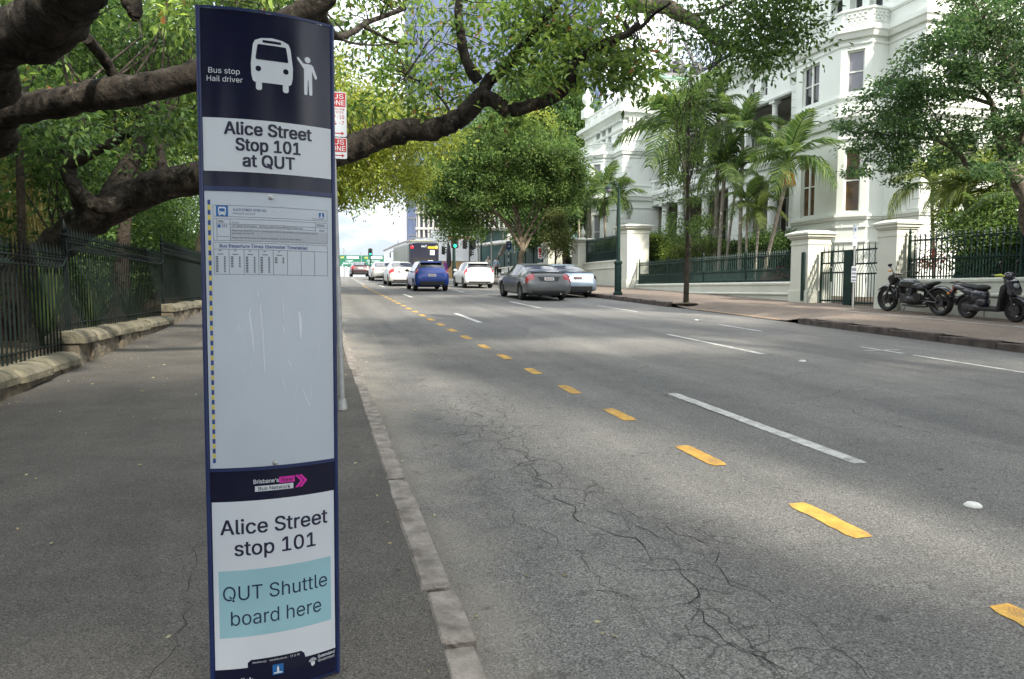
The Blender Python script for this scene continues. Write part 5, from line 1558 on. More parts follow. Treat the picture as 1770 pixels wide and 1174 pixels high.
# roof-top crane far behind the mansion
rc = empty('construction_block', (62, 98, 20), 'unfinished grey block with a crane mast and dark drums above the mansion roof', 'building')
p = at(1188, 140, 112); rc.location = (p.x, p.y, 0)
M_steelgrey = pm('steel_grey', (0.16, 0.155, 0.17), 0.6); M_blackdrum = pm('black_drum', (0.02, 0.02, 0.025), 0.5)
mb = MB(); mb.bx(-4.2, 4.2, 0, 10, 0, p.z + .2); mb.build('slab', M_conc, rc)
mb = MB(); mb.bx(-4.4, 4.4, -.2, 10.2, p.z + .2, p.z + 1.0); mb.bx(-4.3, -4.2, -.1, 0, p.z + 1, p.z + 2.4); mb.bx(4.0, 4.1, -.1, 0, p.z + 1, p.z + 2.4); mb.bx(-4.3, 4.1, -.1, 0, p.z + 2.3, p.z + 2.4)
mb.build('deck', M_steelgrey, rc)
mb = MB()
for x in (-1.2, 2.2): mb.lathe([(1.1, 0), (1.15, .3), (1.15, 1.5), (.8, 2.0), (.001, 2.1)], (x, 1, p.z + 1.2), 12)
mb.build('drum', M_blackdrum, rc, smooth=40)
mb = MB()
for dx, dy in ((0, 0), (.7, 0), (.7, .7), (0, .7)): mb.tube([(-3.4 + dx, dy, p.z + 1), (-3.4 + dx, dy, p.z + 11)], .09, 4)
for i in range(9): mb.tube([(-3.4, 0, p.z + 1 + i*1.1), (-2.7, 0, p.z + 2.1 + i*1.1)], .05, 4); mb.tube([(-2.7, 0, p.z + 1 + i*1.1), (-2.7, .7, p.z + 2.1 + i*1.1)], .05, 4)
mb.tube([(-3.0, .3, p.z + 11), (1.9, .5, p.z + 2)], .22, 6); mb.tube([(-3.0, .3, p.z + 10.8), (-8, .3, p.z + 16)], .2, 6); mb.tube([(1.9, .5, p.z + 2), (.2, .5, p.z + 7)], .08, 5); mb.tube([(.2, .5, p.z + 7), (-3, .3, p.z + 10)], .06, 5)
mb.build('crane_mast', M_steelgrey, rc)
dk = empty('dark_tower', (0, 0, 0), 'dark striped tower block peeping above the arcade parapet', 'building')
p = at(1262, 118, 135); dk.location = (p.x + 3, p.y, 0)
M_dkt = pm('dark_tower_wall', (0.03, 0.03, 0.045), 0.4)
mb = MB(); mb.bx(-3, 9, 0, 10, 0, p.z + 3); mb.build('wall', M_dkt, dk)
mb = MB()
for i in range(9): mb.bx(-3 + 1.4*i, -2.7 + 1.4*i, -.15, 0, 0, p.z + 3)
mb.build('white_fin', M_wb, dk)
# white fabric canopy and stall beyond the footpath
cp = empty('fabric_canopy', (20.5, 66, gz(60)), 'white tensioned fabric canopy on posts beyond the footpath', 'canopy')
M_fabric = pm('white_fabric', (0.62, 0.60, 0.56), 0.8)
mb = MB()
b = gz(60); p0, p1, p2_ = at(845, 437, 68), at(900, 430, 68), at(960, 433, 66)
pk = at(878, 416, 68)
def cpt(v): return (v.x - 20.5, v.y - 66, v.z - b)
n = 10; vs = []; fs = []
for j in range(6):
    for i in range(n + 1):
        t = i / n; s = j / 5
        x = -6.0 + 10.5 * t; y = -1 + 4 * s; z = 3.25 + 1.0 * math.sin(math.pi * t) * (0.4 + .6 * s) * .9
        vs += [(x, y, z)]
        if j and i: fs.append(((j-1)*(n+1)+i-1, (j-1)*(n+1)+i, j*(n+1)+i, j*(n+1)+i-1))
mb.add(vs, fs)
mb.tube([(-6.0 + 10.5*i/10, -1, 3.2 + .36 * math.sin(math.pi*i/10)) for i in range(11)], .16, 8)
mb.build('canopy_cloth', M_fabric, cp, smooth=60)
mb = MB()
for x in (-5.8, -1, 4.3): mb.tube([(x, -1, -.5), (x, -1, 3.2)], .07, 6)
mb.tube([(-4, 2.6, -.5), (-1.6, 2.4, 4.6)], .28, 8)
mb.build('canopy_post', M_fabric, cp)
M_gmesh = pm('green_mesh', (0.012, 0.035, 0.032), 0.7, scale=3, col2=(0.02, 0.055, 0.05))
gf = empty('mesh_fence', (17.5, 58, gz(58)), 'dark green mesh fence along the far footpath behind the walkers', 'fence')
mb = MB(); mb.bx(-1.0, -.94, -9.5, 6, .1, 2.3); mb.bx(-1, 7.5, 6, 6.06, .1, 2.3); mb.build('mesh_panel', M_gmesh, gf)
mb = MB()
for i in range(8): mb.tube([(-1.03, -9.5 + 2.2*i, -.2), (-1.03, -9.5 + 2.2*i, 2.4)], .04, 5)
mb.build('post', M_green, gf)
for px, hpx, lab, cc in ((772, 428, 'black and purple feather banner beside the bus', (M_blackdrum, pm('banner_purple', (0.20, 0.04, 0.24), 0.8))),):
    p = at(px, 458, 74)
    bf = empty('feather_banner', (p.x, p.y, gz(p.y)), lab, 'banner')
    mb = MB(); mb.tube([(0, 0, 0), (0, 0, 2.6), (.15, 0, 3.9)], .03, 5); mb.build('pole', M_steelgrey, bf)
    mb = MB(); mb.prism([(0, .9), (.1, .8), (.5, 1.2), (.5, 2.2), (.4, 3.2), (.15, 3.9), (.05, 2.6)], lambda u, v, w: (u, w, v), .02); mb.build('cloth', cc[0], bf)
    mb = MB(); mb.prism([(-.25, .5), (.15, .4), (.3, .9), (.2, 1.4), (-.05, 1.6), (-.2, 1.2)], lambda u, v, w: (u - .2, w - .1, v), .02); mb.build('purple_cloth', cc[1], bf)
# ================================================================ vegetation
from mathutils import noise as mnoise
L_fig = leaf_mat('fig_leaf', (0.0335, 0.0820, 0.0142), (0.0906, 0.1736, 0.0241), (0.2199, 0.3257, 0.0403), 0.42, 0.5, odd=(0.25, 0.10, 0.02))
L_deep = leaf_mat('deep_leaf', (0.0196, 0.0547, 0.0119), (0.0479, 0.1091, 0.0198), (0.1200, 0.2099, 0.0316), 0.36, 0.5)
L_gold = leaf_mat('gold_leaf', (0.0897, 0.1386, 0.0125), (0.1875, 0.2445, 0.0187), (0.3586, 0.3912, 0.0343), 0.45, 0.5)
L_lime = leaf_mat('lime_leaf', (0.0562, 0.1063, 0.0100), (0.1063, 0.1750, 0.0175), (0.2000, 0.2750, 0.0275), 0.45, 0.5)
L_street = leaf_mat('street_leaf', (0.0248, 0.0639, 0.0126), (0.0572, 0.1181, 0.0190), (0.1303, 0.2013, 0.0305), 0.38, 0.5)
L_olive = leaf_mat('olive_leaf', (0.0360, 0.0576, 0.0132), (0.0696, 0.0984, 0.0216), (0.1380, 0.1680, 0.0360), 0.36, 0.5, odd=(0.13, 0.06, 0.02))
L_jac = leaf_mat('feathery_leaf', (0.0224, 0.0660, 0.0202), (0.0526, 0.1164, 0.0338), (0.1115, 0.2039, 0.0506), 0.34, 0.5)
L_hedge = leaf_mat('hedge_leaf', (0.0550, 0.1000, 0.0100), (0.1100, 0.1700, 0.0160), (0.1900, 0.2500, 0.0300), 0.35, 0.5)
L_shrub = leaf_mat('shrub_leaf', (0.0292, 0.0756, 0.0122), (0.0694, 0.1429, 0.0213), (0.1645, 0.2520, 0.0336), 0.4, 0.5)
L_palm = leaf_mat('palm_leaflet', (0.0325, 0.0744, 0.0154), (0.0650, 0.1260, 0.0220), (0.1375, 0.1980, 0.0330), 0.4, 0.45)
L_palmy = leaf_mat('yellow_palm_leaflet', (0.0750, 0.1200, 0.0180), (0.1300, 0.1800, 0.0280), (0.2000, 0.2500, 0.0500), 0.4, 0.4)
L_strap = leaf_mat('strap_leaf', (0.0250, 0.0550, 0.0180), (0.0450, 0.0900, 0.0260), (0.1000, 0.1500, 0.0400), 0.3, 0.4)
L_bamboo = leaf_mat('bamboo_leaf', (0.1000, 0.1000, 0.0200), (0.2000, 0.1700, 0.0350), (0.3000, 0.2400, 0.0500), 0.4, 0.5)
B_fig = bark_mat('fig_bark', (0.004, 0.0034, 0.003), (0.060, 0.050, 0.041), 9.0, 0.5)
B_grey = bark_mat('grey_bark', (0.085, 0.070, 0.055), (0.22, 0.185, 0.145), 10.0)
B_pale = bark_mat('pale_bark', (0.12, 0.095, 0.07), (0.30, 0.25, 0.19), 8.0)
B_dark = bark_mat('dark_bark', (0.022, 0.018, 0.014), (0.075, 0.06, 0.045), 12.0)
B_palm = bark_mat('palm_bark', (0.16, 0.14, 0.11), (0.34, 0.31, 0.26), 9.0)

def nrm(a): return a / np.maximum(1e-9, np.linalg.norm(a, axis=1, keepdims=True))
def leaf_obj(name, P, D, S, mat, parent=None, asp=0.42, upb=0.8):
    N = len(P)
    D = nrm(D)
    up = nrm(np.array([0, 0, upb]) + rng.normal(0, 0.75, (N, 3)))
    side = nrm(np.cross(D, up)); nn = np.cross(side, D)
    S = S[:, None]
    w = S * asp * 0.5
    mid = P + D * S * 0.48
    V = np.stack([P, mid + side * w + nn * w * 0.35, P + D * S - nn * S * 0.06, mid - side * w + nn * w * 0.35], 1).reshape(-1, 3)
    b = np.arange(N)[:, None] * 4
    F = np.concatenate([b + [0, 1, 2], b + [0, 2, 3]], 1).reshape(-1, 3)
    if parent is not None: V = V - np.array(parent.location)
    return np_mesh(name, V, F, mat, parent)
def clump_leaves(C, rad, n, size, droop=0.25, flat=0.75):
    "C (k,3) clump centres -> leaf positions, directions, sizes"
    C = np.asarray(C, float); k = len(C)
    rad = np.broadcast_to(np.asarray(rad, float), (k,))
    off = rng.normal(0, 0.55, (k, n, 3)); off[:, :, 2] *= flat
    P = C[:, None, :] + off * rad[:, None, None]
    D = off * 0.9 + rng.normal(0, 0.55, (k, n, 3)); D[:, :, 2] -= droop
    S = rng.uniform(0.6, 1.15, (k, n)) * size
    return P.reshape(-1, 3), D.reshape(-1, 3), S.reshape(-1)
def blob_clumps(blobs, n, inner=0.45):
    vol = np.array([b[3] * b[4] * b[5] for b in blobs]) ** 0.7
    cnt = np.maximum(1, (n * vol / vol.sum()).astype(int)); out = []
    for b, c in zip(blobs, cnt):
        d = nrm(rng.normal(0, 1, (c, 3))); d[:, 2] = np.where(d[:, 2] < -0.35, -d[:, 2] * 0.6, d[:, 2])
        r = rng.uniform(inner, 1.0, (c, 1)) ** 0.6
        out.append(np.array(b[:3]) + d * r * np.array(b[3:6]))
    return np.concatenate(out)
def limb(mb, pts, r0, r1, n=8, wob=0.0, sub=3):
    "smooth tapered limb through the points"
    P = [Vector(p) for p in pts]; out = []
    for i in range(len(P) - 1):
        a, b = P[i], P[i+1]; p = P[max(0, i-1)]; q = P[min(len(P)-1, i+2)]
        for s in range(sub):
            t = s / sub
            out.append(0.5 * ((2*a) + (b-p)*t + (2*p-5*a+4*b-q)*t*t + (3*a-p-3*b+q)*t*t*t))
    out.append(P[-1])
    m = len(out) - 1
    rad = [(r0 + (r1 - r0) * i / m) * (1 + wob * random.uniform(-1, 1)) for i in range(m + 1)]
    if wob: out = [o + Vector((random.uniform(-1,1), random.uniform(-1,1), random.uniform(-1,1))) * wob * r0 * 0.5 for o in out]
    v0 = len(mb.v)
    mb.tube(out, rad, n)
    if r0 > 0.08 and wob >= 0.05:
        # bulges, folds and scars in the bark
        for i in range(v0, len(mb.v)):
            k = min(m, (i - v0) // n); c = out[k]; v = Vector(mb.v[i]); d = v - c; r = rad[k]
            if d.length < 1e-6: continue
            p = v + Vector((7.3, 1.1, 3.7))
            f = mnoise.noise(p * 2.2 / max(.12, r) * .35) * .16 + mnoise.noise(p * 9.0) * .07 + abs(mnoise.noise(p * 5.0)) * .10 - .04
            mb.v[i] = tuple(c + d * (1 + f))
    return out, rad
def twigs(mb, skel, C, r=0.02, prob=1.0, n=4, sag=0.12):
    "thin curved twigs from the nearest limb point to each clump centre"
    S = np.array([tuple(p) for p in skel])
    for c in C:
        if random.random() > prob: continue
        d = np.linalg.norm(S - c, axis=1); j = int(np.argmin(d + rng.uniform(0, 0.25, len(d)) * d.min()))
        a = Vector(S[j]); b = Vector(c); L = (b - a).length
        if L < 0.05: continue
        m = (a + b) / 2 + Vector((random.uniform(-1,1), random.uniform(-1,1), random.uniform(-.2, 1))) * L * sag
        q = a.lerp(m, 0.5) + Vector((random.uniform(-1,1), random.uniform(-1,1), random.uniform(-1, 1))) * L * sag * 0.3
        rr = r * (0.6 + 0.35 * min(L, 3.0))
        mb.tube([a, q, m, (m + b) / 2 + Vector((0, 0, L * .02)), b], [rr, rr * .85, rr * .65, rr * .45, rr * .2], n, caps=False)

def tree(name, label, base, trunk, r0, r1, blobs, nclump, per, size, leaf, bark, clump_r=0.6, group=None, cat='tree', limbs=14, droop=.25, inner=.45, flat=.75, asp=.42, reject=None, cname='crown', tw=.03, n=9):
    root = empty(name, base, label, cat, group)
    C = blob_clumps(blobs, nclump, inner)
    if reject is not None: C = np.array([c for c in C if not reject(c)])
    mb = MB(); sk, _ = limb(mb, [(p[0]-base[0], p[1]-base[1], p[2]-base[2]) for p in trunk], r0, r1, n, 0.06)
    skel = [s + Vector(base) for s in sk]
    top = skel[int(len(skel) * .45):]
    idx = rng.choice(len(C), min(limbs, len(C)), replace=False)
    ext = list(skel[len(skel)//3:])
    for i in idx:
        a = random.choice(top); c = Vector(C[i]); m = a.lerp(c, .5) + Vector((random.uniform(-.5,.5), random.uniform(-.5,.5), random.uniform(0,.8)))
        rr = r1 * random.uniform(.45, .9)
        pts, _ = limb(mb, [a - Vector(base), m - Vector(base), c - Vector(base)], rr, rr * .15, 6, 0.05)
        ext += [p + Vector(base) for p in pts[2:]]
    twm = MB(); twigs(mb, [tuple(Vector(p)) for p in ext], C, tw, .5) if False else None
    tm = MB(); twigs(tm, ext, C, tw, .45)
    mb.add([Vector(v) - Vector(base) for v in tm.v], tm.f)
    mb.build('trunk', bark, root, smooth=50, recalc=False)
    P, D, S = clump_leaves(C, clump_r * rng.uniform(.6, 1.3, len(C)), per, size, droop, flat)
    leaf_obj(cname, P, D, S, leaf, root, asp)
    return root, C

# ---- the great fig whose limb crosses the street behind the sign
base = (-4.45, 12.6, gz(12.6) + .1)
fig = empty('fig_tree', base, 'old fig behind the left railing whose dark limb stretches across the street', 'tree')
mb = MB(); B = Vector(base); SK_ = []
def traced(pts, r0, r1, n=12, wob=.05, rel=B, sub=8, m=None):
    n = n + 8 if r0 > .15 else n
    P = [at(*p) if len(p) == 3 else Vector(p[:3]) for p in pts]
    out, _ = limb(m or mb, [p - rel for p in P], r0, r1, n, wob, sub)
    w = [o + rel for o in out]
    return w
T0 = [(-4.75, 12.9, gz(12.6) - .3), (-4.55, 12.6, 1.2)]
main = traced([(*T0[0], 0), (*T0[1], 0), (75, 448, 11.6), (150, 385, 11.5), (250, 332, 11.4), (345, 306, 11.3), (470, 292, 11.2), (590, 262, 11.1), (650, 240, 11.0), (700, 226, 10.9), (755, 222, 10.8), (800, 200, 10.7), (832, 165, 10.6)], .33, .135, 14, .07)
SK_ += main[40:]
b1 = traced([(832, 165, 10.6), (845, 140, 10.6), (870, 118, 10.5), (905, 78, 10.4), (930, 45, 10.3), (960, 10, 10.2), (985, -30, 10.1)], .105, .045, 10)
b2 = traced([(828, 168, 10.6), (852, 172, 10.5), (880, 190, 10.4), (920, 182, 10.3), (960, 166, 10.2), (985, 145, 10.1), (990, 120, 10.0), (1012, 95, 9.9), (1050, 72, 9.8), (1085, 58, 9.7), (1105, 40, 9.6)], .12, .040, 10)
b3 = traced([(826, 140, 10.6), (812, 118, 10.6), (800, 85, 10.6), (796, 50, 10.6), (792, 15, 10.6), (800, -25, 10.6)], .085, .06, 9)
b4 = traced([(1085, 58, 9.7), (1110, 45, 9.6), (1130, 25, 9.5), (1160, 5, 9.4)], .035, .015, 6)
b5 = traced([(1090, 56, 9.7), (1081, 42, 9.7), (1083, 30, 9.7)], .03, .012, 6)
b6 = traced([(150, 385, 11.4), (132, 330, 11.1), (118, 290, 10.9), (150, 270, 10.8), (215, 235, 10.6), (235, 222, 10.5)], .13, .05, 9)
b7 = traced([(118, 292, 10.9), (135, 330, 10.8), (160, 352, 10.8), (185, 358, 10.9), (215, 340, 11.1)], .10, .13, 9)
b8 = traced([(185, 348, 11.5), (210, 305, 12.0), (235, 270, 12.4), (245, 245, 12.6)], .17, .12, 9)
b9 = traced([(282, 318, 11.4), (280, 285, 11.5), (276, 250, 11.5), (285, 215, 11.4)], .09, .05, 8)
b10 = traced([(60, 470, 11.6), (0, 480, 12.0), (-60, 440, 12.4)], .3, .22, 10)
b11 = traced([(905, 78, 10.4), (925, 70, 10.6), (960, 55, 10.8)], .03, .012, 5)
b12 = traced([(760, 222, 10.8), (775, 190, 11.2), (740, 150, 11.6), (700, 130, 12)], .03, .012, 5)
SK_ += b1 + b2 + b3 + b4 + b11 + b12
SK_L = list(main[16:44]) + b6 + b7 + b9
def px_clumps(spec):
    "clump centres sampled inside outlines of the crown at their own distances"
    out = []
    for x0, x1, y0, y1, d0, d1, n in spec:
        for _ in range(n):
            out.append(tuple(at(random.uniform(x0, x1), random.uniform(y0, y1), random.uniform(d0, d1))))
    return out
CF = px_clumps([(700, 900, -40, 110, 10.2, 12.6, 36), (870, 1110, -40, 105, 9.6, 12.0, 84), (705, 830, 90, 200, 10.6, 12.2, 24), (600, 730, 110, 205, 10.5, 12.5, 18), (930, 1060, 80, 150, 9.6, 11, 22), (1040, 1125, 90, 150, 9.2, 10.4, 26), (880, 1000, 60, 140, 9.6, 11, 18), (850, 950, 195, 225, 10, 10.8, 6), (640, 720, 60, 140, 11, 12.5, 10)])
CB = px_clumps([(20, 345, 40, 120, 11.4, 13.5, 26), (0, 345, 215, 330, 11.8, 13.6, 24), (0, 120, 150, 260, 10.6, 12, 14), (200, 345, 10, 110, 11, 13, 16), (240, 345, 190, 250, 9.8, 10.8, 4), (20, 130, 170, 235, 9.2, 10.2, 5)])
tm = MB(); twigs(tm, SK_, CF, .012, 1.0, 5, .16); twigs(tm, SK_L, CB, .012, .8, 4, .16)
mb.add([Vector(v) - B for v in tm.v], tm.f)
mb.build('trunk', B_fig, fig, smooth=60, recalc=False)
P, D, S = clump_leaves(CF, rng.uniform(.17, .36, len(CF)), 34, .135, .35, .7)
leaf_obj('crown', P, D, S, L_fig, fig, .44)
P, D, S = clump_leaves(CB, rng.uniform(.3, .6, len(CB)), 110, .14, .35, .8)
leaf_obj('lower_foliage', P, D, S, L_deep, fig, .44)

# ---- a nearer fig left of the frame: heavy limbs across the upper left corner
base = (-6.2, 5.6, gz(5.6) + .1); B2 = Vector(base)
fig2 = empty('fig_tree', base, 'nearer fig with heavy scarred limbs filling the upper left corner', 'tree')
mb = MB()
t = traced([(-6.5, 5.6, .0, 0), (-6.2, 5.6, 1.6, 0), (-5.6, 5.7, 2.9, 0)], .55, .42, 14, .05, B2)
l1 = traced([(-5.6, 5.7, 2.9, 0), (-60, 250, 7.6), (0, 198, 7.4), (80, 182, 7.3), (160, 165, 7.2), (250, 152, 7.1), (345, 128, 7.0), (430, 80, 6.9), (500, 40, 6.8), (548, 8, 6.7), (580, -60, 6.6)], .172, .125, 14, .07, B2)
l2 = traced([(-5.6, 5.7, 2.9, 0), (-90, 160, 6.3), (-20, 88, 5.9), (45, 52, 5.6), (100, 14, 5.3), (140, -40, 5.0), (180, -110, 4.8)], .215, .185, 14, .07, B2)
l3 = traced([(30, 64, 5.6), (75, 78, 5.7), (118, 42, 5.6), (150, -10, 5.4)], .16, .12, 10, .08, B2)
l4 = traced([(150, 66, 6.4), (168, 88, 6.8), (185, 110, 7.0), (200, 138, 7.15)], .05, .055, 8, .05, B2)
l5 = traced([(190, -60, 5.6), (222, -10, 5.6), (232, 18, 5.6), (233, 30, 5.6)], .10, .04, 9, .08, B2)
l6 = traced([(548, 8, 6.7), (580, 62, 8.6), (610, 55, 9.4), (632, 40, 9.8), (665, 28, 10.2), (700, 15, 10.6)], .05, .03, 7, .04, B2)
l7 = traced([(630, 46, 9.8), (655, 60, 10), (680, 72, 10.4), (720, 76, 10.8)], .032, .012, 6, .04, B2)
l8 = traced([(585, 60, 8.7), (600, 72, 9), (640, 78, 9.6), (690, 76, 10.4)], .02, .01, 6, .04, B2)
CN = px_clumps([(585, 720, -40, 60, 9.2, 11.5, 24), (590, 700, 40, 100, 10, 11.5, 9), (0, 70, -20, 60, 6.0, 7.5, 8), (230, 345, -40, 60, 7.2, 9.5, 16), (340, 580, -60, 10, 6.8, 8.5, 14), (0, 130, 85, 170, 7.4, 8.6, 8)])
u_ = traced([(-5.6, 5.7, 2.9, 0), (-5.8, 5.2, 6, 0), (-4.8, 4.6, 9, 0), (-3.4, 4.0, 11.2, 0)], .30, .10, 12, .05, B2)
v_ = traced([(-5.8, 5.2, 6, 0), (-6.4, 7.0, 10, 0), (-7.2, 8.6, 14, 0)], .22, .08, 10, .05, B2)
CU = blob_clumps([(-3.5, 3.6, 11.5, 6, 4, 2), (-7.5, 9, 15, 6, 5, 2.5)], 200, .1)  # unseen canopy, with its two limbs above, added to shade the left garden
tm = MB(); twigs(tm, l1 + l2 + l6 + l7 + l8, CN, .012, .9, 5, .16); twigs(tm, u_[8:] + v_[8:], CU, .02, .5, 4, .12)
mb.add([Vector(v) - B2 for v in tm.v], tm.f)
mb.build('trunk', B_fig, fig2, smooth=60, recalc=False)
P, D, S = clump_leaves(CN, rng.uniform(.18, .36, len(CN)), 34, .12, .4, .8)
leaf_obj('crown', P, D, S, L_fig, fig2, .44)
P, D, S = clump_leaves(CU, rng.uniform(.6, 1.0, len(CU)), 60, .36, .2, .5); leaf_obj('added_shade_crown', P, D, S, L_fig, fig2, .6)

# ---- overhanging tree of the upper right: a limb dropping in from above
base = (12.9, -3.0, rpath_z(12.9, -3)); B3 = Vector(base)
oh = empty('street_tree', base, 'tree overhanging the top right, its leafy limb hanging down against the white mansion', 'tree')
mb = MB()
t = traced([(12.9, -3, -.2, 0), (12.7, -2.4, 4.0, 0), (11.6, 0.5, 7.4, 0), (9.8, 4.4, 9.0, 0), (8.6, 7.2, 8.6, 0), (1115, -35, 12.6), (1160, 15, 12.2), (1205, 40, 12.0), (1245, 75, 11.8), (1290, 88, 11.6)], .28, .05, 12, .04, B3)
u1 = traced([(1232, 50, 11.9), (1245, 100, 11.7), (1225, 122, 11.6)], .03, .01, 5, .04, B3)
u2 = traced([(1180, 28, 12.1), (1230, 20, 11.8), (1290, -10, 11.4), (1350, -30, 11)], .04, .015, 6, .04, B3)
u3 = traced([(1290, 20, 11.4), (1340, 50, 11.2), (1390, 78, 11)], .025, .008, 5, .04, B3)
CO = px_clumps([(1235, 1390, -40, 60, 10.4, 12, 52), (1240, 1340, 40, 112, 10.8, 12, 26), (1330, 1400, 30, 70, 10.6, 11.4, 7), (1130, 1240, -30, 50, 11.4, 12.6, 9), (1170, 1240, 60, 110, 11.4, 12, 4)])
tm = MB(); twigs(tm, t[48:] + u1 + u2 + u3, CO, .010, 1.0, 5, .16)
CS = blob_clumps([(8.6, -5.5, 9.6, 8.5, 6.0, 2.2), (-1.0, -7.6, 9.0, 6.0, 4.6, 2.0), (16.5, -.5, 9.6, 5, 5, 2), (9.5, 3.2, 10.4, 6, 3.6, 1.4)], 620, .1)  # unseen canopy added overhead to shade the foreground road
def sun_hole(c):
    # gaps in the leaves that let soft patches of sun onto the road
    k = c[2] / SUN_DIR.z
    gx, gy = c[0] - SUN_DIR.x * k, c[1] - SUN_DIR.y * k
    return sun_gap(gx, gy, 1.0)
def sun_gap(gx, gy, grow=0.0):
    def e(x, y, a, b):
        v, u = (gy - y), (gx - x) + .30 * (gy - y)
        return (u / (a + grow)) ** 2 + (v / (b + grow)) ** 2 < 1
    return e(2.3, 4.9, .62, 2.9) | e(0.95, 8.6, .75, 2.0) | e(5.6, 12.0, 2.2, 1.5) | e(9.2, 8.4, 1.6, .9)
twigs(tm, t[8:40], CS, .02, .35, 4, .12)
mb.add([Vector(v) - B3 for v in tm.v], tm.f)
mb.build('trunk', B_grey, oh, smooth=60, recalc=False)
P, D, S = clump_leaves(CO, rng.uniform(.28, .5, len(CO)), 66, .105, .35, .8)
leaf_obj('crown', P, D, S, L_deep, oh, .46)
P, D, S = clump_leaves(CS, rng.uniform(.6, 1.0, len(CS)), 62, .36, .2, .5)
keep = ~sun_gap(P[:, 0] - SUN_DIR.x * P[:, 2] / SUN_DIR.z, P[:, 1] - SUN_DIR.y * P[:, 2] / SUN_DIR.z, .15); P, D, S = P[keep], D[keep], S[keep]
leaf_obj('added_shade_crown', P, D, S, L_fig, oh, .6)
tree('added_shade_tree', 'unseen tall tree added beyond the right edge to shade the road and cars', (17.6, 8.2, gz(8.2) + .2), [(17.6, 8.2, .3), (17.4, 8.3, 6), (16.4, 9.2, 11), (14.8, 11.6, 15)], .38, .16, [(14.5, 9.6, 14.2, 4.6, 3.4, 2.2), (13.0, 14.5, 18.2, 4.5, 3.2, 2.4)], 330, 60, .38, L_deep, B_grey, 1.0, asp=.6, inner=.1)  # invented out-of-view tree whose crown keeps sun off the cars and road
# unseen trees added behind the viewpoint for dark reflections in the glossy sign
tree('street_tree', 'unseen broad leafy tree added behind the viewpoint to darken the sign reflections', (-5, -9, gz(-9)), [(-5, -9, -.4), (-4.8, -9, 3), (-4, -8.6, 6)], .4, .2, [(-6, -9, 5.5, 6.5, 4, 4.6), (4, -14, 5.5, 7, 4, 5), (-1, -13, 8, 7, 4, 4), (-13, -6, 6, 5, 6, 5)], 420, 60, .42, L_deep, B_grey, 1.1, asp=.7, reject=sun_hole)

# ---- dense planting of the left garden: one mass nobody could count
CG = []
for _ in range(1500):
    y = random.uniform(3.5, 50); x = -5.3 - abs(random.gauss(0, 1)) * 4.5 - (0 if y > 9 else 1.2)
    hmax = (3.6 + 1.5 * math.sin(y * .7) + 1.0 * math.sin(x * 1.3 + y * .3)) + max(0, (-x - 5)) * .9
    z = gz(y) + random.uniform(.2, max(1.2, min(hmax, 9.5)))
    CG.append((x, y, z))
CG = np.array(CG)
P, D, S = clump_leaves(CG, rng.uniform(.4, .8, len(CG)), 90, .17, .3, .8)
o = leaf_obj('garden_undergrowth', P, D, S, L_deep, None, .46)
tag(o, 'dense dark green shrubs and climbers massed behind the left railing', 'undergrowth', kind='stuff')
CG2 = []
for _ in range(1500):
    y = random.uniform(5, 62); x = random.uniform(-19, -7.5); CG2.append((x, y, gz(y) + random.uniform(.5, 12.5)))
P, D, S = clump_leaves(np.array(CG2), rng.uniform(.7, 1.3, len(CG2)), 80, .26, .3, .8)
o = leaf_obj('garden_trees', P, D, S, L_shrub, None, .5)
tag(o, 'tall green tree mass deeper in the botanic garden beyond the undergrowth', 'trees', kind='stuff')
# sunlit bamboo at the far left
CB2 = [tuple(at(random.uniform(-20, 70), random.uniform(270, 420), random.uniform(13, 16))) for _ in range(30)]
bb = empty('bamboo', (-8.2, 12, gz(12)), 'golden bamboo clump at the far left behind the railing', 'bamboo')
mb = MB()
for c in CB2[:18]: mb.tube([(c[0] + .3 + 8.2, c[1] - 12, 0), (c[0] + 8.2, c[1] - 12, c[2] - gz(12))], .022, 5)
mb.build('culm', pm('bamboo_culm', (0.30, 0.24, 0.07), 0.5), bb)
P, D, S = clump_leaves(CB2, .5, 60, .2, .4, 1.0); leaf_obj('foliage', P, D, S, L_bamboo, bb, .16)
# slim vertical trunk and a pale branch at far left
st = empty('sapling', tuple(at(36, 470, 10.6)), 'thin straight dark stem rising in front of the bamboo', 'tree')
st.location.z = gz(10.5) + .1
mb = MB(); p0, p1 = at(38, 430, 10.6), at(34, 270, 10.5); O_ = Vector(st.location)
limb(mb, [(0, 0, 0), p0 - O_, p1 - O_, at(30, 170, 10.4) - O_], .07, .045, 8, .04); mb.build('trunk', B_dark, st, smooth=60)
CT = [tuple(at(random.uniform(0, 90), random.uniform(120, 240), random.uniform(10, 11))) for _ in range(10)]
P, D, S = clump_leaves(CT, .3, 40, .13, .3, .8); leaf_obj('crown', P, D, S, L_deep, st, .44)
# strap-leaved plants behind the railing
def strap_plant(x, y, h, n, label, mat=None, spread=.35, w=.055):
    r = empty('strap_plant', (x, y, gz(y) + .12), label, 'plant', 'strap leaved plants behind the railing')
    vs = []; fs = []
    for i in range(n):
        an = random.uniform(0, 6.28); s = random.uniform(.1, 1) * spread; hh = h * random.uniform(.6, 1.05); ww = w * random.uniform(.7, 1.2)
        d = Vector((math.cos(an), math.sin(an), 0)); e = Vector((-d.y, d.x, 0)); b = len(vs)
        for k in range(5):
            t = k / 4; c = d * (.05 + s * t ** 1.6 * h) + Vector((0, 0, hh * (t - .22 * s * t ** 3)))
            wk = ww * (1 - t ** 2.5) + .002
            vs += [c - e * wk, c + e * wk]
            if k: fs.append((b+2*k-2, b+2*k-1, b+2*k+1, b+2*k))
    np_mesh('leaves', np.array([tuple(v) for v in vs]), np.array(fs), mat or L_strap, r)
strap_plant(-3.75, 11.6, 1.45, 60, 'tall upright strap leaved plant, brightest of those behind the railing', spread=.28)
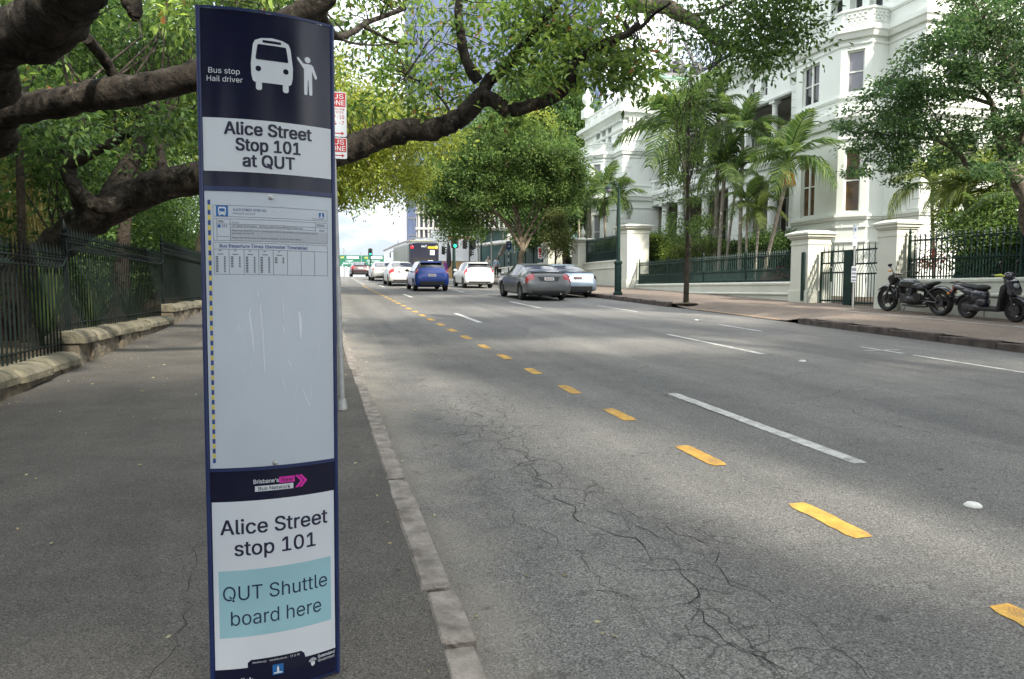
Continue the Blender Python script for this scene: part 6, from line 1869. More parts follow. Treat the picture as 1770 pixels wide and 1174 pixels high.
strap_plant(-3.9, 9.4, 1.1, 48, 'arching strap leaved plant left of the tall upright one', spread=.6)
strap_plant(-3.7, 13.6, 1.1, 44, 'strap leaved plant right of the tall upright one', spread=.5)
strap_plant(-3.8, 7.6, .8, 34, 'low strap leaved plant nearest the viewer behind the railing', spread=.7)
strap_plant(-3.7, 16.4, .9, 30, 'far strap leaved plant near the third wall step', spread=.6)
# ---- trees further along the left side
tree('shade_tree', 'wide golden green tree arching over the road from the left', (-4.3, 30, gz(30)), [(-4.3, 30, .6), (-4.1, 30, 3.2), (-3.2, 30, 5.2), (-1.4, 30.2, 6.6), (1.0, 30, 7.0), (3.4, 30, 7.3)], .40, .09,
     [(-.5, 30, 8.0, 4.5, 5, 2.5), (3.2, 30.5, 7.4, 2.8, 4, 1.8), (-3.5, 30, 7.6, 3.0, 5, 2.8), (1.5, 31, 6.4, 3.4, 3.5, 1.6), (-1.5, 29, 5.6, 2.2, 3, 1.4), (1.2, 30, 5.5, 2.6, 2.5, 1.0)], 400, 170, .20, L_gold, B_pale, .8, limbs=26, asp=.42, droop=.3, tw=.035)
tree('shade_tree', 'darker tree behind the golden one with twigs drooping over the far road', (-4.8, 46, gz(46)), [(-4.8, 46, 1.2), (-4.6, 46, 4.5), (-3.2, 46, 7.4)], .38, .14,
     [(-2.6, 46, 9.2, 4.5, 5, 4.0), (.2, 46, 9.2, 3.2, 4, 2.6), (-1.2, 45, 5.8, 1.6, 2.5, 1.9), (1.4, 45.5, 7.0, 2.0, 2.5, 1.4)], 260, 140, .24, L_lime, B_grey, .9, limbs=18, asp=.42, droop=.45)
tree('shade_tree', 'farthest tree on the left showing below the drooping twigs', (-4.0, 66, gz(66)), [(-4, 66, 2), (-3.8, 66, 5), (-3, 66, 8)], .35, .13, [(-3.2, 66, 8.8, 3.8, 5, 3.6)], 120, 130, .28, L_gold, B_grey, 1.0, limbs=10)
tree('shade_tree', 'dark tree canopy behind the nearest limb at left of the road', (-5.0, 21, gz(21)), [(-5, 21, .4), (-4.8, 21, 3.5), (-4.0, 21, 6.5)], .24, .10, [(-3.6, 21, 8.4, 3.4, 4.5, 2.6), (-5.5, 22, 6.5, 3, 4, 2.6)], 260, 130, .18, L_shrub, B_dark, .75, limbs=14, asp=.45)

# ---- right side street trees
rt = (12.35, 42.5, rpath_z(12.35, 42.5))
tree('street_tree', 'big round crowned tree with a pale forked trunk on the right footpath', rt, [(12.35, 42.5, 1.5), (12.4, 42.5, 3.2), (12.5, 42.5, 4.2), (12.2, 42.6, 6.2), (11.8, 42.6, 8)], .22, .07,
     [(11.9, 42.5, 8.7, 4.6, 4.4, 2.8), (9.2, 42.3, 7.2, 2.7, 3, 2.2), (14.2, 42.6, 7.8, 2.2, 3, 2.2), (12.0, 41.6, 7.0, 3.4, 2.4, 1.5), (10.6, 42, 10.1, 2.2, 2.4, 1.4), (9.0, 43.5, 5.2, 1.5, 2, 1.3), (8.2, 43, 6.4, 1.6, 2, 1.5)], 560, 200, .19, L_street, B_pale, .62, limbs=24, asp=.45, inner=.6, tw=.03)
r_ = bpy.data.objects[[o.name for o in bpy.data.objects if o.name.startswith('street_tree') and o.get('label', '').startswith('big round')][0]]
mb = MB(); b_ = Vector(rt)
for pts, r0, r1 in (([(12.5, 42.5, 3.6), (13.1, 42.4, 4.8), (13.9, 42.3, 6.0), (14.5, 42.2, 7.6)], .12, .05), ([(12.45, 42.5, 4.0), (11.6, 42.3, 5.2), (10.7, 42.2, 6.2), (10.0, 42.2, 7.6)], .13, .05), ([(12.5, 42.4, 4.4), (13.2, 41.6, 6.0), (13.6, 41.2, 7.5)], .10, .04)):
    limb(mb, [Vector(p) - b_ for p in pts], r0, r1, 8, .05)
mb.build('limb', B_pale, r_, smooth=60)
tree('bushy_tree', 'narrow bushy tree with drooping grey green leaves beside the white pillars', (13.7, 39.6, rpath_z(13.7, 39.6)), [(13.7, 39.6, 1.6), (13.7, 39.6, 3), (13.75, 39.6, 5.2)], .07, .03, [(13.7, 39.6, 4.0, .8, .8, 1.6), (13.8, 39.5, 5.4, .55, .55, 1.0)], 90, 90, .18, L_olive, B_dark, .40, limbs=10, droop=.8, inner=.2, asp=.3)
tree('dark_tree', 'tall dark tree towering behind the far wing of the mansion', (22.5, 70, gz(70)), [(22.5, 70, 2.5), (22.5, 70, 9), (22.6, 70, 17)], .5, .2, [(22.5, 70, 17, 6, 6, 8), (20, 69, 12, 4, 4, 5), (25, 70, 14, 4, 4, 6)], 330, 150, .42, L_deep, B_dark, 1.2, limbs=14, asp=.45)
tree('dark_tree', 'yellow tipped tree between the round crown and the mansion', (18.6, 60, gz(60)), [(18.6, 60, 2), (18.6, 60, 8), (18.6, 60, 13)], .3, .12, [(18.6, 60, 13.2, 2.6, 2.6, 4), (17.6, 60, 9.5, 2.6, 2.5, 3.5)], 170, 140, .28, L_gold, B_dark, .8, limbs=10)
tree('dark_tree', 'shadowy tree with hanging roots behind the white urn pillars', (19.5, 54, gz(54)), [(19.5, 54, 1.8), (19.3, 54, 4), (19.0, 54, 7)], .8, .4, [(18.6, 54, 7.4, 4.2, 4, 2.8), (17.2, 53, 5.4, 2.2, 2, 1.6)], 210, 140, .28, L_deep, B_dark, .85, limbs=16)
tree('dark_tree', 'dark tree to the left behind the round crown, above the office block', (26, 93, gz(93)), [(26, 93, 2.5), (25, 93, 8), (21, 93, 13)], .35, .15, [(16.3, 92, 14.5, 6, 5, 5), (20.6, 93, 12.5, 5.6, 5, 5), (24, 94, 17, 5, 5, 6)], 280, 150, .46, L_street, B_dark, 1.3, limbs=10)

# slender street tree before the palms
sb = (12.0, 21.3, rpath_z(12.0, 21.3))
blobs = []
for i in range(34):
    z = 3.0 + 5.4 * (i / 33) ; an = i * 2.4; rr = .50 * (1 - .5 * abs((z - 5) / 4)) + .1
    blobs.append((12.0 + rr * math.cos(an), 21.3 + rr * math.sin(an), z + random.uniform(-.15, .15), .34, .34, .20))
tree('slender_tree', 'slender young street tree with a narrow tiered crown standing at the driveway', sb, [(12.0, 21.3, .8), (12.02, 21.3, 3), (11.98, 21.3, 5.6), (12.05, 21.3, 8.4)], .095, .02, blobs, 160, 36, .125, L_street, B_dark, .25, limbs=40, inner=.1, droop=.1, tw=.01, asp=.42)
mb = MB(); mb.lathe([(.42, 0), (.40, .015), (.30, .03), (.1, .05)], (12.0, 21.3, sb[2] + .004), 14)
tag(mb.build('tree_pit', M_soil, recalc=True), kind='structure')

# feathery tree at the right edge
jb = (14.6, 8.2, rpath_z(14.6, 8.2))
jt = empty('feathery_tree', jb, 'spreading fine leaved tree leaning in from the right edge before the mansion', 'tree'); BJ = Vector(jb)
mb = MB()
j0 = traced([(14.6, 8.2, .3, 0), (1800, 420, 15.6), (1775, 345, 15.6), (1752, 305, 15.7), (1738, 280, 15.8)], .19, .12, 10, .05, BJ)
j1 = traced([(1745, 290, 15.8), (1700, 292, 16.2), (1672, 285, 16.5), (1655, 262, 16.8), (1610, 240, 17), (1555, 238, 17.2), (1500, 225, 17.4)], .085, .02, 8, .05, BJ)
j2 = traced([(1738, 280, 15.8), (1722, 225, 16.0), (1715, 180, 16.1), (1690, 150, 16.3), (1650, 120, 16.5), (1600, 100, 16.8)], .09, .02, 8, .05, BJ)
j3 = traced([(1715, 180, 16.1), (1665, 165, 16.6), (1620, 155, 17.0), (1560, 150, 17.2)], .05, .015, 7, .05, BJ)
j4 = traced([(1745, 285, 15.8), (1765, 250, 15.5), (1770, 180, 15.4), (1740, 100, 15.4), (1700, 40, 15.6)], .08, .02, 8, .05, BJ)
j5 = traced([(1610, 240, 17), (1590, 210, 17.1), (1540, 195, 17.2), (1490, 190, 17.3)], .03, .01, 6, .05, BJ)
j6 = traced([(1672, 285, 16.5), (1630, 225, 16.6), (1610, 190, 16.8), (1590, 170, 17)], .03, .01, 6, .05, BJ)
CJ = px_clumps([(1640, 1790, -20, 130, 14.6, 17, 92), (1690, 1790, 200, 320, 14.6, 16.4, 26), (1560, 1700, 70, 170, 15.6, 17.6, 44), (1700, 1790, 110, 230, 14.6, 16.4, 26), (1500, 1620, 130, 235, 16.2, 17.8, 44), (1455, 1560, 180, 300, 16.6, 17.8, 34), (1550, 1680, 180, 290, 16, 17.5, 40), (1540, 1570, 290, 325, 17, 17.4, 4), (1600, 1700, 25, 80, 15.4, 16.6, 16)])
tm = MB(); twigs(tm, j1 + j2 + j3 + j4 + j5 + j6, CJ, .011, 1.0, 5, .12); mb.add([Vector(v) - BJ for v in tm.v], tm.f)
mb.build('trunk', B_grey, jt, smooth=60, recalc=False)
P, D, S = clump_leaves(CJ, rng.uniform(.18, .38, len(CJ)), 84, .118, .25, .38)
leaf_obj('crown', P, D, S, L_jac, jt, .45)

# ---- palms
def frond_mesh(L, mat, nleaf=34, droop=1.0, wl=.42):
    "arching rachis with two ranks of leaflets, along +X from the origin"
    vs = []; fs = []; rp = []
    for i in range(13):
        t = i / 12; rp.append(Vector((L * (t - .12 * droop * t ** 3), 0, L * (.42 * t - .62 * droop * t ** 2.2))))
    mb = MB(); mb.tube(rp, [.022 * (1 - .85 * i / 12) for i in range(13)], 5, caps=False)
    vs += mb.v; fs += [f for f in mb.f]
    for i in range(nleaf):
        t = .16 + .84 * i / (nleaf - 1); k = min(11, int(t * 12)); f = t * 12 - k
        p = rp[k].lerp(rp[k+1], f); tg = (rp[k+1] - rp[k]).normalized()
        ll = L * wl * math.sin(math.pi * (.12 + .80 * t)) * random.uniform(.85, 1.1)
        for s in (-1, 1):
            d = (Vector((0, s, 0)) * .85 + tg * .55 + Vector((0, 0, random.uniform(-.05, .22)))).normalized()
            dd = Vector((0, 0, -1))
            tip = p + d * ll * .85 + dd * ll * random.uniform(.25, .6) * droop
            mid = p + d * ll * .5 + dd * ll * .06
            w = Vector((tg.x, 0, tg.z)) * (.028 + .006 * L)
            b = len(vs)
            vs += [p - w * .3, p + w * .3, mid + w * .5, mid - w * .5, tip]
            fs += [(b, b+1, b+2, b+3), (b+3, b+2, b+4)]
    me = bpy.data.meshes.new('frond'); me.from_pydata([tuple(v) for v in vs], [], fs); me.materials.append(mat); me.update()
    return me
FR = {(m.name, k): frond_mesh(1.0, m, 32, dr) for m in (L_palm, L_palmy) for k, dr in (('up', .55), ('mid', 1.0), ('low', 1.5))}
def palm(x, y, z0, crown, L, n, label, mat=None, r=.085, shaft=True, group='palms in the mansion garden', fruit=False, lean=None):
    mat = mat or L_palm
    root = empty('palm_tree', (x, y, z0), label, 'palm', group); O = Vector((x, y, z0)); c = Vector(crown) - O
    mb = MB(); m1 = c * .5 + Vector((0, 0, -.05 * c.z)) + (Vector(lean) if lean else Vector((0, 0, 0)))
    pts, _ = limb(mb, [(0, 0, -.2), m1, c - Vector((0, 0, .6))], r * 1.15, r, 10, .02); mb.build('trunk', B_palm, root, smooth=60)
    if shaft:
        mb = MB(); a = pts[-1]; mb.tube([a, a.lerp(c, .5), c], [r * 1.05, r * 1.15, r * .6], 8); mb.build('crownshaft', pm('crownshaft', (0.12, 0.17, 0.07), 0.5), root, smooth=60)
    for i in range(n):
        t = i / max(1, n - 1); kind = 'up' if t < .3 else 'mid' if t < .7 else 'low'
        f = bpy.data.objects.new('frond', FR[(mat.name, kind)]); COL.objects.link(f); f.parent = root; f.location = c
        s = L * random.uniform(.85, 1.1); f.scale = (s, s, s)
        f.rotation_euler = (random.uniform(-.25, .25), R(-62 + 75 * t) + random.uniform(-.12, .12), i * 2.4 + random.uniform(-.25, .25))
    if fruit:
        mb = MB()
        for i in range(16):
            a = i * .39; mb.tube([c + Vector((0, 0, -.35)), c + Vector((.22*math.cos(a), .22*math.sin(a), -.5)), c + Vector((.30*math.cos(a), .30*math.sin(a), -.95))], .022, 4)
        mb.build('fruit_stalk', pm('orange_fruit', (0.50, 0.26, 0.03), 0.6), root)
def pz(x, y): return gz(y) + .22
def palm_px(pb, pc, X, L, n, label, **k):
    "foot seen at pb, crown at pc, standing on the line x = X"
    d = ray(*pb); t = X / d.x; y = d.y * t
    c = ray(*pc); tc = (X + k.pop('dx', 0)) / c.x; c = c * tc + Vector((0, 0, EYE))
    palm(X, y, pz(X, y), tuple(c), L, n, label, **k)
palm_px((1240, 445), (1252, 288), 18.6, 1.9, 10, 'palm with twin pale stems just right of the slender street tree')
palm_px((1250, 445), (1272, 300), 18.9, 1.5, 8, 'shorter palm crossing behind the twin stemmed palm', r=.06)
palm_px((1278, 445), (1284, 232), 19.2, 2.1, 12, 'tall palm in the middle of the mansion garden')
palm_px((1312, 445), (1362, 280), 18.4, 2.2, 13, 'leaning palm with an orange fruit cluster in front of the bay window', fruit=True, r=.075)
palm_px((1290, 445), (1292, 350), 18.0, 1.3, 9, 'low palm with bright fronds under the tall middle palm', r=.05)
palm_px((1304, 445), (1312, 366), 18.0, 1.2, 8, 'low palm with yellowing fronds beside the leaning palm', mat=L_palmy, r=.05)
palm_px((1198, 445), (1182, 228), 18.4, 3.8, 14, 'large palm with long hanging fronds behind the slender street tree', r=.12)
palm_px((1236, 445), (1243, 178), 20.5, 2.0, 9, 'tallest palm reaching up to the arcade cornice', r=.10)
palm_px((1048, 440), (1045, 330), 18.5, 2.2, 11, 'clump palm in front of the far wing, behind the green lamp', r=.08)
palm_px((1022, 440), (1020, 345), 18.8, 2.1, 11, 'palm left of the lamp against the far wing', r=.08)
palm_px((1062, 440), (1068, 345), 19.2, 1.9, 10, 'small palm close to the corner of the far wing', r=.07)
palm_px((1004, 440), (1000, 362), 19.6, 1.9, 10, 'brownish palm farthest left before the far wing', r=.08)
palm_px((1618, 470), (1612, 318), 18.8, 1.7, 11, 'palm with bright fronds below the feathery tree', mat=L_palmy, r=.05)
palm_px((1680, 470), (1672, 335), 18.4, 1.7, 12, 'yellow green palm right of the gate pillar', mat=L_palmy, r=.06)
palm_px((1728, 470), (1726, 318), 18.6, 1.7, 12, 'palm behind the right railing near the frame edge', mat=L_palmy, r=.06)
palm_px((1700, 470), (1700, 385), 17.6, 1.1, 10, 'low palm behind the railing above the scooter', r=.05)
palm_px((1760, 470), (1765, 360), 17.6, 1.3, 10, 'palm at the right edge above the scooter mirror', r=.05)

# ---- hedges and shrubs of the mansion garden
def hedge(label, x0, x1, y0, y1, z0, z1, n, size, mat, name='clipped_hedge'):
    r = empty(name, ((x0+x1)/2, (y0+y1)/2, z0), label, 'hedge')
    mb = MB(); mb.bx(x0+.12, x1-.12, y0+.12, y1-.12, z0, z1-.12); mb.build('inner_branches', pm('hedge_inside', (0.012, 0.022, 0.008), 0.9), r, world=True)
    P = np.stack([rng.uniform(x0, x1, n), rng.uniform(y0, y1, n), rng.uniform(z0, z1, n)], 1); ax = rng.choice(4, n, p=[.4, .2, .05, .35])
    P[:, 0] = np.where(ax == 0, x0 + rng.normal(0, .05, n), np.where(ax == 2, x1, P[:, 0])); P[:, 1] = np.where(ax == 1, y0 + rng.normal(0, .05, n), P[:, 1]); P[:, 2] = np.where(ax == 3, z1 + rng.normal(-.03, .06, n), P[:, 2])
    D = rng.normal(0, .6, (n, 3)) + np.where((ax == 3)[:, None], [0, 0, 1], [-1, -.3, .3])
    leaf_obj('foliage', P, D, rng.uniform(.6, 1.2, n) * size, mat, r, .5)
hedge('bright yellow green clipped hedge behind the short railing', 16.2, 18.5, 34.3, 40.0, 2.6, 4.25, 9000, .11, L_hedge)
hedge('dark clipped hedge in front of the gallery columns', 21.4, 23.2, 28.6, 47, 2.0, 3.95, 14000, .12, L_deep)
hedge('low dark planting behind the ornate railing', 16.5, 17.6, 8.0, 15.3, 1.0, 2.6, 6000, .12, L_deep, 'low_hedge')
def shrub(x, y, z, rx, ry, rz, n, label, mat, size=.12):
    r = empty('garden_shrub', (x, y, pz(x, y)), label, 'shrub', 'shrubs in the mansion garden')
    C = blob_clumps([(x, y, z, rx, ry, rz)], n, .35)
    mb = MB(); tm = MB(); twigs(tm, [(x, y, pz(x, y)), (x, y, z)], C, .02, .5, 4); O = Vector(r.location); mb.add([Vector(v) - O for v in tm.v], tm.f); mb.build('stems', B_dark, r, recalc=False)
    P, D, S = clump_leaves(C, .35, 60, size, .15, .8); leaf_obj('foliage', P, D, S, mat, r, .45)
def shrub_px(px, py, X, rx, rz, n, label, mat, size=.12):
    d = ray(px, py); t = X / d.x; shrub(X, d.y * t, EYE + d.z * t, rx, rx, rz, n, label, mat, size)
shrub_px(1135, 425, 19.0, 1.5, 1.1, 46, 'rounded dark green shrub right of the tall pillar', L_shrub)
shrub_px(1128, 452, 17.6, 1.3, .9, 40, 'grey green shrub against the railing right of the tall pillar', L_street, .10)
shrub_px(1165, 440, 17.4, .8, .8, 26, 'lime green shrub in the middle of the railing', L_lime, .10)
shrub_px(1200, 432, 18.0, 1.1, 1.0, 32, 'bronze tinted shrub behind the slender street tree', L_olive, .10)
shrub_px(1232, 432, 19.6, 1.1, .8, 30, 'green shrub at the foot of the palms', L_shrub)
shrub_px(1222, 392, 21.0, .8, .8, 20, 'yellow green shrub between the palm stems', L_hedge)
shrub_px(1330, 425, 19.4, 1.3, .8, 40, 'dark shrub below the bay window', L_deep)
shrub_px(1180, 418, 21.0, 1.2, .7, 26, 'dark shrub beside the gallery steps', L_deep)
shrub(17.2, 14.2, 2.5, 1.1, 1.3, 1.1, 44, 'dense dark shrub behind the railing near the gate pillar', L_deep)
shrub(17.3, 12.0, 2.7, 1.1, 1.4, 1.3, 50, 'tall dark shrub behind the railing over the scooter seat', L_deep)
shrub(17.6, 10.2, 3.0, 1.2, 1.4, 1.5, 50, 'tall dark shrub behind the railing at the very edge', L_street)
shrub(19.0, 16.8, 3.0, 1.2, 1.2, 1.4, 44, 'leafy dark shrub at the foot of the yellow green palm', L_shrub)
shrub(19.5, 14.6, 3.4, 1.4, 1.4, 1.8, 50, 'big leafy shrub under the palms near the mansion side wall', L_street)
shrub_px(1735, 425, 16.9, 1.2, 1.5, 46, 'leafy dark shrub behind the railing at the right edge', L_street)
shrub_px(1690, 420, 17.4, .9, 1.1, 30, 'leafy shrub behind the ornate railing over the scooter', L_shrub)
shrub_px(1610, 455, 17.2, .35, .4, 10, 'small red flowered shrub on the wall behind the motorcycle', leaf_mat('red_leaf', (0.20, 0.02, 0.02), (0.34, 0.05, 0.03), (0.45, 0.16, 0.03), .3), .10)
shrub_px(1347, 484, 16.3, .4, .14, 8, 'strip of red flowers by the left gate pillar', _mats['red_leaf'], .07)
# ================================================================ vehicles
M_tyre = pm('tyre', (0.012, 0.012, 0.012), 0.85, scale=10, col2=(0.022, 0.022, 0.022))
M_rim = pm('alloy_rim', (0.36, 0.37, 0.38), 0.3, metal=0.8, scale=12)
M_blkplastic = pm('black_plastic', (0.012, 0.012, 0.013), 0.5, scale=12)
M_carglass = pm('car_glass', (0.010, 0.011, 0.013), 0.04, scale=2, spec=0.9)
M_tail = pm('tail_lamp', (0.30, 0.006, 0.012), 0.15, scale=30, coat=0.8, col2=(0.42, 0.012, 0.02))
M_taillit = pm('tail_lamp_lit', (0.5, 0.01, 0.02), 0.2, var=0.02, emit=(1.0, 0.03, 0.05, 0.5))
M_platew = pm('plate_white', (0.62, 0.60, 0.58), 0.4)
M_plateink = pm('plate_ink', (0.16, 0.03, 0.04), 0.5)
M_chrome = pm('chrome', (0.6, 0.6, 0.62), 0.12, metal=1.0)
def paintm(name, c, metal=0.0, r=0.38):
    return pm(name, c, r, var=0.03, scale=3, metal=metal, coat=0.6, spec=0.45)
def herm(xs, ys, x):
    i = max(0, min(len(xs) - 2, int(np.searchsorted(xs, x) - 1)))
    def sl(k):
        if k == 0: return (ys[1]-ys[0])/(xs[1]-xs[0])
        if k == len(xs)-1: return (ys[-1]-ys[-2])/(xs[-1]-xs[-2])
        a = (ys[k]-ys[k-1])/(xs[k]-xs[k-1]); b = (ys[k+1]-ys[k])/(xs[k+1]-xs[k])
        return 0 if a*b <= 0 else 2*a*b/(a+b)
    h = xs[i+1]-xs[i]; t = (x-xs[i])/h
    return (2*t**3-3*t*t+1)*ys[i] + (t**3-2*t*t+t)*h*sl(i) + (-2*t**3+3*t*t)*ys[i+1] + (t**3-t*t)*h*sl(i+1)
SEDAN = [(0,.42,.60,.66,.72,.56),(.03,.36,.66,.74,.81,.66),(.08,.30,.74,.86,.87,.72),(.14,.27,.86,1.00,.90,.76),(.22,.26,.95,1.085,.91,.77),(.45,.25,.96,1.10,.915,.74),(.70,.24,.965,1.12,.92,.70),(1.05,.23,.97,1.24,.92,.65),(1.45,.22,.97,1.37,.92,.61),(1.9,.22,.965,1.43,.92,.595),(2.4,.22,.955,1.445,.92,.60),(2.85,.22,.945,1.41,.92,.60),(3.2,.22,.935,1.28,.92,.63),(3.55,.22,.925,1.08,.92,.68),(3.75,.22,.90,.985,.915,.74),(4.2,.23,.84,.92,.90,.72),(4.6,.25,.74,.82,.86,.68),(4.8,.28,.62,.70,.75,.55),(4.88,.36,.50,.56,.6,.45)]
HATCH = [(0,.40,.62,.66,.68,.52),(.04,.32,.72,.80,.78,.64),(.09,.28,.80,.92,.83,.68),(.14,.26,.90,1.02,.845,.69),(.22,.25,.95,1.14,.85,.665),(.34,.24,.96,1.30,.855,.625),(.46,.24,.965,1.43,.86,.59),(.7,.23,.965,1.465,.86,.575),(1.3,.22,.96,1.485,.86,.58),(1.9,.22,.94,1.47,.86,.58),(2.3,.22,.92,1.38,.86,.60),(2.75,.22,.90,1.15,.86,.64),(3.0,.22,.87,.98,.855,.68),(3.4,.23,.80,.88,.84,.66),(3.7,.26,.70,.77,.78,.6),(3.88,.30,.58,.64,.66,.5),(3.95,.38,.5,.55,.5,.4)]
def wheel(parent, x, y, r, w, side, rim=M_rim, spokes=9, name='wheel'):
    mb = MB(); pr = [(r*.66, -w/2), (r*.9, -w/2), (r*.985, -w*.32), (r, 0), (r*.985, w*.32), (r*.9, w/2), (r*.66, w/2), (r*.62, 0)]
    mb.lathe(pr + [pr[0]], (x, y, r), 28, axis='X', caps=False)
    wh_ = mb.build(name, M_tyre, parent, smooth=40)
    mb = MB(); s = side; xo = x + s * w * .40
    mb.lathe([(r*.68, -.01), (r*.68, .03), (r*.61, .03), (r*.60, -.01)], (xo, y, r), 28, axis='X', caps=False)
    mb.lathe([(r*.15, -.02), (r*.15, .02), (.001, .024)], (xo, y, r), 12, axis='X', caps=False)
    for i in range(spokes):
        a = 2 * math.pi * i / spokes; c, sn = math.cos(a), math.sin(a)
        M = Matrix.Rotation(a, 3, 'X')
        mb.box((xo, y + c * r * .38, r + sn * r * .38), (.022, r*.50, r*.10), M=M)
    mb.build('rim', rim, wh_)
    mb = MB(); mb.lathe([(r*.63, -.002), (.001, 0)], (x + s * w * .1, y, r), 24, axis='X', caps=False); mb.build('brake_disc', M_blkplastic, wh_)
    return wh_
def car(label, x, y, prof, paint, sx=1.0, sz=1.0, sl=1.0, rz=0.0, lit=False, lampm=None, tail=((.085, .18), (4, 5, 6)), rearwin=(.74, 1.5), sidewin=(1.3, 3.5), wind=(2.95, 3.7), rw=(.98, 3.78), wr=.33, spoiler=False, roofm=None, name='parked_car', plate_z=.86, dark_bumper=False, kind='car', group=None, plate=None):
    root = empty(name, (x, y, gz(y) + .004), label, kind, group, rot=(math.atan(gz(y+2) / 2 - gz(y) / 2), 0, rz))
    A = np.array(prof, float); ys = A[:, 0] * sl
    L = ys[-1]; yy = list(np.arange(0, .32, .02)) + list(np.arange(.34, L - .3, .055)) + list(np.arange(L - .3, L, .04)) + [L]
    Wm = A[:, 4].max() * sx
    ywr, ywf = rw[0] * sl, rw[1] * sl; Ra = wr + .06
    rings = []
    for v in yy:
        zb, zl, zt, w, wrf = [herm(ys, A[:, k], v) for k in range(1, 6)]
        zl *= sz; zt *= sz; w *= sx; wrf *= sx
        half = [(0, zb), (w*.80, zb), (w*.965, zb+.05), (w, zb+(zl-zb)*.45), (w*.988, zb+(zl-zb)*.82), (w*.955, zl), (wrf, zt-.05), (wrf*.78, zt-.012), (0, zt)]
        for yc in (ywr, ywf):
            if abs(v - yc) < Ra:
                az = wr + math.sqrt(Ra**2 - (v-yc)**2) - .01
                half = [(px_, max(z, az)) if k <= 3 else (px_, z) for k, (px_, z) in enumerate(half)]
                if half[4][1] < half[3][1] + .02: half[4] = (half[4][0], half[3][1] + .03)
        rings.append([(px_, v, z) for px_, z in half] + [(-px_, v, z) for px_, z in half[7:0:-1]])
    k = 16
    groups = {n_: [] for n_ in ('body', 'rear_window', 'windscreen', 'side_window', 'tail_light_l', 'tail_light_r', 'roof')}
    for j in range(len(yy) - 1):
        m = (yy[j] + yy[j+1]) / 2
        for i in range(k):
            seg = i if i < 8 else 15 - i
            g = 'body'
            if seg in (6, 7) and rearwin[0]*sl < m < rearwin[1]*sl: g = 'rear_window'
            elif seg in (6, 7) and wind[0]*sl < m < wind[1]*sl: g = 'windscreen'
            elif seg == 5 and sidewin[0]*sl < m < sidewin[1]*sl and not (2.28 < m / sl < 2.40 if prof is SEDAN else 1.6 < m / sl < 1.7): g = 'side_window'
            elif seg in tail[1] and tail[0][0] < m < tail[0][1]: g = 'tail_light_r' if i < 8 else 'tail_light_l'
            elif roofm and seg in (6, 7) and rearwin[1]*sl < m < wind[0]*sl: g = 'roof'
            groups[g].append((j*k+i, j*k+(i+1) % k, (j+1)*k+(i+1) % k, (j+1)*k+i))
    allv = [p for r in rings for p in r]
    groups['body'] += [tuple(range(k)), tuple(reversed(range((len(yy)-1)*k, len(yy)*k)))]
    body = None
    for g, fs in groups.items():
        if not fs: continue
        used = sorted({i for f in fs for i in f}); mp = {u: n_ for n_, u in enumerate(used)}
        mb = MB(); mb.add([allv[u] for u in used], [tuple(mp[i] for i in f) for f in fs])
        mat = {'body': paint, 'roof': roofm, 'tail_light_l': lampm or (M_taillit if lit else M_tail), 'tail_light_r': lampm or (M_taillit if lit else M_tail)}.get(g, M_carglass)
        o = mb.build(g[:-2] if g.startswith('tail') else g, mat, root, smooth=38)
    # underside, so that no light shows through
    mb = MB(); mb.bx(-Wm*.78, Wm*.78, .25, L - .3, .20, .62); mb.bx(-Wm*.9, Wm*.9, ywr + Ra, ywf - Ra, .21, .35)
    mb.build('underbody', M_blkplastic, root)
    for s in (-1, 1):
        wheel(root, s * (Wm - .115), ywr, wr, .20, s); wheel(root, s * (Wm - .115), ywf, wr, .20, s)
        mb = MB(); my = (wind[0] + .28) * sl; mb.ball((s * (Wm + .09), my, .99 * sz), (.11, .07, .075), 10, 7); mb.box((s * (Wm - .01), my + .02, .95 * sz), (.14, .05, .03)); mb.build('mirror', paint if not roofm else M_blkplastic, root, smooth=50)
        mb = MB()
        for hy in ((1.75, 2.65) if prof is SEDAN else (1.55,)): mb.bx(s * Wm * .985 - .012, s * Wm * .985 + .012, hy*sl - .09, hy*sl + .09, .84*sz, .865*sz)
        mb.build('door_handle', paint, root)
    zc = plate_z * sz
    yr = next(v for v in yy if herm(ys, A[:, 3], v) * sz > zc) 
    mb = MB(); mb.box((0, yr - .035, zc - .01), (.38, .012, .12), M=Matrix.Rotation(R(-18), 3, 'X')); pl = mb.build('number_plate', plate or M_platew, root)
    mb = MB()
    if prof is SEDAN:
        rc_ = MB(); rc_.prism([(-.44, zc + .075), (.44, zc + .075), (.34, zc - .10), (-.34, zc - .10)], lambda u, v, w: (u, yr - .012 - (v - zc) * -.32 + w, v), .01); rc_.build('plate_recess', M_blkplastic if dark_bumper else pm('recess_grey', (0.03, 0.031, 0.033), .4), root)
    for i in range(6): mb.box((-.125 + .05*i, yr - .044, zc - .01), (.030, .004, .058), M=Matrix.Rotation(R(-18), 3, 'X'))
    mb.build('plate_mark', M_plateink, pl)
    mb = MB(); mb.bx(-Wm*.72, Wm*.72, -.004, .16, .30, .40 if not dark_bumper else .50); mb.build('bumper_trim', M_blkplastic, root, bevel=.02)
    mb = MB(); mb.lathe([(.05, -.006), (.05, .006), (.001, .007)], (0, yr + .06, zc + .12), 12, axis='Y'); mb.build('badge', M_chrome, root)
    if spoiler:
        mb = MB(); mb.prism([(.36, 1.415*sz), (.30, 1.40*sz), (.62, 1.475*sz), (.72, 1.47*sz)], lambda u, v, w: (-Wm*.62 + w, u, v), Wm*1.24); mb.build('spoiler', paint, root, bevel=.01)
    else:
        mb = MB(); mb.prism([(.19, 1.085*sz), (.17, 1.115*sz), (.30, 1.10*sz), (.34, 1.09*sz)], lambda u, v, w: (-Wm*.74 + w, u, v), Wm*1.48); mb.build('boot_lip', paint, root)
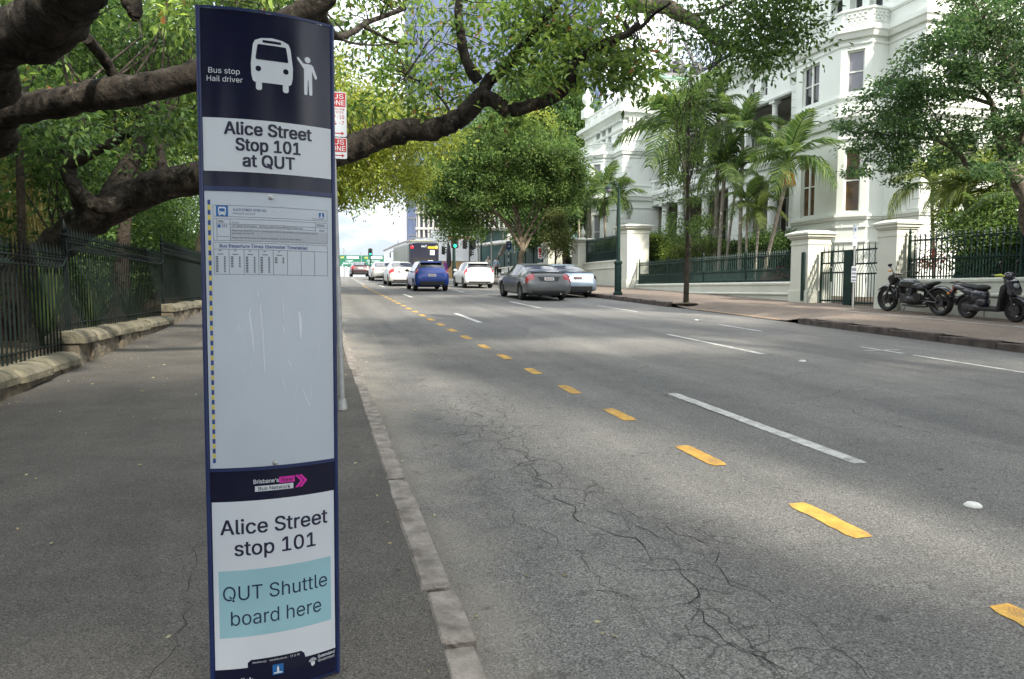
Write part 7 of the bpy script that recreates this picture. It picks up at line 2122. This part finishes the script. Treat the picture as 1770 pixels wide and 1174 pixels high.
    # headrests / parcel shelf read through as darker shapes are left to the tinted glass; a wiper on hatchbacks
    if prof is HATCH:
        mb = MB(); mb.tube([(0, .20, 1.04*sz), (.32, .24, 1.12*sz)], .010, 5); mb.build('wiper', M_blkplastic, root)
    mb = MB(); mb.tube([(.0, 1.75*sl if prof is SEDAN else .75, 1.42*sz), (0, (1.65*sl if prof is SEDAN else .62), 1.49*sz)], .012, 5); mb.build('antenna', M_blkplastic, root)
    mb = MB(); mb.tube([(Wm*.5, .0, .27), (Wm*.5, .25, .27)], .035, 8); mb.build('exhaust_pipe', M_chrome, root)
    return root
P_grey = paintm('graphite_paint', (0.15, 0.152, 0.157), .3)
P_blue = paintm('blue_paint', (0.006, 0.042, 0.27), .2)
P_white = paintm('white_paint', (0.66, 0.68, 0.67))
P_pearl = paintm('pearl_paint', (0.56, 0.56, 0.52))
P_silver = paintm('silver_paint', (0.42, 0.43, 0.42), .35)
P_bluesilver = paintm('blue_silver_paint', (0.26, 0.33, 0.41), .35)
P_darkred = paintm('dark_red_paint', (0.030, 0.008, 0.011), .2)
P_black = paintm('black_paint', (0.012, 0.012, 0.014))
HT = dict(tail=((.115, .30), (4, 5)), rearwin=(.235, .44), sidewin=(.55, 2.68), wind=(2.0, 2.95), rw=(.68, 3.15), wr=.305)
car('graphite grey sedan driving in the right lane, nearest car to the viewer', 8.55, 25.4, SEDAN, P_grey, sz=.98, sl=.97, name='driving_car')
car('pale blue silver sedan parked at the right kerb beyond the grey one', 10.55, 27.6, SEDAN, P_bluesilver, sx=.97, sz=.97, name='parked_car', dark_bumper=True, tail=((.10, .18), (4, 5)), lampm=pm('tail_lamp_dark', (0.035, 0.010, 0.014), .2), plate=pm('plate_black', (0.03, 0.028, 0.02), .4))
car('bright blue hatchback with dark roof waiting in the middle lane', 5.55, 34.4, HATCH, P_blue, roofm=P_black, spoiler=True, dark_bumper=True, name='driving_car', plate_z=.80, **HT)
car('small white hatchback with brake lights glowing near the crossing', 8.85, 38.4, HATCH, P_white, sz=.985, lit=True, spoiler=True, name='driving_car', plate_z=.66, **HT)
car('white older sedan in the queue just ahead of the blue hatchback', 5.05, 41.6, SEDAN, P_pearl, sx=.95, sz=1.0, sl=.95, name='driving_car')
car('silver white saloon with slim tail lights, third in the queue', 5.0, 52.6, SEDAN, P_silver, sx=1.02, sz=.98, name='driving_car', tail=((.11, .19), (4, 5)))
car('dark red car farthest away, passing over the crest of the road', 4.35, 70.5, SEDAN, P_darkred, sx=1.0, sz=1.02, name='driving_car', dark_bumper=True)
car('black car roof showing between the silver saloon and the bus', 6.4, 66.5, SEDAN, P_black, name='driving_car')

# ---- the bus
M_busnavy = pm('bus_navy', (0.016, 0.017, 0.032), 0.3, scale=1, coat=.5)
M_bussil = pm('bus_silver', (0.10, 0.105, 0.075), 0.4, scale=1, col2=(0.14, 0.145, 0.105))
M_busglass = pm('bus_side_glass', (0.05, 0.06, 0.02), 0.3, scale=.8, col2=(0.12, 0.13, 0.05), spec=.3)
M_amber = pm('amber_lamp', (0.7, 0.25, 0.02), .3, emit=(1, .35, .05, 1.6))
M_ambersign = pm('amber_sign', (0.20, 0.15, 0.01), .4, emit=(0.9, .6, .03, .35))
bx0, by0 = 8.72, 58.2
bus = empty('city_bus', (bx0, by0, gz(by0) + .02), 'navy backed city bus number 447 standing ahead of the queue', 'bus', rot=(math.atan(.028), 0, 0))
def busring(w, h0, h1, r): return [(u, v) for u, v in rrect(-w, w, h0, h1, r, 4)]
mb = MB(); mb.prism(busring(1.25, .32, 3.05, .30), lambda u, v, w: (u, .25 + w, v), 11.7); mb.build('body', M_bussil, bus, smooth=30)
mb = MB(); rr = busring(1.245, .34, 3.04, .30); ri = busring(1.12, .42, 2.95, .30); n = len(rr)
mb.add([(u, .26, v) for u, v in rr] + [(u, 0.0, v) for u, v in ri], [(i, (i+1) % n, n + (i+1) % n, n + i) for i in range(n)] + [tuple(range(n, 2*n))])
rp_ = mb.build('rear_panel', M_busnavy, bus, smooth=30)
mb = MB(); mb.add([(-.95, -.004, .95), (.95, -.004, .95), (.95, -.004, 1.75), (-.95, -.004, 1.75)], [(0,1,2,3)]); mb.build('engine_cover', M_blkplastic, rp_, recalc=False)
mb = MB(); put_text(mb, '447', .26, lambda u, v: (u, -.008, v), -.02, 2.62, None, bold=.01); mb.add([(.48, -.008, 2.0), (.86, -.008, 2.0), (.86, -.008, 2.4), (.48, -.008, 2.4)], [(0,1,2,3)]); mb.add([(.3, -.008, 1.36), (.72, -.008, 1.36), (.72, -.008, 1.56), (.3, -.008, 1.56)], [(0,1,2,3)])
mb.build('white_print', M_signwhite, rp_, recalc=False)
mb = MB(); mb.add([(.3, -.006, 2.52), (1.0, -.006, 2.52), (1.0, -.006, 2.70), (.3, -.006, 2.70)], [(0,1,2,3)]); mb.build('amber_strip', M_ambersign, rp_, recalc=False)
for x_, m_ in ((-.98, M_taillit), (1.0, M_amber)):
    mb = MB(); mb.lathe([(.13, .03), (.12, -.01), (.05, -.03), (.001, -.032)], (x_, .0, 2.62), 12, axis='Y', caps=False); mb.build('rear_lamp', m_, rp_)
for s in (-1, 1):
    mb = MB()
    for i in range(6): mb.bx(s*1.245 if s > 0 else -1.258, 1.258 if s > 0 else -1.245, 1.2 + 1.75*i, 2.85 + 1.75*i, 1.35, 2.55)
    mb.build('side_window', M_busglass, bus)
    for y_ in (3.0, 9.2): wheel(bus, s * 1.08, y_, .48, .28, s)
    mb = MB(); mb.tube([(s*1.2, 11.8, 2.6), (s*1.5, 12.2, 2.5)], .03, 5); mb.box((s*1.52, 12.2, 2.2), (.1, .2, .5)); mb.build('mirror', M_blkplastic, bus)
    mb = MB()
    for z_ in (.75, .95, 1.15): mb.lathe([(.08, .02), (.07, -.01), (.001, -.014)], (s*1.02, .02, z_), 10, axis='Y', caps=False)
    mb.build('tail_light', M_tail, rp_)
mb = MB(); mb.bx(-1.0, 1.0, 1.5, 4.0, 3.05, 3.25); mb.build('roof_unit', M_bussil, bus, bevel=.05)

# ================================================================ motorcycle and scooter on the right footpath
M_bikeblack = pm('bike_black', (0.010, 0.010, 0.012), 0.35, scale=10, col2=(0.022, 0.022, 0.025))
M_biketank = pm('bike_tank', (0.030, 0.036, 0.040), 0.16, coat=.8, scale=4, metal=.4)
M_seat = pm('bike_seat', (0.010, 0.010, 0.011), 0.65, bump=.2)
M_engine = pm('engine_metal', (0.035, 0.035, 0.038), 0.35, metal=.6, scale=20, col2=(0.11, 0.11, 0.115))
M_orange_l = pm('indicator_orange', (0.60, 0.22, 0.01), .3)
def bike_wheel(root, y, r, w, spokes, rimm=M_bikeblack):
    mb = MB(); n = 30; pr = [(r - .09, -w*.35), (r - .04, -w/2), (r - .008, -w*.28), (r, 0), (r - .008, w*.28), (r - .04, w/2), (r - .09, w*.35)]
    mb.lathe(pr + [pr[0]], (0, y, r), n, axis='X', caps=False); o = mb.build('wheel', M_tyre, root, smooth=40)
    mb = MB(); mb.lathe([(r - .085, -w*.3), (r - .115, -w*.2), (r - .115, w*.2), (r - .085, w*.3)], (0, y, r), n, axis='X', caps=False); mb.lathe([(.05, -.07), (.05, .07)], (0, y, r), 12, axis='X')
    for i in range(spokes):
        a = 2*math.pi*i/spokes + .3; e = Vector((0, math.cos(a), math.sin(a)))
        mb.tube([Vector((0, y, r)) + e*.04, Vector((0, y, r)) + e*(r - .10)], [.022, .014], 5)
    mb.build('rim', rimm, o, smooth=40)
    mb = MB(); mb.lathe([(.13, -.004), (.13, .004)], (.075, y, r), 20, axis='X'); mb.lathe([(.13, -.004), (.13, .004)], (-.075, y, r), 20, axis='X'); mb.build('brake_disc', M_engine, o)
def arc_pts(yc, zc, r, a0, a1, n=10): return [(yc + r*math.cos(R(a0 + (a1-a0)*i/n)), zc + r*math.sin(R(a0 + (a1-a0)*i/n))) for i in range(n+1)]
def fender(root, yc, zc, r, a0, a1, w, mat, name='fender'):
    P = arc_pts(yc, zc, r, a0, a1, 12); vs = []; fs = []
    for j, (y, z) in enumerate(P):
        d = Vector((0, y - yc, z - zc)).normalized()
        for u, dn in ((-1, -.045), (-.8, -.01), (0, .012), (.8, -.01), (1, -.045)): vs.append(Vector((u*w/2, y, z)) + d*dn)
        if j:
            for i in range(4): fs.append(((j-1)*5+i, (j-1)*5+i+1, j*5+i+1, j*5+i))
    mb = MB(); mb.add(vs, fs); o = mb.build(name, mat, root, smooth=60); m = o.modifiers.new('thick', 'SOLIDIFY'); m.thickness = .008
    return o
my = 14.92; mx = 15.02
bk = empty('motorcycle', (mx, my, rpath_z(mx, my)), 'black cruiser motorcycle leaning on its stand before the gate pillar', 'motorcycle', rot=(math.atan(.038), R(-4), 0))
bike_wheel(bk, .86, .335, .13, 5); bike_wheel(bk, -.84, .335, .18, 5)
fender(bk, .86, .335, .375, 40, 150, .15, M_biketank); fender(bk, -.84, .335, .40, 25, 160, .21, M_biketank)
mb = MB()
for s in (-1, 1): mb.tube([(s*.10, .86, .335), (s*.10, .72, .62), (s*.09, .54, .98)], [.028, .032, .026], 8)
mb.box((0, .58, .90), (.24, .06, .05)); mb.build('front_fork', M_engine, bk, smooth=40)
mb = MB(); mb.ball((0, .16, .78), (.15, .36, .145), 16, 10); mb.ball((0, -.08, .72), (.12, .2, .1), 12, 8); mb.build('fuel_tank', M_biketank, bk, smooth=60)
mb = MB(); mb.ball((0, -.30, .675), (.15, .24, .075), 14, 8); mb.ball((0, -.46, .72), (.14, .12, .075), 12, 8); mb.ball((0, -.62, .79), (.115, .20, .055), 14, 8, M=Matrix.Rotation(R(-14), 3, 'X')); mb.build('seat', M_seat, bk, smooth=60)
mb = MB(); mb.box((0, .16, .40), (.26, .34, .24)); mb.ball((.0, .05, .36), (.17, .17, .15), 12, 8); mb.ball((0, -.16, .38), (.15, .16, .13), 12, 8)
for a, c in ((28, .34), (-30, .06)):
    M = Matrix.Rotation(R(-a), 3, 'X')
    for i in range(5): mb.box((0, c + .03*i*math.sin(R(a)), .52 + .035*i), (.22, .16, .016), M=M)
mb.box((0, .44, .52), (.24, .05, .30)); mb.build('engine', M_engine, bk, bevel=.012)
mb = MB(); mb.tube([(0, .52, .92), (0, .46, .60), (0, .40, .28), (0, -.30, .24), (0, -.55, .34), (0, -.84, .335)], .03, 7); mb.tube([(0, .52, .92), (0, .1, .66), (0, -.45, .58), (0, -.75, .66)], .03, 7)
for s in (-1, 1): mb.tube([(s*.10, -.25, .36), (s*.12, -.84, .335)], .028, 7); mb.tube([(s*.13, -.84, .36), (s*.13, -.50, .66)], .024, 7); mb.box((s*.17, -.28, .48), (.03, .22, .14))
mb.build('frame', M_bikeblack, bk, smooth=40)
mb = MB(); mb.tube([(.12, .36, .46), (.17, .34, .24), (.18, .0, .20), (.19, -.35, .22), (.20, -.80, .27)], [.024, .026, .028, .045, .05], 9); mb.tube([(-.14, .2, .22), (-.19, -.3, .22), (-.20, -.62, .25)], [.024, .04, .045], 9); mb.build('exhaust', pm('dark_chrome', (0.16, 0.16, 0.17), .22, metal=.9), bk, smooth=40)
mb = MB(); mb.ball((0, .66, .83), (.115, .12, .12), 14, 10); mb.prism([(.58, .80), (.76, .86), (.70, .98), (.54, 1.02), (.48, .92)], lambda u, v, w: (-.13 + w, u, v), .26); mb.build('headlamp_cowl', M_bikeblack, bk, bevel=.03)
mb = MB(); mb.tube([(-.40, .26, 1.03), (-.30, .36, 1.07), (-.08, .50, 1.02), (.08, .50, 1.02), (.30, .36, 1.07), (.40, .26, 1.03)], .014, 7)
for s in (-1, 1): mb.tube([(s*.42, .24, 1.025), (s*.31, .35, 1.06)], .020, 8); mb.tube([(s*.30, .36, 1.07), (s*.36, .40, 1.24)], .008, 5); mb.ball((s*.37, .40, 1.27), (.075, .02, .045), 10, 6)
mb.build('handlebar', M_bikeblack, bk, smooth=40)
mb = MB(); mb.ball((-.33, .44, 1.12), (.07, .05, .025), 8, 6); mb.ball((.18, .60, .80), (.025, .04, .025), 8, 6); mb.build('indicator', M_orange_l, bk, smooth=60)
mb = MB(); mb.ball((0, -1.18, .62), (.07, .05, .05), 10, 7); mb.build('tail_light', M_tail, bk, smooth=60)
mb = MB(); mb.tube([(0, -1.02, .62), (0, -1.17, .60)], .03, 6); mb.tube([(0, -1.05, .60), (0, -1.30, .36), (0, -1.33, .30)], [.03, .025, .02], 6); mb.box((0, -1.30, .40), (.18, .02, .12)); mb.build('plate_bracket', M_bikeblack, bk)
mb = MB(); mb.tube([(-.13, .10, .26), (-.30, .06, .03), (-.33, .06, .012)], .014, 6); mb.build('side_stand', M_engine, bk)

sy = 12.72; sx_ = 15.0
sc_ = empty('motor_scooter', (sx_, sy, rpath_z(sx_, sy)), 'dark scooter with a yellow wrapped brake lever parked beside the wall', 'scooter', rot=(-math.atan(.038), R(4), math.pi))
bike_wheel(sc_, .62, .27, .10, 9, M_bikeblack); bike_wheel(sc_, -.58, .265, .12, 5, M_bikeblack)
M_scoot = pm('scooter_body', (0.014, 0.014, 0.024), 0.22, coat=.8, scale=4, col2=(0.020, 0.020, 0.034)); M_scootm = pm('scooter_matt', (0.012, 0.012, 0.014), .6)
fender(sc_, .62, .27, .31, 30, 150, .14, M_scoot); fender(sc_, -.58, .265, .33, 60, 175, .12, M_scootm)
mb = MB(); mb.prism([(.50, .62), (.62, .58), (.66, .70), (.56, .92), (.46, 1.00), (.40, .96), (.44, .76)], lambda u, v, w: (-.15 + w, u, v), .30); mb.build('front_cowl', M_scoot, sc_, bevel=.045)
mb = MB(); mb.prism([(.28, .26), (.36, .26), (.40, .50), (.50, .74), (.46, .86), (.38, .80), (.32, .5)], lambda u, v, w: (-.20 + w, u, v), .40); mb.build('leg_shield', M_scootm, sc_, bevel=.03)
mb = MB(); mb.prism([(-.25, .22), (.34, .22), (.38, .30), (-.20, .31)], lambda u, v, w: (-.17 + w, u, v), .34); mb.build('footboard', M_scootm, sc_, bevel=.02)
mb = MB(); mb.ball((0, -.28, .55), (.155, .24, .20), 16, 10); mb.ball((0, -.20, .40), (.15, .16, .16), 14, 8); mb.ball((0, -.64, .71), (.13, .38, .085), 16, 9, M=Matrix.Rotation(R(-9), 3, 'X')); mb.ball((0, -.50, .64), (.145, .30, .10), 14, 8, M=Matrix.Rotation(R(-12), 3, 'X')); mb.build('rear_body', M_scoot, sc_, smooth=60)
mb = MB(); mb.ball((0, -.22, .74), (.15, .20, .075), 14, 8); mb.ball((0, -.50, .76), (.135, .30, .06), 14, 8, M=Matrix.Rotation(R(-6), 3, 'X')); mb.build('seat', M_seat, sc_, smooth=60)
mb = MB(); mb.tube([(-.12, -.70, .80), (-.12, -.98, .85), (.12, -.98, .85), (.12, -.70, .80)], .014, 6); mb.build('grab_rail', M_bikeblack, sc_)
mb = MB(); mb.ball((0, .43, 1.02), (.14, .11, .10), 14, 9); mb.build('handlebar_cowl', M_scoot, sc_, smooth=60)
mb = MB(); mb.tube([(-.34, .32, 1.06), (-.1, .42, 1.06), (.1, .42, 1.06), (.34, .32, 1.06)], .014, 6)
for s in (-1, 1): mb.tube([(s*.36, .31, 1.055), (s*.22, .37, 1.06)], .021, 8); mb.tube([(s*.20, .42, 1.08), (s*.24, .42, 1.28)], .008, 5); mb.ball((s*.25, .42, 1.32), (.06, .02, .055), 10, 7)
mb.build('handlebar', M_bikeblack, sc_, smooth=40)
mb = MB(); mb.tube([(.16, .44, 1.03), (.36, .40, 1.06)], .022, 6); mb.ball((.28, .44, 1.06), (.09, .03, .03), 8, 6); mb.build('brake_lever', pm('yellow_wrap', (0.45, 0.50, 0.06), .6), sc_)
mb = MB(); mb.ball((0, .60, .80), (.09, .05, .07), 10, 7); mb.build('headlight', pm('headlight_glass', (0.25, 0.26, 0.28), .08), sc_, smooth=60)
mb = MB()
for s in (-1, 1): mb.tube([(s*.065, .62, .27), (s*.065, .50, .62)], .024, 7)
mb.build('front_fork', M_engine, sc_)
mb = MB(); mb.box((.07, -.42, .27), (.10, .44, .14)); mb.ball((.07, -.28, .28), (.08, .12, .1), 10, 7); mb.build('engine', M_engine, sc_, bevel=.02)
mb = MB(); mb.tube([(-.12, -.2, .22), (-.14, -.45, .25), (-.15, -.88, .38)], [.025, .055, .05], 9); mb.build('exhaust', M_bikeblack, sc_, smooth=40)
mb = MB(); mb.box((0, -.94, .72), (.14, .05, .07)); mb.build('tail_light', M_tail, sc_, bevel=.015)
mb = MB(); mb.tube([(0, -.92, .70), (0, -1.10, .46)], [.05, .03], 6); mb.box((0, -1.10, .50), (.16, .015, .12)); mb.build('plate_bracket', M_scootm, sc_)
mb = MB(); mb.ball((-.12, -1.02, .58), (.02, .04, .03), 8, 6); mb.ball((.12, -1.02, .58), (.02, .04, .03), 8, 6); mb.build('indicator', M_orange_l, sc_)
mb = MB(); mb.tube([(.12, -.05, .22), (.24, .05, .02)], .012, 6); mb.build('side_stand', M_engine, sc_)

# ================================================================ people
M_skin = pm('skin', (0.42, 0.26, 0.19), .5, var=.05); M_hairg = pm('hair_grey', (0.20, 0.18, 0.17), .7); M_hairb = pm('hair_dark', (0.03, 0.022, 0.018), .6)
M_shirt1 = pm('shirt_pale', (0.45, 0.46, 0.44), .8); M_shirt2 = pm('shirt_blue', (0.34, 0.44, 0.55), .8); M_trou = pm('trousers_dark', (0.018, 0.018, 0.022), .8); M_dress = pm('clothes_black', (0.014, 0.013, 0.015), .8); M_vest = pm('clothes_olive', (0.05, 0.075, 0.02), .8); M_eye = pm('eye', (0.01, 0.01, 0.01), .3); M_bag = pm('bag_white', (0.6, 0.62, 0.62), .6); M_bagd = pm('bag_dark', (0.015, 0.015, 0.017), .6)
def skinned(name, chains, mat, parent, root_i=0):
    "chains: lists of (point, radius); first points that coincide with an earlier one are joined"
    bm = bmesh.new(); lay = bm.verts.layers.skin.verify(); cache = {}
    def get(p, r):
        key = tuple(round(c, 4) for c in p)
        if key not in cache:
            v = bm.verts.new(p); v[lay].radius = (r, r); cache[key] = v
        return cache[key]
    first = None
    for ch in chains:
        pv = None
        for p, r in ch:
            v = get(p, r); first = first or v
            if pv is not None and pv is not v and not bm.edges.get((pv, v)): bm.edges.new((pv, v))
            pv = v
    first[lay].use_root = True
    me = bpy.data.meshes.new(name); bm.to_mesh(me); bm.free(); me.materials.append(mat)
    o = bpy.data.objects.new(name, me); COL.objects.link(o); o.parent = parent
    o.modifiers.new('skin', 'SKIN').use_smooth_shade = True
    s = o.modifiers.new('sub', 'SUBSURF'); s.levels = 1; s.render_levels = 1
    return o
def person(x, y, z, rz, label, shirt, trousers, hair, stride=.2, raise_r=False, skirt=False, h=1.0, long_hair=False):
    r = empty('person', (x, y, z), label, 'person', 'people on the far footpath', rotz=rz); r.scale = (h, h, h)
    P = (0, 0, .92)
    def leg(s, f): return [(P, .12), ((s*.09, 0, .88), .085), ((s*.095, f*.55, .48), .056), ((s*.10, f - .06, .09), .038), ((s*.11, f + .12, .035), .032)]
    sh = (0, 0, 1.40)
    def arm(s, up):
        if up: return [(sh, .07), ((s*.17, 0, 1.42), .055), ((s*.27, .10, 1.18), .043), ((s*.14, .24, 1.44), .033), ((s*.11, .22, 1.50), .026)]
        return [(sh, .07), ((s*.17, 0, 1.42), .055), ((s*.23, -.03, 1.13), .042), ((s*.25, .06, .88), .031), ((s*.25, .08, .80), .026)]
    body = [[(P, .12), ((0, 0, 1.15), .115), (sh, .10), ((0, .005, 1.50), .052), ((0, .015, 1.60), .085), ((0, .01, 1.70), .075)], [((0, .015, 1.60), .085), ((0, .10, 1.605), .022)], leg(-1, -stride), leg(1, stride)]
    for s, up in ((-1, False), (1, raise_r)):
        a = arm(s, up); body.append(a); wr_ = Vector(a[-1][0]); dr = (wr_ - Vector(a[-2][0])).normalized(); sd = Vector((0, 1, 0)) if abs(dr.y) < .8 else Vector((0, 0, 1)); sd = (sd - dr * sd.dot(dr)).normalized()
        for k in range(4):
            off = sd * (.028 - .018 * k); ln = (.072, .085, .080, .062)[k]; bend = Vector((-s, .3, 0)) * .018
            body.append([(tuple(wr_), .026), (tuple(wr_ + off + dr * .04), .010), (tuple(wr_ + off + dr * ln + bend), .008)])
        body.append([(tuple(wr_), .026), (tuple(wr_ + sd * .045 + dr * .012), .010), (tuple(wr_ + sd * .055 + dr * .045), .008)])
    b = skinned('body', body, M_skin, r)
    t = [[(P, .145), ((0, 0, 1.15), .135), (sh, .118), ((0, 0, 1.46), .07)]]
    for s, up in ((-1, False), (1, raise_r)): a = arm(s, up); t.append([(sh, .118), (a[1][0], .07), (a[2][0], .056), (tuple(Vector(a[2][0]).lerp(Vector(a[3][0]), .75)), .044)])
    skinned('shirt', t, shirt, r)
    l = [[((0, 0, .96), .145), (P, .145)]]
    for s, f in ((-1, -stride), (1, stride)): q = leg(s, f); l.append([(P, .145), (q[1][0], .108), (q[2][0], .078), (tuple(Vector(q[2][0]).lerp(Vector(q[3][0]), .9)), .060)])
    skinned('trousers', l, trousers, r)
    for s, f in ((-1, -stride), (1, stride)):
        mb = MB(); mb.ball((s*.11, f + .03, .045), (.05, .14, .05), 10, 6); mb.build('shoe', M_bagd, r, smooth=60)
    mb = MB(); mb.ball((0, -.012, 1.655), (.098, .108, .115), 14, 9)
    if long_hair: mb.ball((0, -.06, 1.54), (.10, .07, .14), 12, 8)
    mb.build('hair', hair, r, smooth=60)
    mb = MB()
    for s in (-1, 1): mb.ball((s*.032, .093, 1.625), (.010, .008, .008), 6, 5)
    mb.build('eye', M_eye, r, smooth=60)
    mb = MB(); mb.ball((0, .092, 1.56), (.025, .008, .006), 8, 5); mb.build('mouth', pm('lips', (0.32, 0.12, 0.11), .5), r, smooth=60)
    return r
def footz(x, y): return rpath_z(x, y) if y < 60 and x < 15.95 else gz(y) - .10
p_ = at(852, 481, 57.0)
person(14.0, 57.6, footz(14.0, 57.6), R(178), 'man in a pale shirt and dark trousers walking with a hand at his face', M_shirt1, M_trou, M_hairg, .22, True)
person(14.95, 58.6, footz(14.95, 58.6), R(170), 'woman in a light blue shirt and dark trousers carrying a dark bag', M_shirt2, M_trou, M_hairb, .12, long_hair=True, h=.97)
person(15.4, 80, footz(15.4, 80), R(20), 'person dressed all in black beside the green signal pole', M_dress, M_dress, M_hairb, .05)
person(16.5, 80.5, footz(16.5, 80.5), R(-60), 'person in dark olive clothes just right of the green signal pole', M_vest, M_dress, M_hairb, .1, h=.96)
for x, y, nm, lab, m in ((13.72, 57.55, 'shopping_bag', 'white carrier bag held by the man in the pale shirt', M_bag), (15.2, 58.5, 'handbag', 'dark handbag held by the woman in the blue shirt', M_bagd)):
    z = footz(x, y); r = empty(nm, (x, y, z + .38), lab, 'bag')
    mb = MB(); mb.prism([(-.16, 0), (.16, 0), (.19, .32), (-.19, .32)], lambda u, v, w: (u, w - .05, v), .10); mb.build('pouch', m, r, bevel=.02)
    mb = MB(); mb.tube([(-.08, 0, .32), (-.05, 0, .42), (.05, 0, .42), (.08, 0, .32)], .008, 5); mb.build('strap', m, r)
